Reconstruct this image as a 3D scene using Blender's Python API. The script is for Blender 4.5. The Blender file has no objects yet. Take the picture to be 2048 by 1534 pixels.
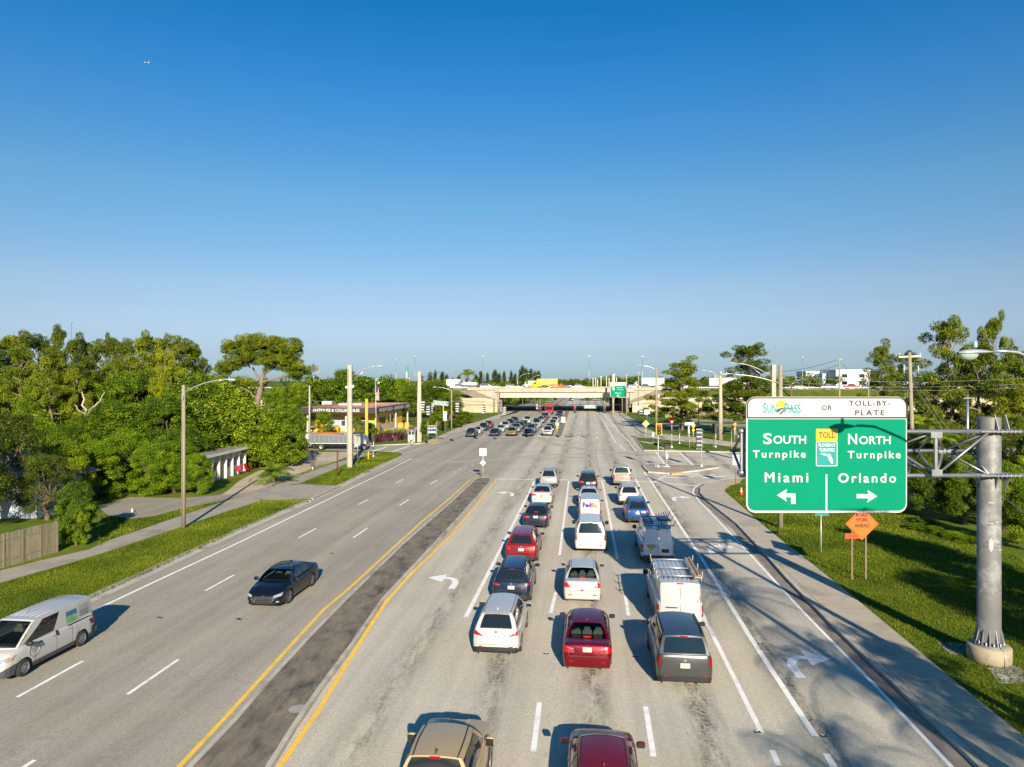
import bpy, bmesh, math, random
import numpy as np
from mathutils import Vector, Matrix
from mathutils.bvhtree import BVHTree

C = bpy.context.scene.collection
SC = bpy.context.scene
PI = math.pi
FP, H, HV = 1420.0, 10.7, 761.0          # focal length in photo pixels, eye height, horizon row
SLOPE = 0.1063                           # the avenue's direction: dx/dy
HEAD = -math.atan(SLOPE)

# ---------------- camera, sky, sun, exposure ----------------
cam = bpy.data.cameras.new("camera"); camo = bpy.data.objects.new("camera", cam); C.objects.link(camo)
camo.location = (0, 0, H); camo.rotation_euler = (PI/2, 0, 0)
cam.sensor_width = 36; cam.lens = FP/2048*36; cam.shift_y = -6/2048
cam.clip_start = 0.1; cam.clip_end = 20000
SC.camera = camo
SUN_EL = math.radians(22.0); SUN_AZ = math.atan2(0.147, -1.0)
world = bpy.data.worlds.new("World"); SC.world = world; world.use_nodes = True
wn = world.node_tree; wn.nodes.clear()
sky = wn.nodes.new('ShaderNodeTexSky'); sky.sky_type = 'NISHITA'; sky.sun_disc = False
sky.sun_elevation = SUN_EL; sky.sun_rotation = SUN_AZ; sky.altitude = 0
sky.air_density = 1.0; sky.dust_density = 0.35; sky.ozone_density = 3.0
hsv = wn.nodes.new('ShaderNodeHueSaturation'); hsv.inputs['Saturation'].default_value = 1.25
wbg = wn.nodes.new('ShaderNodeBackground'); wbg.inputs['Strength'].default_value = 0.0705
wout = wn.nodes.new('ShaderNodeOutputWorld')
wtc = wn.nodes.new('ShaderNodeTexCoord'); wsp = wn.nodes.new('ShaderNodeSeparateXYZ'); wrp = wn.nodes.new('ShaderNodeValToRGB'); wmx = wn.nodes.new('ShaderNodeMix')
wmx.data_type = 'RGBA'; wmx.blend_type = 'MULTIPLY'; wmx.inputs[0].default_value = 1     # bluer, clearer air than the sky model's low sun gives
el = wrp.color_ramp.elements; el[0].position = 0.0; el[0].color = (.41, .57, 1.0, 1); el[1].position = .60; el[1].color = (.12, .85, 1.05, 1)
for p_, c_ in ((.015, (.41, .565, .98)), (.036, (.5, .56, .84)), (.08, (.74, .66, .78)), (.126, (.93, .765, .775)), (.246, (.93, .945, .885)), (.37, (.5, .93, 1.05)), (.468, (.17, .88, 1.05))):
    k_ = el.new(p_); k_.color = (*c_, 1)
wn.links.new(wtc.outputs['Generated'], wsp.inputs[0]); wn.links.new(wsp.outputs[2], wrp.inputs[0])
wn.links.new(sky.outputs[0], hsv.inputs['Color']); wn.links.new(hsv.outputs[0], wmx.inputs[6]); wn.links.new(wrp.outputs[0], wmx.inputs[7]); wn.links.new(wmx.outputs[2], wbg.inputs['Color']); wn.links.new(wbg.outputs[0], wout.inputs[0])
sl = bpy.data.lights.new("sun", 'SUN'); sl.energy = 5.0; sl.angle = math.radians(0.5); sl.color = (1.0, 0.87, 0.70)
so = bpy.data.objects.new("sun", sl); C.objects.link(so)
sd = Vector((math.sin(SUN_AZ)*math.cos(SUN_EL), math.cos(SUN_AZ)*math.cos(SUN_EL), math.sin(SUN_EL)))
so.rotation_euler = sd.to_track_quat('Z', 'Y').to_euler(); so.location = sd*100
SC.view_settings.view_transform = 'Standard'; SC.view_settings.look = 'None'
SC.view_settings.exposure = 0.90; SC.view_settings.gamma = 1.0
SC.cycles.max_bounces = 6; SC.cycles.transparent_max_bounces = 4

# ---------------- helpers ----------------
def dep(v, z=0.0): return FP*(H-z)/(v-HV)
def G(u, v, z=0.0):
    Y = dep(v, z); return Vector(((u-1024)*Y/FP, Y, z))
def P(u, v, Y): return Vector(((u-1024)*Y/FP, Y, H-(v-HV)*Y/FP))
def zat(v, Y): return H-(v-HV)*Y/FP

def tag(o, label=None, cat=None, group=None, kind=None):
    if label: o['label'] = label
    if cat: o['category'] = cat
    if group: o['group'] = group
    if kind: o['kind'] = kind
    return o
def thing(name, label, cat, loc=(0, 0, 0), rotz=0.0, group=None):
    o = bpy.data.objects.new(name, None); C.objects.link(o); o.location = loc; o.rotation_euler = (0, 0, rotz)
    o.empty_display_size = 0.2
    return tag(o, label, cat, group)
def link(name, me, parent=None, loc=None, rot=None, scale=None):
    o = bpy.data.objects.new(name, me); C.objects.link(o)
    if parent is not None: o.parent = parent
    if loc is not None: o.location = loc
    if rot is not None: o.rotation_euler = rot
    if scale is not None: o.scale = scale
    return o

# ---------------- materials ----------------
MATS = {}
def nn(t, kind, **kw):
    n = t.nodes.new(kind)
    for k, v in kw.items(): setattr(n, k, v)
    return n
def mat(name, col, rough=0.6, metal=0.0, var=0.12, scale=3.0, bump=0.0, bscale=30.0, coat=0.0, dirt=None, dscale=0.8, emit=0.0, spec=0.5, world_co=False, stretch=None):
    """procedural material: base colour broken by noise, optional second (worn) colour and bump"""
    if name in MATS: return MATS[name]
    if not name.startswith(('sidewalk', 'kerb', 'gutter', 'median', 'sand', 'white_marking', 'yellow_marking', 'tyre_mark', 'island')):
        col = tuple(c*.82 for c in col); dirt = tuple(c*.82 for c in dirt) if dirt else None
    m = bpy.data.materials.new(name); m.use_nodes = True; t = m.node_tree; t.nodes.clear()
    out = nn(t, 'ShaderNodeOutputMaterial'); b = nn(t, 'ShaderNodeBsdfPrincipled'); t.links.new(b.outputs[0], out.inputs[0])
    b.inputs['Roughness'].default_value = rough; b.inputs['Metallic'].default_value = metal
    b.inputs['Coat Weight'].default_value = coat; b.inputs['Coat Roughness'].default_value = 0.04
    b.inputs['Specular IOR Level'].default_value = spec
    if world_co: co = nn(t, 'ShaderNodeNewGeometry').outputs['Position']
    else: co = nn(t, 'ShaderNodeTexCoord').outputs['Object']
    if stretch:
        mp = nn(t, 'ShaderNodeMapping'); mp.inputs['Scale'].default_value = stretch; t.links.new(co, mp.inputs[0]); co = mp.outputs[0]
    ns = nn(t, 'ShaderNodeTexNoise'); ns.inputs['Scale'].default_value = scale; ns.inputs['Detail'].default_value = 6; ns.inputs['Roughness'].default_value = 0.65
    t.links.new(co, ns.inputs[0])
    r = nn(t, 'ShaderNodeMapRange'); r.inputs[1].default_value = 0.25; r.inputs[2].default_value = 0.75
    r.inputs[3].default_value = 1-var; r.inputs[4].default_value = 1+var; t.links.new(ns.outputs[0], r.inputs[0])
    mx = nn(t, 'ShaderNodeMix', data_type='RGBA', blend_type='MULTIPLY'); mx.inputs[0].default_value = 1
    mx.inputs[6].default_value = (*col, 1); t.links.new(r.outputs[0], mx.inputs[7]); cur = mx.outputs[2]
    if dirt:
        n2 = nn(t, 'ShaderNodeTexNoise'); n2.inputs['Scale'].default_value = dscale; n2.inputs['Detail'].default_value = 8; n2.inputs['Roughness'].default_value = 0.7
        t.links.new(co, n2.inputs[0])
        r2 = nn(t, 'ShaderNodeMapRange'); r2.inputs[1].default_value = 0.5; r2.inputs[2].default_value = 0.68; t.links.new(n2.outputs[0], r2.inputs[0])
        m2 = nn(t, 'ShaderNodeMix', data_type='RGBA'); t.links.new(r2.outputs[0], m2.inputs[0]); t.links.new(cur, m2.inputs[6]); m2.inputs[7].default_value = (*dirt, 1); cur = m2.outputs[2]
    t.links.new(cur, b.inputs['Base Color'])
    if emit:
        b.inputs['Emission Color'].default_value = (*col, 1); b.inputs['Emission Strength'].default_value = emit
    if bump:
        n3 = nn(t, 'ShaderNodeTexNoise'); n3.inputs['Scale'].default_value = bscale; n3.inputs['Detail'].default_value = 4; t.links.new(co, n3.inputs[0])
        bp = nn(t, 'ShaderNodeBump'); bp.inputs['Strength'].default_value = bump; bp.inputs['Distance'].default_value = 0.05
        t.links.new(n3.outputs[0], bp.inputs['Height']); t.links.new(bp.outputs[0], b.inputs['Normal'])
    MATS[name] = m; return m
def paint(col, metal=0.15, rough=0.30):
    k = "paint_%d_%d_%d" % tuple(int(c*255) for c in col)
    return mat(k, col, rough, metal, var=0.03, scale=2, coat=.6, spec=.2)
def leaf_mat(name, c1, c2, c3, trans=0.14, scale=0.9):
    c1 = (c1[0]*.48, c1[1]*.52, c1[2]*.4); c2 = (c2[0]*.66, c2[1]*.69, c2[2]*.4); c3 = (c3[0]*.88, c3[1]*.87, c3[2]*.45)
    m = bpy.data.materials.new(name); m.use_nodes = True; t = m.node_tree; t.nodes.clear()
    out = nn(t, 'ShaderNodeOutputMaterial'); geo = nn(t, 'ShaderNodeNewGeometry'); oi = nn(t, 'ShaderNodeObjectInfo')
    n1 = nn(t, 'ShaderNodeTexNoise'); n1.inputs['Scale'].default_value = scale; n1.inputs['Detail'].default_value = 3; t.links.new(geo.outputs['Position'], n1.inputs[0])
    rp = nn(t, 'ShaderNodeValToRGB'); e = rp.color_ramp.elements
    e[0].position = 0.3; e[0].color = (*c1, 1); e[1].position = 0.72; e[1].color = (*c3, 1)
    k = rp.color_ramp.elements.new(0.5); k.color = (*c2, 1)
    ad = nn(t, 'ShaderNodeMath', operation='MULTIPLY_ADD'); ad.inputs[1].default_value = 0.22; t.links.new(oi.outputs['Random'], ad.inputs[0]); 
    sb = nn(t, 'ShaderNodeMath', operation='SUBTRACT'); sb.inputs[1].default_value = 0.11; t.links.new(n1.outputs[0], sb.inputs[0]); t.links.new(sb.outputs[0], ad.inputs[2])
    t.links.new(ad.outputs[0], rp.inputs[0])
    rn = nn(t, 'ShaderNodeMapRange'); rn.inputs[3].default_value = 0.7; rn.inputs[4].default_value = 1.3; t.links.new(geo.outputs['Random Per Island'], rn.inputs[0])
    mx = nn(t, 'ShaderNodeMix', data_type='RGBA', blend_type='MULTIPLY'); mx.inputs[0].default_value = 1
    t.links.new(rp.outputs[0], mx.inputs[6]); t.links.new(rn.outputs[0], mx.inputs[7])
    b = nn(t, 'ShaderNodeBsdfPrincipled'); b.inputs['Roughness'].default_value = 0.5; b.inputs['Specular IOR Level'].default_value = 0.15
    tr = nn(t, 'ShaderNodeBsdfTranslucent'); ms = nn(t, 'ShaderNodeMixShader'); ms.inputs[0].default_value = trans
    t.links.new(mx.outputs[2], b.inputs['Base Color']); t.links.new(mx.outputs[2], tr.inputs[0])
    t.links.new(b.outputs[0], ms.inputs[1]); t.links.new(tr.outputs[0], ms.inputs[2]); t.links.new(ms.outputs[0], out.inputs[0])
    MATS[name] = m; return m

CONC = mat('concrete', (.42, .39, .33), .85, var=.15, scale=2, bump=.2, dirt=(.28, .25, .2), dscale=.5)
CONCW = mat('pale_concrete', (.60, .56, .47), .8, var=.12, scale=1, bump=.1, dirt=(.45, .4, .3), dscale=.25)
TANWALL = mat('tan_wall', (.52, .43, .28), .85, var=.2, scale=.35, bump=.2, dirt=(.62, .55, .4), dscale=.2)
WOODP = mat('weathered_pole', (.34, .29, .2), .85, var=.25, scale=1.5, bump=.3, dirt=(.25, .22, .14), stretch=(3, 3, .4))
CONP = mat('concrete_pole', (.46, .41, .31), .85, var=.15, scale=1.2, bump=.15, dirt=(.36, .32, .24), stretch=(2, 2, .4))
GALV = mat('galvanised_steel', (.36, .38, .40), .42, .65, var=.2, scale=4, dirt=(.28, .3, .31), dscale=1.5)
GALVC = mat('column_steel', (.185, .185, .172), .6, .15, var=.18, scale=1.5, dirt=(.42, .43, .42), dscale=.7)
STEELW = mat('pale_metal', (.62, .62, .58), .45, .3, var=.1, scale=4)
ALU = mat('aluminium_arm', (.6, .6, .58), .35, .7, var=.1, scale=5)
BLACK = mat('black_plastic', (.018, .018, .02), .5, var=.2, scale=8)
BLACKM = mat('black_signal', (.02, .02, .022), .55, var=.2, scale=8)
RUBBER = mat('tyre_rubber', (.025, .025, .025), .85, var=.2, scale=10)
RIM = mat('alloy_rim', (.5, .5, .52), .3, .85, var=.1, scale=9)
DRIM = mat('dark_rim', (.06, .06, .065), .4, .6, var=.1, scale=9)
CHROME = mat('chrome', (.75, .75, .76), .12, 1.0, var=.05, scale=9)
GLASS = mat('dark_glass', (.012, .018, .02), .04, 0, var=.1, scale=4, spec=.9)
GLASSG = mat('green_glass', (.02, .045, .05), .05, 0, var=.1, scale=4, spec=.9)
REDL = mat('red_lens', (.34, .003, .005), .3, 0, var=.25, scale=14, spec=.3)
BRAKE = mat('brake_light', (.50, .004, .006), .3, 0, var=.25, scale=14, emit=.35, spec=.3)
CLEARL = mat('clear_lens', (.62, .64, .66), .12, .5, var=.25, scale=18, coat=1)
AMBER = mat('amber_lens', (.85, .28, .02), .2, 0, var=.1, scale=10, coat=1)
PLATE = mat('plate_white', (.72, .72, .66), .4, var=.06, scale=12)
PLGRN = mat('plate_green', (.05, .25, .12), .5, var=.1, scale=12)
ORG = mat('sign_orange', (.9, .17, .01), .5, var=.04, scale=4)
ORG2 = mat('sign_orange_red', (.85, .1, .02), .5, var=.04, scale=4)
YEL = mat('paint_yellow', (.62, .38, .02), .55, var=.08, scale=3)
SYEL = mat('sign_yellow', (.68, .40, .01), .5, var=.04, scale=4)
SGREEN = mat('sign_green', (.0, .245, .135), .65, var=.06, scale=1.2, spec=.08)
STEAL = mat('sign_teal', (.01, .26, .2), .45, var=.05, scale=2)
SWHITE = mat('sign_white', (.62, .62, .60), .45, var=.03, scale=2)
SBLACK = mat('sign_black', (.02, .02, .022), .5, var=.05, scale=4)
SBACK = mat('sign_back', (.35, .36, .36), .5, .4, var=.15, scale=3)
WHITEP = mat('white_wall', (.78, .77, .72), .7, var=.06, scale=1, dirt=(.62, .6, .54), dscale=.4)
BARK = mat('bark', (.16, .11, .075), .9, var=.35, scale=4, bump=.5, bscale=14, stretch=(3, 3, .6))
PBARK = mat('pine_bark', (.24, .175, .125), .9, var=.35, scale=4, bump=.5, bscale=14, stretch=(3, 3, .6))
DEADW = mat('dead_wood', (.5, .42, .32), .85, var=.2, scale=4)
WIRE = mat('wire_black', (.03, .03, .032), .6, var=.1, scale=4)
WIREG = mat('wire_grey', (.35, .35, .34), .5, .3, var=.1, scale=4)
RED = mat('red_light', (.9, .02, .02), .3, emit=2.2, var=.05)
GREEND = mat('green_lens_off', (.01, .09, .06), .25, var=.1)
AMBD = mat('amber_lens_off', (.14, .05, .01), .25, var=.1)
LEAF = {
 'broad': leaf_mat('leaf_broad', (.07, .13, .010), (.145, .235, .013), (.25, .325, .020)),
 'grape': leaf_mat('leaf_grape', (.07, .135, .013), (.15, .24, .017), (.27, .34, .028), scale=1.4),
 'hedge': leaf_mat('leaf_hedge', (.095, .18, .010), (.17, .28, .013), (.26, .36, .018), scale=1.2),
 'olive': leaf_mat('leaf_olive', (.075, .105, .016), (.125, .165, .024), (.20, .23, .036)),
 'pine': leaf_mat('leaf_pine', (.075, .115, .012), (.14, .185, .016), (.22, .27, .020)),
 'pineY': leaf_mat('leaf_pine_yellow', (.15, .19, .012), (.22, .26, .014), (.29, .32, .018)),
 'casu': leaf_mat('leaf_casuarina', (0.041, 0.070, 0.020), (0.062, 0.095, 0.024), (0.097, 0.127, 0.031)),
 'palm': leaf_mat('leaf_palm', (.14, .22, .02), (.24, .32, .03), (.36, .38, .04)) if True else leaf_mat('x', (0.083, 0.152, 0.011), (0.152, 0.229, 0.017), (0.276, 0.305, 0.022)),
 'weed': leaf_mat('leaf_weed', (0.083, 0.127, 0.017), (0.138, 0.191, 0.022), (0.235, 0.254, 0.033)),
 'purple': leaf_mat('leaf_purple', (.03, .012, .03), (.06, .02, .055), (.09, .03, .08)),
}

# ---------------- mesh builder ----------------
class MB:
    def __init__(s): s.v = []; s.f = []; s.m = []; s.ms = []; s.sm = []
    def mi(s, m):
        if m not in s.ms: s.ms.append(m)
        return s.ms.index(m)
    def add(s, vs, fs, m, smooth=False):
        o = len(s.v); s.v += [tuple(p) for p in vs]; i = s.mi(m)
        for f in fs: s.f.append([o+k for k in f]); s.m.append(i); s.sm.append(smooth)
    def box(s, c, d, m, rz=0.0, R=None, taper=1.0):
        hx, hy, hz = d[0]/2, d[1]/2, d[2]/2; vs = []
        for z, k in ((-hz, 1), (hz, taper)):
            for x, y in ((-hx, -hy), (hx, -hy), (hx, hy), (-hx, hy)): vs.append(Vector((x*k, y*k, z)))
        if R is None: R = Matrix.Rotation(rz, 3, 'Z')
        c = Vector(c); vs = [R @ p + c for p in vs]
        s.add(vs, [(3, 2, 1, 0), (4, 5, 6, 7), (0, 1, 5, 4), (1, 2, 6, 5), (2, 3, 7, 6), (3, 0, 4, 7)], m)
    def tube(s, pts, r, m, n=8, cap=True, smooth=True):
        pts = [Vector(p) for p in pts]
        if not hasattr(r, '__len__'): r = [r]*len(pts)
        vs = []; prev = None
        for i, p in enumerate(pts):
            a = pts[max(i-1, 0)]; b = pts[min(i+1, len(pts)-1)]; d = (b-a)
            d = d.normalized() if d.length > 1e-9 else Vector((0, 0, 1))
            if prev is None:
                ref = Vector((0, 0, 1)) if abs(d.z) < .9 else Vector((1, 0, 0))
                x = d.cross(ref).normalized()
            else: x = (prev - d*prev.dot(d)).normalized()
            prev = x; y = d.cross(x)
            for k in range(n):
                a2 = 2*PI*k/n; vs.append(p + (x*math.cos(a2)+y*math.sin(a2))*r[i])
        fs = []
        for i in range(len(pts)-1):
            for k in range(n):
                k2 = (k+1) % n; fs.append((i*n+k, i*n+k2, (i+1)*n+k2, (i+1)*n+k))
        s.add(vs, fs, m, smooth)
        if cap:
            o = len(s.v)-len(vs); i = s.mi(m)
            s.f.append([o+k for k in range(n)][::-1]); s.m.append(i); s.sm.append(False)
            s.f.append([o+(len(pts)-1)*n+k for k in range(n)]); s.m.append(i); s.sm.append(False)
    def lathe(s, prof, m, n=20, R=None, c=(0, 0, 0), smooth=True):
        """prof: (radius, height) pairs about the local z axis"""
        vs = []; c = Vector(c)
        for r, z in prof:
            for k in range(n):
                a = 2*PI*k/n; p = Vector((r*math.cos(a), r*math.sin(a), z))
                if R is not None: p = R @ p
                vs.append(p+c)
        fs = []
        for i in range(len(prof)-1):
            for k in range(n):
                k2 = (k+1) % n; fs.append((i*n+k, i*n+k2, (i+1)*n+k2, (i+1)*n+k))
        s.add(vs, fs, m, smooth)
    def prism(s, poly, axis, a, b, m, T=None):
        """poly: 2-D points; axis 'z': (x,y) extruded z a..b, 'y': (x,z) extruded along y, 'x': (y,z) along x"""
        def mk(p, h):
            q = {'z': (p[0], p[1], h), 'y': (p[0], h, p[1]), 'x': (h, p[0], p[1])}[axis]
            q = Vector(q); return T @ q if T is not None else q
        n = len(poly); vs = [mk(p, a) for p in poly]+[mk(p, b) for p in poly]
        fs = [tuple(range(n))[::-1], tuple(range(n, 2*n))]+[(k, (k+1) % n, n+(k+1) % n, n+k) for k in range(n)]
        s.add(vs, fs, m)
    def grid(s, fn, nu, nv, m, smooth=True, u0=0, u1=1, v0=0, v1=1):
        vs = [fn(u0+(u1-u0)*i/nu, v0+(v1-v0)*j/nv) for j in range(nv+1) for i in range(nu+1)]
        fs = [(j*(nu+1)+i, j*(nu+1)+i+1, (j+1)*(nu+1)+i+1, (j+1)*(nu+1)+i) for j in range(nv) for i in range(nu)]
        s.add(vs, fs, m, smooth)
    def mesh(s, name, sharp=None, fixn=True):
        me = bpy.data.meshes.new(name); me.from_pydata(s.v, [], s.f)
        for m in s.ms: me.materials.append(m)
        me.polygons.foreach_set('material_index', s.m); me.polygons.foreach_set('use_smooth', s.sm)
        if fixn or sharp:
            bm = bmesh.new(); bm.from_mesh(me)
            if fixn: bmesh.ops.recalc_face_normals(bm, faces=bm.faces)
            if sharp:
                for e in bm.edges:
                    if len(e.link_faces) == 2 and e.calc_face_angle(0) > sharp: e.smooth = False
            bm.to_mesh(me); bm.free()
        me.update(); return me
    def build(s, name, parent=None, loc=None, sharp=None, fixn=True, rot=None):
        return link(name, s.mesh(name, sharp, fixn), parent, loc, rot)

def text_mesh(txt, size, m, bold=0.0, sx=1.0, depth=0.003, space=1.0):
    cu = bpy.data.curves.new('lettering', 'FONT'); cu.body = txt; cu.size = size; cu.extrude = depth; cu.offset = bold
    cu.align_x = 'CENTER'; cu.align_y = 'CENTER'; cu.space_character = space; cu.resolution_u = 3
    o = bpy.data.objects.new('lettering', cu); C.objects.link(o)
    dg = bpy.context.evaluated_depsgraph_get(); me = bpy.data.meshes.new_from_object(o.evaluated_get(dg))
    bpy.data.objects.remove(o); bpy.data.curves.remove(cu)
    n = len(me.vertices); co = np.empty(n*3); me.vertices.foreach_get('co', co); co = co.reshape(-1, 3)
    if n:
        co[:, 0] -= (co[:, 0].max()+co[:, 0].min())/2; co[:, 1] -= (co[:, 1].max()+co[:, 1].min())/2
        co[:, 0] *= sx
    me.vertices.foreach_set('co', co.ravel()); me.materials.clear(); me.materials.append(m); me.update()
    return me
def text(txt, size, m, parent, loc, w=None, h=None, rot=(PI/2, 0, 0), name='lettering', **kw):
    """flat lettering facing -y; w/h fit it into a box"""
    me = text_mesh(txt, size, m, **kw)
    co = np.empty(len(me.vertices)*3); me.vertices.foreach_get('co', co); co = co.reshape(-1, 3)
    if len(co):
        cw, chh = np.ptp(co[:, 0]), np.ptp(co[:, 1])
        if w: co[:, 0] *= w/cw
        if h: co[:, 1] *= h/chh
        me.vertices.foreach_set('co', co.ravel()); me.update()
    return link(name, me, parent, loc, rot)

def slab(name, pts, z, m, base=-0.05, parent=None):
    """horizontal polygon (world xy points) as a slab with side walls"""
    bm = bmesh.new(); vs = [bm.verts.new((p[0], p[1], z)) for p in pts]
    f = bm.faces.new(vs); bmesh.ops.recalc_face_normals(bm, faces=[f])
    if f.normal.z < 0: f.normal_flip()
    if base is not None:
        lo = [bm.verts.new((p[0], p[1], base)) for p in pts]; n = len(vs)
        for k in range(n): bm.faces.new((vs[k], vs[(k+1) % n], lo[(k+1) % n], lo[k]))
    bmesh.ops.triangulate(bm, faces=[x for x in bm.faces if len(x.verts) > 4])
    me = bpy.data.meshes.new(name); bm.to_mesh(me); bm.free(); me.materials.append(m)
    return link(name, me, parent)
def ribbon(mb, pts, w, z, m):
    """constant-width painted line along world points"""
    pts = [Vector((p[0], p[1], 0)) for p in pts]; vs = []
    for i, p in enumerate(pts):
        d = (pts[min(i+1, len(pts)-1)]-pts[max(i-1, 0)]).normalized(); n = Vector((-d.y, d.x, 0))
        vs += [(p.x-n.x*w/2, p.y-n.y*w/2, z), (p.x+n.x*w/2, p.y+n.y*w/2, z)]
    mb.add(vs, [(2*i, 2*i+1, 2*i+3, 2*i+2) for i in range(len(pts)-1)], m)
def kerb(mb, pts, w, z0, z1, m):
    pts = [Vector((p[0], p[1], 0)) for p in pts]; L = []; R_ = []
    for i, p in enumerate(pts):
        d = (pts[min(i+1, len(pts)-1)]-pts[max(i-1, 0)]).normalized(); n = Vector((-d.y, d.x, 0))
        L.append(p-n*w/2); R_.append(p+n*w/2)
    k = len(pts); vs = [(p.x, p.y, z0) for p in L]+[(p.x, p.y, z1) for p in L]+[(p.x, p.y, z1) for p in R_]+[(p.x, p.y, z0) for p in R_]
    fs = []
    for i in range(k-1):
        for a in range(3): fs.append((a*k+i, a*k+i+1, (a+1)*k+i+1, (a+1)*k+i))
    fs += [(0, k, 2*k, 3*k), (k-1, 2*k-1, 3*k-1, 4*k-1)]
    mb.add(vs, fs, m)
def off(pts, d):
    pts = [Vector((p[0], p[1], 0)) for p in pts]; o = []
    for i, p in enumerate(pts):
        t = (pts[min(i+1, len(pts)-1)]-pts[max(i-1, 0)]).normalized(); o.append(p+Vector((-t.y, t.x, 0))*d)
    return o
def px(lst, z=0.0): return [G(u, v, z) for u, v in lst]
def AV(xp, Y): return Vector((xp+SLOPE*Y, Y, 0))      # avenue coordinates
# ---------------- ground, roads, kerbs, markings ----------------
def asphalt(name, col, lanes=True, speck=1.5):
    m = bpy.data.materials.new(name); m.use_nodes = True; t = m.node_tree; t.nodes.clear(); L = t.links.new
    out = nn(t, 'ShaderNodeOutputMaterial'); b = nn(t, 'ShaderNodeBsdfPrincipled'); L(b.outputs[0], out.inputs[0]); b.inputs['Roughness'].default_value = .85
    b.inputs['Specular IOR Level'].default_value = .25
    geo = nn(t, 'ShaderNodeNewGeometry'); pos = geo.outputs['Position']
    # turn so that x runs across the avenue, y along it
    sp = nn(t, 'ShaderNodeSeparateXYZ'); L(pos, sp.inputs[0])
    ma = nn(t, 'ShaderNodeMath', operation='MULTIPLY_ADD'); L(sp.outputs[1], ma.inputs[0]); ma.inputs[1].default_value = -SLOPE; L(sp.outputs[0], ma.inputs[2])
    cb = nn(t, 'ShaderNodeCombineXYZ'); L(ma.outputs[0], cb.inputs[0]); L(sp.outputs[1], cb.inputs[1])
    def noise(scale, detail, st=None, rough=.6):
        co = cb.outputs[0]
        if st: mp = nn(t, 'ShaderNodeMapping'); mp.inputs['Scale'].default_value = st; L(co, mp.inputs[0]); co = mp.outputs[0]
        n = nn(t, 'ShaderNodeTexNoise'); n.inputs['Scale'].default_value = scale; n.inputs['Detail'].default_value = detail; n.inputs['Roughness'].default_value = rough; L(co, n.inputs[0]); return n.outputs[0]
    def rng(x, a, b_, c, d):
        r = nn(t, 'ShaderNodeMapRange'); L(x, r.inputs[0])
        for k, v in enumerate((a, b_, c, d)): r.inputs[k+1].default_value = v
        return r.outputs[0]
    def mul(a, b_):
        n = nn(t, 'ShaderNodeMath', operation='MULTIPLY'); L(a, n.inputs[0])
        if isinstance(b_, (int, float)): n.inputs[1].default_value = b_
        else: L(b_, n.inputs[1])
        return n.outputs[0]
    fac = rng(noise(14, 4, rough=.8), .3, .7, 1-.20*speck, 1+.20*speck)
    fac = mul(fac, rng(noise(.12, 5), .3, .7, .90, 1.08)); fac = mul(fac, rng(noise(4.5, 5, rough=.75), .3, .7, .90, 1.10))
    fac = mul(fac, rng(noise(.9, 4, (1, .035, 1)), .3, .7, .84, 1.12))
    # worn tar seams and cracks
    vo = nn(t, 'ShaderNodeTexVoronoi', feature='DISTANCE_TO_EDGE'); vo.inputs['Scale'].default_value = .09
    wob = nn(t, 'ShaderNodeVectorMath', operation='ADD'); nz = nn(t, 'ShaderNodeTexNoise'); nz.inputs['Scale'].default_value = .5; nz.inputs['Detail'].default_value = 6; L(cb.outputs[0], nz.inputs[0])
    sc_ = nn(t, 'ShaderNodeVectorMath', operation='SCALE'); sc_.inputs['Scale'].default_value = 3; L(nz.outputs[1], sc_.inputs[0]); L(sc_.outputs[0], wob.inputs[1]); L(cb.outputs[0], wob.inputs[0]); L(wob.outputs[0], vo.inputs['Vector'])
    fac = mul(fac, rng(vo.outputs['Distance'], 0, .0025, .80, 1))
    if lanes:
        # oil drips between the wheel paths of each lane, broken by noise
        fr = nn(t, 'ShaderNodeMath', operation='PINGPONG'); ad = nn(t, 'ShaderNodeMath', operation='ADD'); ad.inputs[1].default_value = -.16+100*3.48; L(ma.outputs[0], ad.inputs[0])
        L(ad.outputs[0], fr.inputs[0]); fr.inputs[1].default_value = 1.74
        band = rng(fr.outputs[0], .10, .75, 1, 0)
        bl = rng(noise(1.1, 9, (1, .22, 1), .85), .44, .57, 0, 1)
        # only where traffic waits (towards the stop line and below the queue)
        k = mul(mul(mul(band, bl), rng(ma.outputs[0], -9, -6, .25, 1)), rng(noise(7, 3, rough=.8), .38, .58, .25, 1))
        fac = mul(fac, rng(k, 0, 1, 1, .16))
        # the far carriageway gets a darker tone than the other lanes
        fac = mul(fac, rng(ma.outputs[0], -10.5, -9.2, .70, 1))
        # paler tyre polish
        fac = mul(fac, rng(fr.outputs[0], .7, 1.3, 1, 1.04))
    # dark spots
    v2 = nn(t, 'ShaderNodeTexVoronoi', feature='F1'); v2.inputs['Scale'].default_value = 1.1; L(cb.outputs[0], v2.inputs['Vector'])
    fac = mul(fac, rng(v2.outputs['Distance'], .025, .04, .45, 1))
    hue = nn(t, 'ShaderNodeMix', data_type='RGBA'); L(rng(noise(.25, 4), .35, .65, 0, 1), hue.inputs[0])
    hue.inputs[6].default_value = (*col, 1); hue.inputs[7].default_value = (col[0]*.96, col[1]*.97, col[2]*1.06, 1)
    mx = nn(t, 'ShaderNodeMix', data_type='RGBA', blend_type='MULTIPLY'); mx.inputs[0].default_value = 1; L(hue.outputs[2], mx.inputs[6]); L(fac, mx.inputs[7])
    L(mx.outputs[2], b.inputs['Base Color'])
    bp = nn(t, 'ShaderNodeBump'); bp.inputs['Strength'].default_value = .35; bp.inputs['Distance'].default_value = .01; L(noise(45, 3), bp.inputs['Height']); L(bp.outputs[0], b.inputs['Normal'])
    MATS[name] = m; return m
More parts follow.
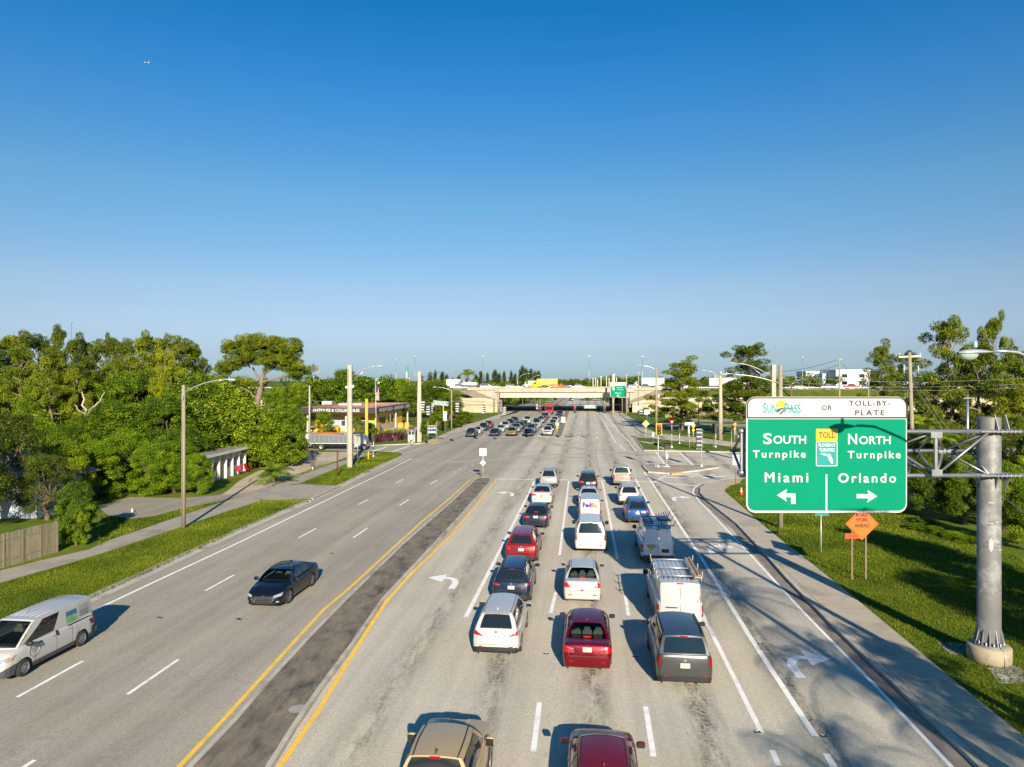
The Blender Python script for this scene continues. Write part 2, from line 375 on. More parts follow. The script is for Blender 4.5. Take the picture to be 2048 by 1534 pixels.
def grassmat(name, a, b_, c):
    m = bpy.data.materials.new(name); m.use_nodes = True; t = m.node_tree; t.nodes.clear(); L = t.links.new
    out = nn(t, 'ShaderNodeOutputMaterial'); b = nn(t, 'ShaderNodeBsdfPrincipled'); L(b.outputs[0], out.inputs[0]); b.inputs['Roughness'].default_value = .9; b.inputs['Specular IOR Level'].default_value = .15
    geo = nn(t, 'ShaderNodeNewGeometry'); n1 = nn(t, 'ShaderNodeTexNoise'); n1.inputs['Scale'].default_value = .22; n1.inputs['Detail'].default_value = 9; n1.inputs['Roughness'].default_value = .72; L(geo.outputs[0], n1.inputs[0])
    rp = nn(t, 'ShaderNodeValToRGB'); e = rp.color_ramp.elements; e[0].position = .34; e[0].color = (*a, 1); e[1].position = .68; e[1].color = (*c, 1); k = e.new(.5); k.color = (*b_, 1)
    L(n1.outputs[0], rp.inputs[0]); n2 = nn(t, 'ShaderNodeTexNoise'); n2.inputs['Scale'].default_value = 9; n2.inputs['Detail'].default_value = 5; L(geo.outputs[0], n2.inputs[0])
    r = nn(t, 'ShaderNodeMapRange'); r.inputs[1].default_value = .3; r.inputs[2].default_value = .7; r.inputs[3].default_value = .6; r.inputs[4].default_value = 1.35; L(n2.outputs[0], r.inputs[0])
    mx = nn(t, 'ShaderNodeMix', data_type='RGBA', blend_type='MULTIPLY'); mx.inputs[0].default_value = 1; L(rp.outputs[0], mx.inputs[6]); L(r.outputs[0], mx.inputs[7]); n4 = nn(t, 'ShaderNodeTexNoise'); n4.inputs['Scale'].default_value = .7; n4.inputs['Detail'].default_value = 8; n4.inputs['Roughness'].default_value = .8; L(geo.outputs[0], n4.inputs[0])
    r4 = nn(t, 'ShaderNodeMapRange'); r4.inputs[1].default_value = .58; r4.inputs[2].default_value = .70; r4.inputs[4].default_value = .7; L(n4.outputs[0], r4.inputs[0])
    m4 = nn(t, 'ShaderNodeMix', data_type='RGBA'); L(r4.outputs[0], m4.inputs[0]); L(mx.outputs[2], m4.inputs[6]); m4.inputs[7].default_value = (.20, .165, .07, 1); L(m4.outputs[2], b.inputs['Base Color'])
    bp = nn(t, 'ShaderNodeBump'); bp.inputs['Strength'].default_value = .8; bp.inputs['Distance'].default_value = .08; L(n2.outputs[0], bp.inputs['Height']); L(bp.outputs[0], b.inputs['Normal'])
    MATS[name] = m; return m
ASPH = asphalt('avenue_asphalt', (.49, .445, .335))
ASPH2 = asphalt('old_asphalt', (.31, .275, .21), lanes=False)
WALK = mat('sidewalk_concrete', (.43, .375, .28), .85, var=.14, scale=.8, bump=.2, bscale=25, dirt=(.28, .25, .2), dscale=.35, world_co=True)
KERBM = mat('kerb_concrete', (.44, .41, .34), .85, var=.2, scale=1.5, dirt=(.22, .2, .17), dscale=.5, world_co=True)
GUTM = mat('gutter_concrete', (.24, .20, .16), .85, var=.3, scale=1.2, dirt=(.13, .11, .09), dscale=.5, world_co=True)
MEDM = mat('median_concrete', (.185, .155, .108), .9, var=.4, scale=2.2, bump=.25, bscale=20, dirt=(.055, .052, .046), dscale=1.3, world_co=True, stretch=(1, .45, 1))
SAND = mat('sand_dirt', (.46, .38, .27), .95, var=.2, scale=.8, bump=.3, bscale=8, dirt=(.30, .27, .14), dscale=.3, world_co=True)
GRASS = grassmat('turf', (.065, .105, .007), (.10, .15, .009), (.17, .20, .018))
GRASSB = grassmat('turf_bank', (.06, .085, .009), (.09, .12, .012), (.145, .15, .02))
WMARK = mat('white_marking', (.88, .86, .80), .6, var=.10, scale=3, dirt=(.66, .63, .55), dscale=1.6, world_co=True)
YMARK = mat('yellow_marking', (.88, .54, .05), .6, var=.12, scale=3, dirt=(.6, .40, .08), dscale=1.3, world_co=True)

def struct(o): return tag(o, kind='structure')
mb = MB(); R0 = 6000.0
mb.add([(-R0, -300, -.06), (R0, -300, -.06), (R0, 12000, -.06), (-R0, 12000, -.06)], [(0, 1, 2, 3)], GRASSB); struct(mb.build('ground'))
road = [AV(-29.5, -25), AV(-29.5, 98), (-170, 100), (-170, 122), AV(-30, 124), AV(-28, 900), AV(12, 900), AV(12, 205), AV(20, 130), (230, 118), (230, 66), AV(12.6, 66), AV(12.6, -25)]
struct(slab('avenue', road, 0.0, ASPH, base=None))

# left block slab: kerb line from the bottom left round the corner
kl = [AV(-24.5, -20), AV(-24.4, 15)]+px([(180, 1197), (320, 1133), (460, 1069), (560, 1026), (627, 997), (681, 971), (742, 940), (785, 921), (803, 914), (808, 910), (800, 906), (770, 904.5)])
lk = kl+px([(737, 904.5), (680, 903), (560, 900)])+[Vector((-170, 108, 0))]
struct(slab('left_lawn', lk+[(-170, -20)], .12, GRASS))
# left far block (shop side)
kl2 = px([(560, 896), (660, 895), (730.5, 893), (771, 890.5), (841, 888), (866, 883.5), (894, 871), (923, 857.5), (966, 844.6), (1030, 822)])
struct(slab('shop_lawn', kl2+[(2.5, 243), (-170, 243), (-170, 117)], .12, GRASS))
# right near block
kr = [AV(10.75, -20), AV(10.75, 14)]+px([(1954, 1534), (1821, 1404), (1669, 1258), (1577, 1163), (1529, 1109), (1475, 1051), (1436, 1020), (1412, 1001), (1401, 988), (1401, 978), (1412.6, 969.5), (1450, 962.5), (1485.6, 958.5), (1560, 954), (1700, 951)])
struct(slab('right_lawn', kr+[(170, 81), (170, -20)], .12, GRASS))
# right far block with the slip road's outer kerb
kr2 = px([(1235, 825), (1252, 838.6), (1273, 858), (1288, 867), (1326, 874), (1405, 883), (1493, 893), (1600, 897)])
struct(slab('ramp_lawn', kr2+[(200, 112), (200, 238), (37.5, 238)], .12, GRASS))
isl = px([(1268.5, 875.5), (1302, 877), (1346, 882.5), (1420, 889), (1493, 898), (1560, 901), (1700, 903.5), (1700, 906), (1493, 905.5), (1289, 901.5), (1284, 896)])
struct(slab('grass_island', isl, .12, GRASS))
ci = px([(1285.5, 931), (1300, 930), (1434, 932.5), (1437, 936), (1400, 942), (1361, 946.5), (1335, 948), (1298, 945.5), (1291, 939)])
ISLM = mat('island_concrete', (.33, .29, .22), .9, var=.25, scale=.8, bump=.2, dirt=(.22, .2, .12), dscale=.5, world_co=True)
struct(slab('traffic_island', ci, .15, ISLM))
# medians
ml = px([(379, 1534), (470, 1439), (540, 1358), (612, 1280), (687, 1203), (803, 1090), (900, 1006), (946.5, 962), (953, 957)], .15)
mr = px([(983, 957), (981, 963), (919, 1033), (861, 1095), (764.6, 1199), (706.5, 1284.5), (640.7, 1373.6), (590, 1447), (536, 1534)], .15)
d0 = (ml[0]-ml[1]).normalized(); d1 = (mr[-1]-mr[-2]).normalized()
tip = px([(962, 955), (975, 955)], .15)
MED = [ml[0]+d0*14]+ml+tip+mr+[mr[-1]+d1*14]
struct(slab('median', MED, .15, MEDM))
fm = px([(1111.7, 871.5), (1132, 820.5)])+[AV(-10.4, 262), G(1108.5, 808), G(1124, 799), G(1145, 784), G(1148, 784), G(1128, 799), G(1114, 808)]+[AV(-8.2, 262)]+px([(1139.5, 820.5), (1122, 872.5), (1117, 874)])
struct(slab('far_median', fm, .15, mat('far_median_concrete', (.22, .2, .16), .9, var=.2, scale=.5, world_co=True)))

KB = MB()
kerb(KB, off(kl, .04), .2, 0, .142, KERBM)
kerb(KB, off(kr, -.04), .2, 0, .142, KERBM)
kerb(KB, kl2, .2, 0, .14, KERBM); kerb(KB, kr2, .2, 0, .14, KERBM)
kerb(KB, isl+[isl[0]], .2, 0, .14, KERBM); kerb(KB, ci+[ci[0]], .24, 0, .165, KERBM)
kerb(KB, [p for p in MED], .16, 0, .165, KERBM)
struct(KB.build('kerb'))
GB = MB(); ribbon(GB, off(kr[:14], .30), .62, .004, GUTM); ribbon(GB, off(kl[:10], -.28), .5, .004, KERBM)
ribbon(GB, off(mr[::-1]+[], .20), .34, .005, KERBM)
struct(GB.build('gutter'))

# sidewalks
WALKL = mat('sidewalk_old_concrete', (.33, .295, .24), .88, var=.16, scale=.8, bump=.2, bscale=25, dirt=(.24, .21, .17), dscale=.35, world_co=True)
def walk(name, near, far, z=.135, m=WALK): struct(slab(name, near+far[::-1], z, m))
walk('sidewalk', px([(0, 1165), (120, 1131), (210, 1104), (300, 1074), (460, 1020), (524, 1001)], .135), px([(0, 1141), (90, 1119), (180, 1098), (210, 1083), (300, 1053), (360, 1032), (460, 999), (500, 988)], .135), m=WALKL)
walk('sidewalk', px([(600, 966), (650, 946), (705, 922), (727, 912), (760, 906)], .135), px([(546, 972), (620, 941), (693, 919), (715, 911.5), (738, 906)], .135), m=WALKL)
o1 = px([(2048, 1473), (1919, 1369), (1716, 1201), (1590, 1100), (1569, 1085.5), (1512.7, 1038.5), (1471, 1001), (1450, 984), (1450, 978), (1461, 970.5), (1479, 965)], .135)
o0 = off(kr, -.07)
walk('sidewalk', [AV(10.85, -20), AV(10.85, 12)]+[Vector((p.x, p.y, .135)) for p in o0[2:15]], [AV(14.3, -20), AV(14.3, 12)]+o1)
walk('sidewalk', px([(870, 884), (894, 872.5), (923, 859), (966, 846), (1028, 823.5)], .135), px([(846, 885), (880, 871), (923, 852), (965, 840), (1012, 823.5)], .135))
walk('sidewalk', px([(1238, 826), (1255, 839.5), (1277, 858.5), (1291, 866), (1330, 873), (1407, 881.6), (1493, 891.5), (1600, 896)], .135), px([(1246, 826), (1268, 839), (1296, 857), (1311, 865), (1346, 870), (1410, 877), (1493, 887), (1600, 892)], .135))
walk('sidewalk', px([(1300, 888), (1325, 890), (1360, 901.5), (1330, 901.5)], .135), px([(1272, 881), (1300, 883.5), (1312, 884.5), (1304, 890)], .135)[:2])
# ramps beyond the right lawn
struct(slab('ramp_road', px([(1330, 842.5), (1700, 845), (2000, 846), (2000, 841), (1700, 839), (1420, 836.5), (1340, 837.5)], .13), .135, ASPH2))
struct(slab('ramp_road', px([(1268, 849), (1330, 851.5), (1500, 853), (1800, 856), (1800, 851), (1500, 848.5), (1330, 846.5), (1290, 845)], .13), .137, ASPH2))
# driveway apron, old parking, sand track on the left
struct(slab('driveway', px([(527, 1000.5), (627, 996.5), (682, 971.5), (603, 968.5), (546, 972), (500, 988)], .13), .131, WALKL))
struct(slab('parking_lot', px([(195, 1012), (215, 1030), (262, 1037), (310, 1031), (370, 1015), (430, 1004), (500, 988), (546, 972), (520, 955), (480, 966), (440, 990), (360, 996), (260, 994)], .127), .1275, ASPH2))
struct(slab('sand_track', px([(445, 990), (500, 984), (560, 964), (640, 935), (700, 912), (735, 905.5), (700, 903.5), (615, 905), (560, 925), (510, 945), (478, 962)], .13), .133, SAND))
struct(slab('shop_forecourt', px([(600, 893), (735, 890), (745, 887), (735, 876), (800, 868), (850, 861), (820, 850), (600, 852), (560, 872)], .13), .131, SAND))

# painted markings
MK = MB(); zm = .006
def line(lst, w=.15, m=WMARK, z=zm): ribbon(MK, px(lst), w, z, m)
line([(-40, 1331), (0, 1312), (190, 1220), (300, 1168), (460, 1093.5), (548, 1051), (778, 940), (823, 917)], .17)
for a, b in [((792, 966), (806.5, 958.7)), ((717.4, 1009), (735.8, 999.7)), ((597, 1076), (632, 1057)), ((411, 1181.5), (468, 1150)), ((34, 1394.6), (166, 1322)),
             ((861, 968), (875, 960)), ((799, 1011), (818, 999)), ((706.5, 1075.5), (735, 1056)), ((254.6, 1389), (357, 1319)), ((-190, 1533), (-60, 1450)), ((20, 1552), (70, 1520))]: line([a, b], .14)
for k in range(5): line([(905+k*12.5, 944-k*4.2), (909+k*12.5, 942.6-k*4.2)], .12)
line([(358, 1534), (447, 1439), (520.7, 1358), (594, 1277), (648, 1219), (706, 1170), (764.6, 1116), (842, 1044.5), (900, 996), (940.7, 959)], .16, YMARK)
line([(559, 1534), (633, 1428), (687, 1339), (737.5, 1257), (770, 1207), (815, 1155), (857.5, 1114), (904, 1068), (958, 1004), (992, 961)], .16, YMARK)
line([(940.7, 959), (955, 953), (972, 952), (988, 955.5), (992, 961)], .12, YMARK, .007)
line([(931, 1235), (1000, 1100), (1066, 970), (1068, 962)], .2)
line([(1119, 1111.5), (1137.5, 962)], .17); line([(1101.5, 1226), (1111.5, 1185)], .17); line([(1066.6, 1503), (1079, 1405)], .17)
line([(1235, 1118), (1204.5, 962)], .17); line([(1257, 1231), (1250.5, 1191)], .17); line([(1307, 1513), (1291, 1413)], .17)
line([(1522.7, 1464.6), (1424, 1267), (1340, 1098), (1271, 957)], .17); line([(1557, 1531), (1544, 1500)], .17)
line([(1630, 1472), (1500, 1274), (1406.5, 1122), (1302, 963), (1288, 944)], .2); line([(1668, 1534), (1652, 1507)], .2)
line([(1903, 1534), (1751, 1372), (1609, 1226.6), (1491.8, 1100), (1440, 1045), (1400, 1004), (1386, 985), (1388, 977), (1402, 967.6), (1433, 961), (1467, 956)], .14)
line([(993, 958), (1070, 959), (1150, 960.3), (1300, 963.5), (1391.7, 972)], .34, z=.0075)
line([(1291, 944), (1320, 965), (1335, 955)], .16, z=.008) if False else None
line([(1306, 966), (1330, 952), (1360, 948.5), (1400, 946)], .2, z=.0085)
# zebra bars over the slip lane and across the side streets
for a, b in [((1352, 950.5), (1398, 947.5)), ((1378, 953), (1430, 950)), ((1404, 955.5), (1452, 952)), ((1325, 954), (1370, 956.5))]: line([a, b], .5)
line([(1311, 903.5), (1331, 930)], .25); line([(1359, 904), (1388, 931.5)], .25)
for k in range(7):
    f_ = k/6; line([(1312+20*f_, 906+22*f_), (1361+27*f_, 906.5+23*f_)], .28, z=.0072)
line([(738, 905), (773.6, 894)], .3); line([(777, 906), (819, 892)], .3); line([(700, 911-6), (720, 897)], .25) if False else None
line([(1128, 780+92), (1141.6, 825)], .16, YMARK); line([(1105, 871.5), (1131, 821)], .16, YMARK)
line([(1102, 873), (1110, 875), (1122, 874.5)], .16, YMARK, .007)
# far side lane lines (our direction)
for X0, x1 in ((1.9, 0), (-1.6, 0)):
    for k in range(9): ribbon(MK, [AV(X0, 132+k*12), AV(X0, 135+k*12)], .16, zm, WMARK)
line([(1232, 886), (1210, 848), (1195, 826)], .16); line([(1240, 890), (1251, 901)], .16); line([(1262, 888), (1240, 866), (1220, 842), (1206, 826)], .16); line([(1262, 890), (1273, 903)], .16)
line([(1279, 866), (1262, 851), (1246, 838), (1232, 826)], .14)
# far queue lane lines and edge
for X0 in (-5.9, -2.1, 1.2, 4.65):
    for k in range(8): ribbon(MK, [(X0+.098*(136+k*12-133), 136+k*12, 0), (X0+.098*(139+k*12-133), 139+k*12, 0)], .15, zm, WMARK)
line([(880, 878), (925, 860), (970, 846), (1035, 821.5)], .15); line([(925, 875), (1100, 873.5)], .4)
for k in range(8):
    for X0 in (1.9, -1.6, -14, -17.5): ribbon(MK, [AV(X0, 290+k*14), AV(X0, 293+k*14)], .2, zm, WMARK)
MKo = struct(MK.build('road_markings'))
SJ = MB(); SJM = mat('sidewalk_joint', (.20, .17, .13), .9, var=.2, world_co=True)
for k in range(14): Yj = 17+k*2.0; ribbon(SJ, [AV(10.98, Yj), AV(12.9 if Yj > 36 else 13.4, Yj-.2)], .025, .137, SJM)
ribbon(SJ, [AV(11.02, 15), AV(11.0, 44)], .03, .1375, SJM); struct(SJ.build('sidewalk_joint'))
# tyre marks curving through the crossing
TY = MB(); TYM = mat('tyre_mark', (.37, .335, .255), .85, var=.12, scale=3, dirt=(.45, .41, .31), dscale=.9, world_co=True)
def arc(a, c, bow, w, n=24):
    a, c = G(*a), G(*c); d = (c-a); nrm = Vector((-d.y, d.x, 0)).normalized(); ribbon(TY, [a+d*(k/n)+nrm*bow*math.sin(PI*k/n)*(1+.02*math.sin(k)) for k in range(n+1)], w, .0032+.0001*len(TY.f)/24, TYM)
for a, c, bo in (((1062, 873), (1420, 915), -7), ((1078, 873), (1420, 919), -7.5), ((1100, 874), (1400, 907), -5), ((975, 930), (1300, 905), 3), ((960, 940), (1290, 912), 4), ((1180, 955), (1168, 878), 0), ((1203, 955), (1196, 880), .5), ((1230, 950), (1217, 862), 1.2), ((1040, 905), (1290, 900), 1.5), ((1052, 911), (1300, 908), 1.5)): arc(a, c, bo, .20)
for a, c, bo in (((1080, 873), (1420, 917), -7.2), ((1000, 915), (1300, 906), 1.5), ((900, 925), (1180, 915), 2)): arc(a, c, bo, 1.3)
struct(TY.build('tyre_marks'))
# turn arrows
def arrow(u, v, left=True, L=3.0, w=1.9):
    c = G(u, v); s = -1 if left else 1; m_ = MB(); z = .0065
    pts = []
    for k in range(9):
        a = PI/2*k/8; pts.append((s*(-.45+.55-.55*math.cos(a)), -.55+1.0*math.sin(a)*1.0))
    pts = [(s*-.45, -L/2)]+pts+[(s*(.35), .45)]
    W_ = [Vector((x, y, 0)) for x, y in pts]
    M2 = Matrix.Rotation(HEAD, 3, 'Z')
    ribbon(m_, [M2@p for p in W_], .34, z, WMARK)
    tri = [(s*.30, .45-.75), (s*.30, .45+.75), (s*1.25, .45)]
    m_.add([tuple(M2@Vector((x, y, z+.001))) for x, y in tri], [(0, 1, 2)], WMARK)
    struct(m_.build('turn_arrow', loc=(c.x, c.y, 0), fixn=False))
arrow(897, 1161); arrow(1017, 987)
arrow(1603, 1324, False); arrow(1432, 1096, False); arrow(1356, 996, False)
# oval utility cover in the third lane, inlet slab, concrete pads, sidewalk paint specks
mb = MB(); mb.lathe([(.55, .007), (.42, .008)], WMARK, 24, c=(0, 0, 0)); c = G(1240, 1025); struct(mb.build('lane_loop_mark', loc=(c.x, c.y, 0)))
mb = MB(); c = G(596, 1418, .15); mb.lathe([(.30, .012), (.27, .014), (0.001, .014)], CONC, 18); struct(mb.build('median_patch', loc=(c.x, c.y, .15)))
c = G(597, 1003); mb = MB(); mb.box((0, 0, .07), (2.2, .8, .15), MATS['gutter_concrete'], rz=.25); mb.box((.15, -.47, .06), (1.7, .06, .09), BLACK, rz=.25)
tag(mb.build('storm_drain', loc=(c.x, c.y, 0)), 'concrete storm drain inlet in the left kerb at the end of the lawn strip', 'storm drain')
# ---------------- vehicles ----------------
def itp(keys, y):
    if y <= keys[0][0]: return keys[0][1]
    for (a, va), (b, vb) in zip(keys, keys[1:]):
        if y <= b: t = (y-a)/(b-a) if b > a else 1; return va+(vb-va)*t
    return keys[-1][1]
KIND = {
 'sedan': dict(L=4.85, W=1.84, H=1.45, zs=.20, z=[(0, .93), (.03, 1.0), (.1, 1.04), (.7, 1.05), (1.5, .97), (3.0, .95), (3.6, .97), (4.3, .87), (4.65, .76), (4.8, .66), (4.85, .58)], bb=.62, rr=1.45, rf=2.95, wb=3.72, rw=.60, wr=.335, yr=1.02, yf=3.85, slope=.10, zbump=.62, wins=[(.17, .46), (.50, .80)]),
 'suv': dict(L=4.62, W=1.86, H=1.70, zs=.24, z=[(0, 1.0), (.04, 1.08), (.12, 1.11), (1.5, 1.08), (3.0, 1.04), (3.55, 1.05), (4.2, .97), (4.45, .88), (4.58, .78), (4.62, .66)], bb=.13, rr=.52, rf=2.85, wb=3.6, rw=.59, wr=.36, yr=.93, yf=3.65, slope=.10, zbump=.68, wins=[(.06, .28), (.31, .56), (.59, .86)], clad=1),
 'bigsuv': dict(L=5.2, W=2.0, H=1.93, zs=.30, z=[(0, 1.16), (.04, 1.22), (1.5, 1.20), (3.3, 1.18), (3.9, 1.2), (4.9, 1.12), (5.1, 1.0), (5.2, .8)], bb=.10, rr=.28, rf=3.1, wb=3.85, rw=.72, wr=.40, yr=1.05, yf=4.1, slope=.05, zbump=.72, wins=[(.04, .28), (.31, .56), (.59, .87)]),
 'pickup': dict(L=5.5, W=1.92, H=1.83, zs=.34, z=[(0, 1.14), (1.6, 1.14), (1.62, 1.16), (3.6, 1.14), (4.1, 1.17), (5.1, 1.12), (5.35, 1.02), (5.5, .8)], bb=1.72, rr=1.86, rf=3.35, wb=4.1, rw=.66, wr=.39, yr=1.15, yf=4.55, slope=.01, zbump=.7, wins=[(.05, .42), (.46, .84)], bed=(.10, 1.6, .72)),
 'van': dict(L=6.0, W=2.03, H=2.13, zs=.32, z=[(0, 1.3), (4.6, 1.28), (5.0, 1.22), (5.7, 1.10), (5.9, .98), (6.0, .75)], bb=.04, rr=.10, rf=4.05, wb=4.85, rw=.86, wr=.37, yr=1.2, yf=4.95, slope=.025, zbump=.6, wins=[(.74, .92)], norear=1),
 'smallvan': dict(L=4.7, W=1.75, H=1.86, zs=.22, z=[(0, 1.13), (2.8, 1.10), (3.8, 1.10), (4.3, 1.0), (4.55, .88), (4.7, .62)], bb=.04, rr=.16, rf=3.1, wb=4.02, rw=.70, wr=.315, yr=.85, yf=3.78, slope=.04, zbump=.6, wins=[(.60, .84)], norear=1, clad=2),
}
def wplan(y, L, W):
    k = [(0, .80), (.03, .88), (.08, .93), (.18, .965), (.45, .99), (1.1, 1.0), (L-1.2, .995), (L-.7, .975), (L-.35, .93), (L-.15, .86), (L-.05, .77), (L, .66)]
    return W/2*itp(k, y)
class Sh: pass
def car_shape(k, paint_m, clad_m, holes=()):
    s = dict(k); L, W, Hh, zs = s['L'], s['W'], s['H'], s['zs']; R = s['wr']+.06
    mb = MB(); ys = set([0, .03, .08, .18, .3, .45, L, L-.05, L-.15, L-.35, L-.55])
    for yc in (s['yr'], s['yf']):
        for a in range(0, 9): ys.add(round(yc+R*math.cos(PI*a/8), 4))
        ys.add(yc-R-.004); ys.add(yc+R+.004)
    y = .6
    while y < L: ys.add(y); y += .22
    for a, _ in s['z']: ys.add(a)
    if 'bed' in s: ys |= {s['bed'][0], s['bed'][0]+.005, s['bed'][1], s['bed'][1]+.005}
    ys = sorted(ys); yy = [ys[0]]
    for v in ys[1:]:
        if v-yy[-1] > .0035: yy.append(v)
    ys = yy; rows = []
    for y in ys:
        w = wplan(y, L, W); zt = itp(s['z'], y); cr = .035 if y > s['wb'] else .015
        zb = zs+(.06 if y < .08 or y > L-.1 else 0)
        pts = [(0, zt+cr), (.55*w, zt+cr*.7), (.87*w, zt), (.945*w, zt-.05), (.985*w, zt-.2*(zt-zb)), (1.0*w, zb+.48*(zt-zb)), (.985*w, zb+.17), (.95*w, zb), (0, zb)]
        if 'bed' in s and s['bed'][0] < y < s['bed'][1]+.004:
            pts[0] = (0, s['bed'][2]); pts[1] = (.80*w, s['bed'][2])
            pts[2] = (.82*w, zt)
        za = 0
        for yc in (s['yr'], s['yf']):
            if abs(y-yc) < R+.001: za = max(za, s['wr']+math.sqrt(max(0, R*R-(y-yc)**2))*.98)
        q = []
        for i, (x, z) in enumerate(pts):
            if i >= 4 and za: z = max(z, za)
            if i >= 7 and za: x = min(x, .95*w)
            dy = 0
            if y < .9: dy = s['slope']*max(0, z-s['zbump'])/.4*math.exp(-y/.25)
            if y > L-.9: dy = -.10*max(0, z-.55)/.4*math.exp(-(L-y)/.25)
            q.append((x, y+dy-L/2, z))
        rows.append(q)
    n = 16; vs = []
    for q in rows:
        vs += [q[i] for i in range(8)]+[q[8]]+[(-q[i][0], q[i][1], q[i][2]) for i in range(7, 0, -1)]
    fs = []; fm = []
    for a in range(len(rows)-1):
        for k2 in range(n):
            k3 = (k2+1) % n; fs.append((a*n+k2, a*n+k3, (a+1)*n+k3, (a+1)*n+k2))
            low = k2 in (6, 9); und = k2 in (7, 8)
            c = und or (low and s.get('clad')) or (s.get('clad') == 2 and k2 in (5, 10) and (ys[a] < .22 or ys[a] > L-.75)) or (s.get('clad') == 1 and k2 in (5,10) and (ys[a] < .10) and 0)
            if 'bed' in s and k2 in (0, 15) and s['bed'][0] <= ys[a] < s['bed'][1]: c = True
            fm.append(1 if c else 0)
    for e, rev in ((0, 0), (len(rows)-1, 1)):
        b = e*n
        for i in range(0, 8):
            A, B_ = i, i+1; A2, B2 = (-i) % n, (-(i+1)) % n
            f = [b+A, b+B_, b+B2, b+A2]; f = list(dict.fromkeys(f))
            if len(f) > 2: fs.append(tuple(f)); fm.append(1 if i >= 7 or (i >= (5 if s.get('clad') == 2 else 6) and s.get('clad')) else 0)
    i0 = mb.mi(paint_m); i1 = mb.mi(clad_m)
    mb.v = vs; mb.f = [list(f) for f in fs]; mb.m = [i1 if x else i0 for x in fm]; mb.sm = [True]*len(fs)
    # greenhouse surfaces
    g = Sh(); zb_ = lambda y: itp(s['z'], y)
    def bw(y): return wplan(y, L, W)*.905
    D0 = Vector((bw(s['bb']), s['bb'], zb_(s['bb'])-.03)); A0 = Vector((bw(s['wb'])*.97, s['wb'], zb_(s['wb'])-.03))
    rw = s['rw']; D1 = Vector((rw*.95, s['rr'], Hh-.075)); A1 = Vector((rw*.96, s['rf'], Hh-.06))
    for p in (D0, D1, A0, A1): p.y -= L/2
    rc = .03; wt = s['W']/2*.905
    def belt(t): p = D0.lerp(A0, t); p.x += (wt-p.x)*min(1, 4*t*(1-t)*1.15); return p
    def rail(t): p = D1.lerp(A1, t); p.z += rc*4*t*(1-t); p.x += .03*4*t*(1-t); return p
    sb = .035 if not s.get('norear') else .02
    def side(t, u, sx=1): p = belt(t).lerp(rail(t), u); p.x += sb*4*u*(1-u); p.x *= sx; return p
    fb, ft, rb, rt, cr = .16, .09, .05, .04, .045
    if s.get('norear') or 'bed' in s: rb = rt = .015
    def wind(x, t):
        a = Vector((A0.x*x, A0.y+fb*(1-x*x), A0.z+.03*(1-x*x))); b = Vector((A1.x*x, A1.y+ft*(1-x*x), A1.z+cr*(1-abs(x)**2.4)))
        p = a.lerp(b, t); p.x += x*sb*4*t*(1-t); p.y += .03*4*t*(1-t); p.z += .03*4*t*(1-t); return p
    def back(x, t):
        a = Vector((D0.x*x, D0.y-rb*(1-x*x), D0.z+.02*(1-x*x))); b = Vector((D1.x*x, D1.y-rt*(1-x*x), D1.z+cr*(1-abs(x)**2.4)))
        p = a.lerp(b, t); p.x += x*sb*4*t*(1-t)
        if s['bb'] > .3: p.z += .03*4*t*(1-t)
        return p
    def roof(x, t):
        r = rail(t); p = Vector((r.x*x, r.y+(1-x*x)*(ft*t-rt*(1-t)), r.z+cr*(1-abs(x)**2.4))); return p
    for sx in (1, -1): mb.grid(lambda a, b, sx=sx: side(a, b, sx), 14, 5, paint_m)
    def ring(fn, u_, v0, v1):
        mb.grid(fn, 2, 6, paint_m, u0=-1, u1=-u_); mb.grid(fn, 2, 6, paint_m, u0=u_, u1=1); mb.grid(fn, 8, 1, paint_m, u0=-u_, u1=u_, v0=0, v1=v0); mb.grid(fn, 8, 1, paint_m, u0=-u_, u1=u_, v0=v1, v1=1)
    if 'wind' in holes: ring(wind, .90, .07, .93)
    else: mb.grid(wind, 8, 5, paint_m, u0=-1)
    if 'back' in holes: ring(back, .86, .06, .93)
    else: mb.grid(back, 8, 5, paint_m, u0=-1)
    mb.grid(roof, 10, 10, paint_m, u0=-1)
    g.side, g.wind, g.back, g.roof, g.s = side, wind, back, roof, s
    return mb, g
def pane(name, fn, u0, u1, v0, v1, m, parent, o=.008, nu=8, nv=4, shape=None, ctr=Vector((0, 0, .9)), trim=True):
    mb = MB()
    def pt(u, v, oo):
        e = .01; p = fn(u, v); a = fn(u+e, v)-fn(u-e, v); b = fn(u, v+e)-fn(u, v-e); n = a.cross(b).normalized()
        if n.dot(p-ctr) < 0: n = -n
        return p+n*oo
    def q(a, b, oo, k=0.0):
        U0, U1, V0, V1 = u0-k*.35, u1+k*.35, v0-k, v1+k
        if shape:  # slant ends: shape = (du at bottom-start, top-start, bottom-end, top-end)
            s0 = U0+shape[0]*(1-b)+shape[1]*b; s1 = U1+shape[2]*(1-b)+shape[3]*b
            return pt(s0+(s1-s0)*a, V0+(V1-V0)*b, oo)
        return pt(U0+(U1-U0)*a, V0+(V1-V0)*b, oo)
    if trim: mb.grid(lambda a, b: q(a, b, o*.5, .035), nu, nv, BLACK)
    mb.grid(lambda a, b: q(a, b, o), nu, nv, m)
    return mb.build(name, parent, fixn=False)
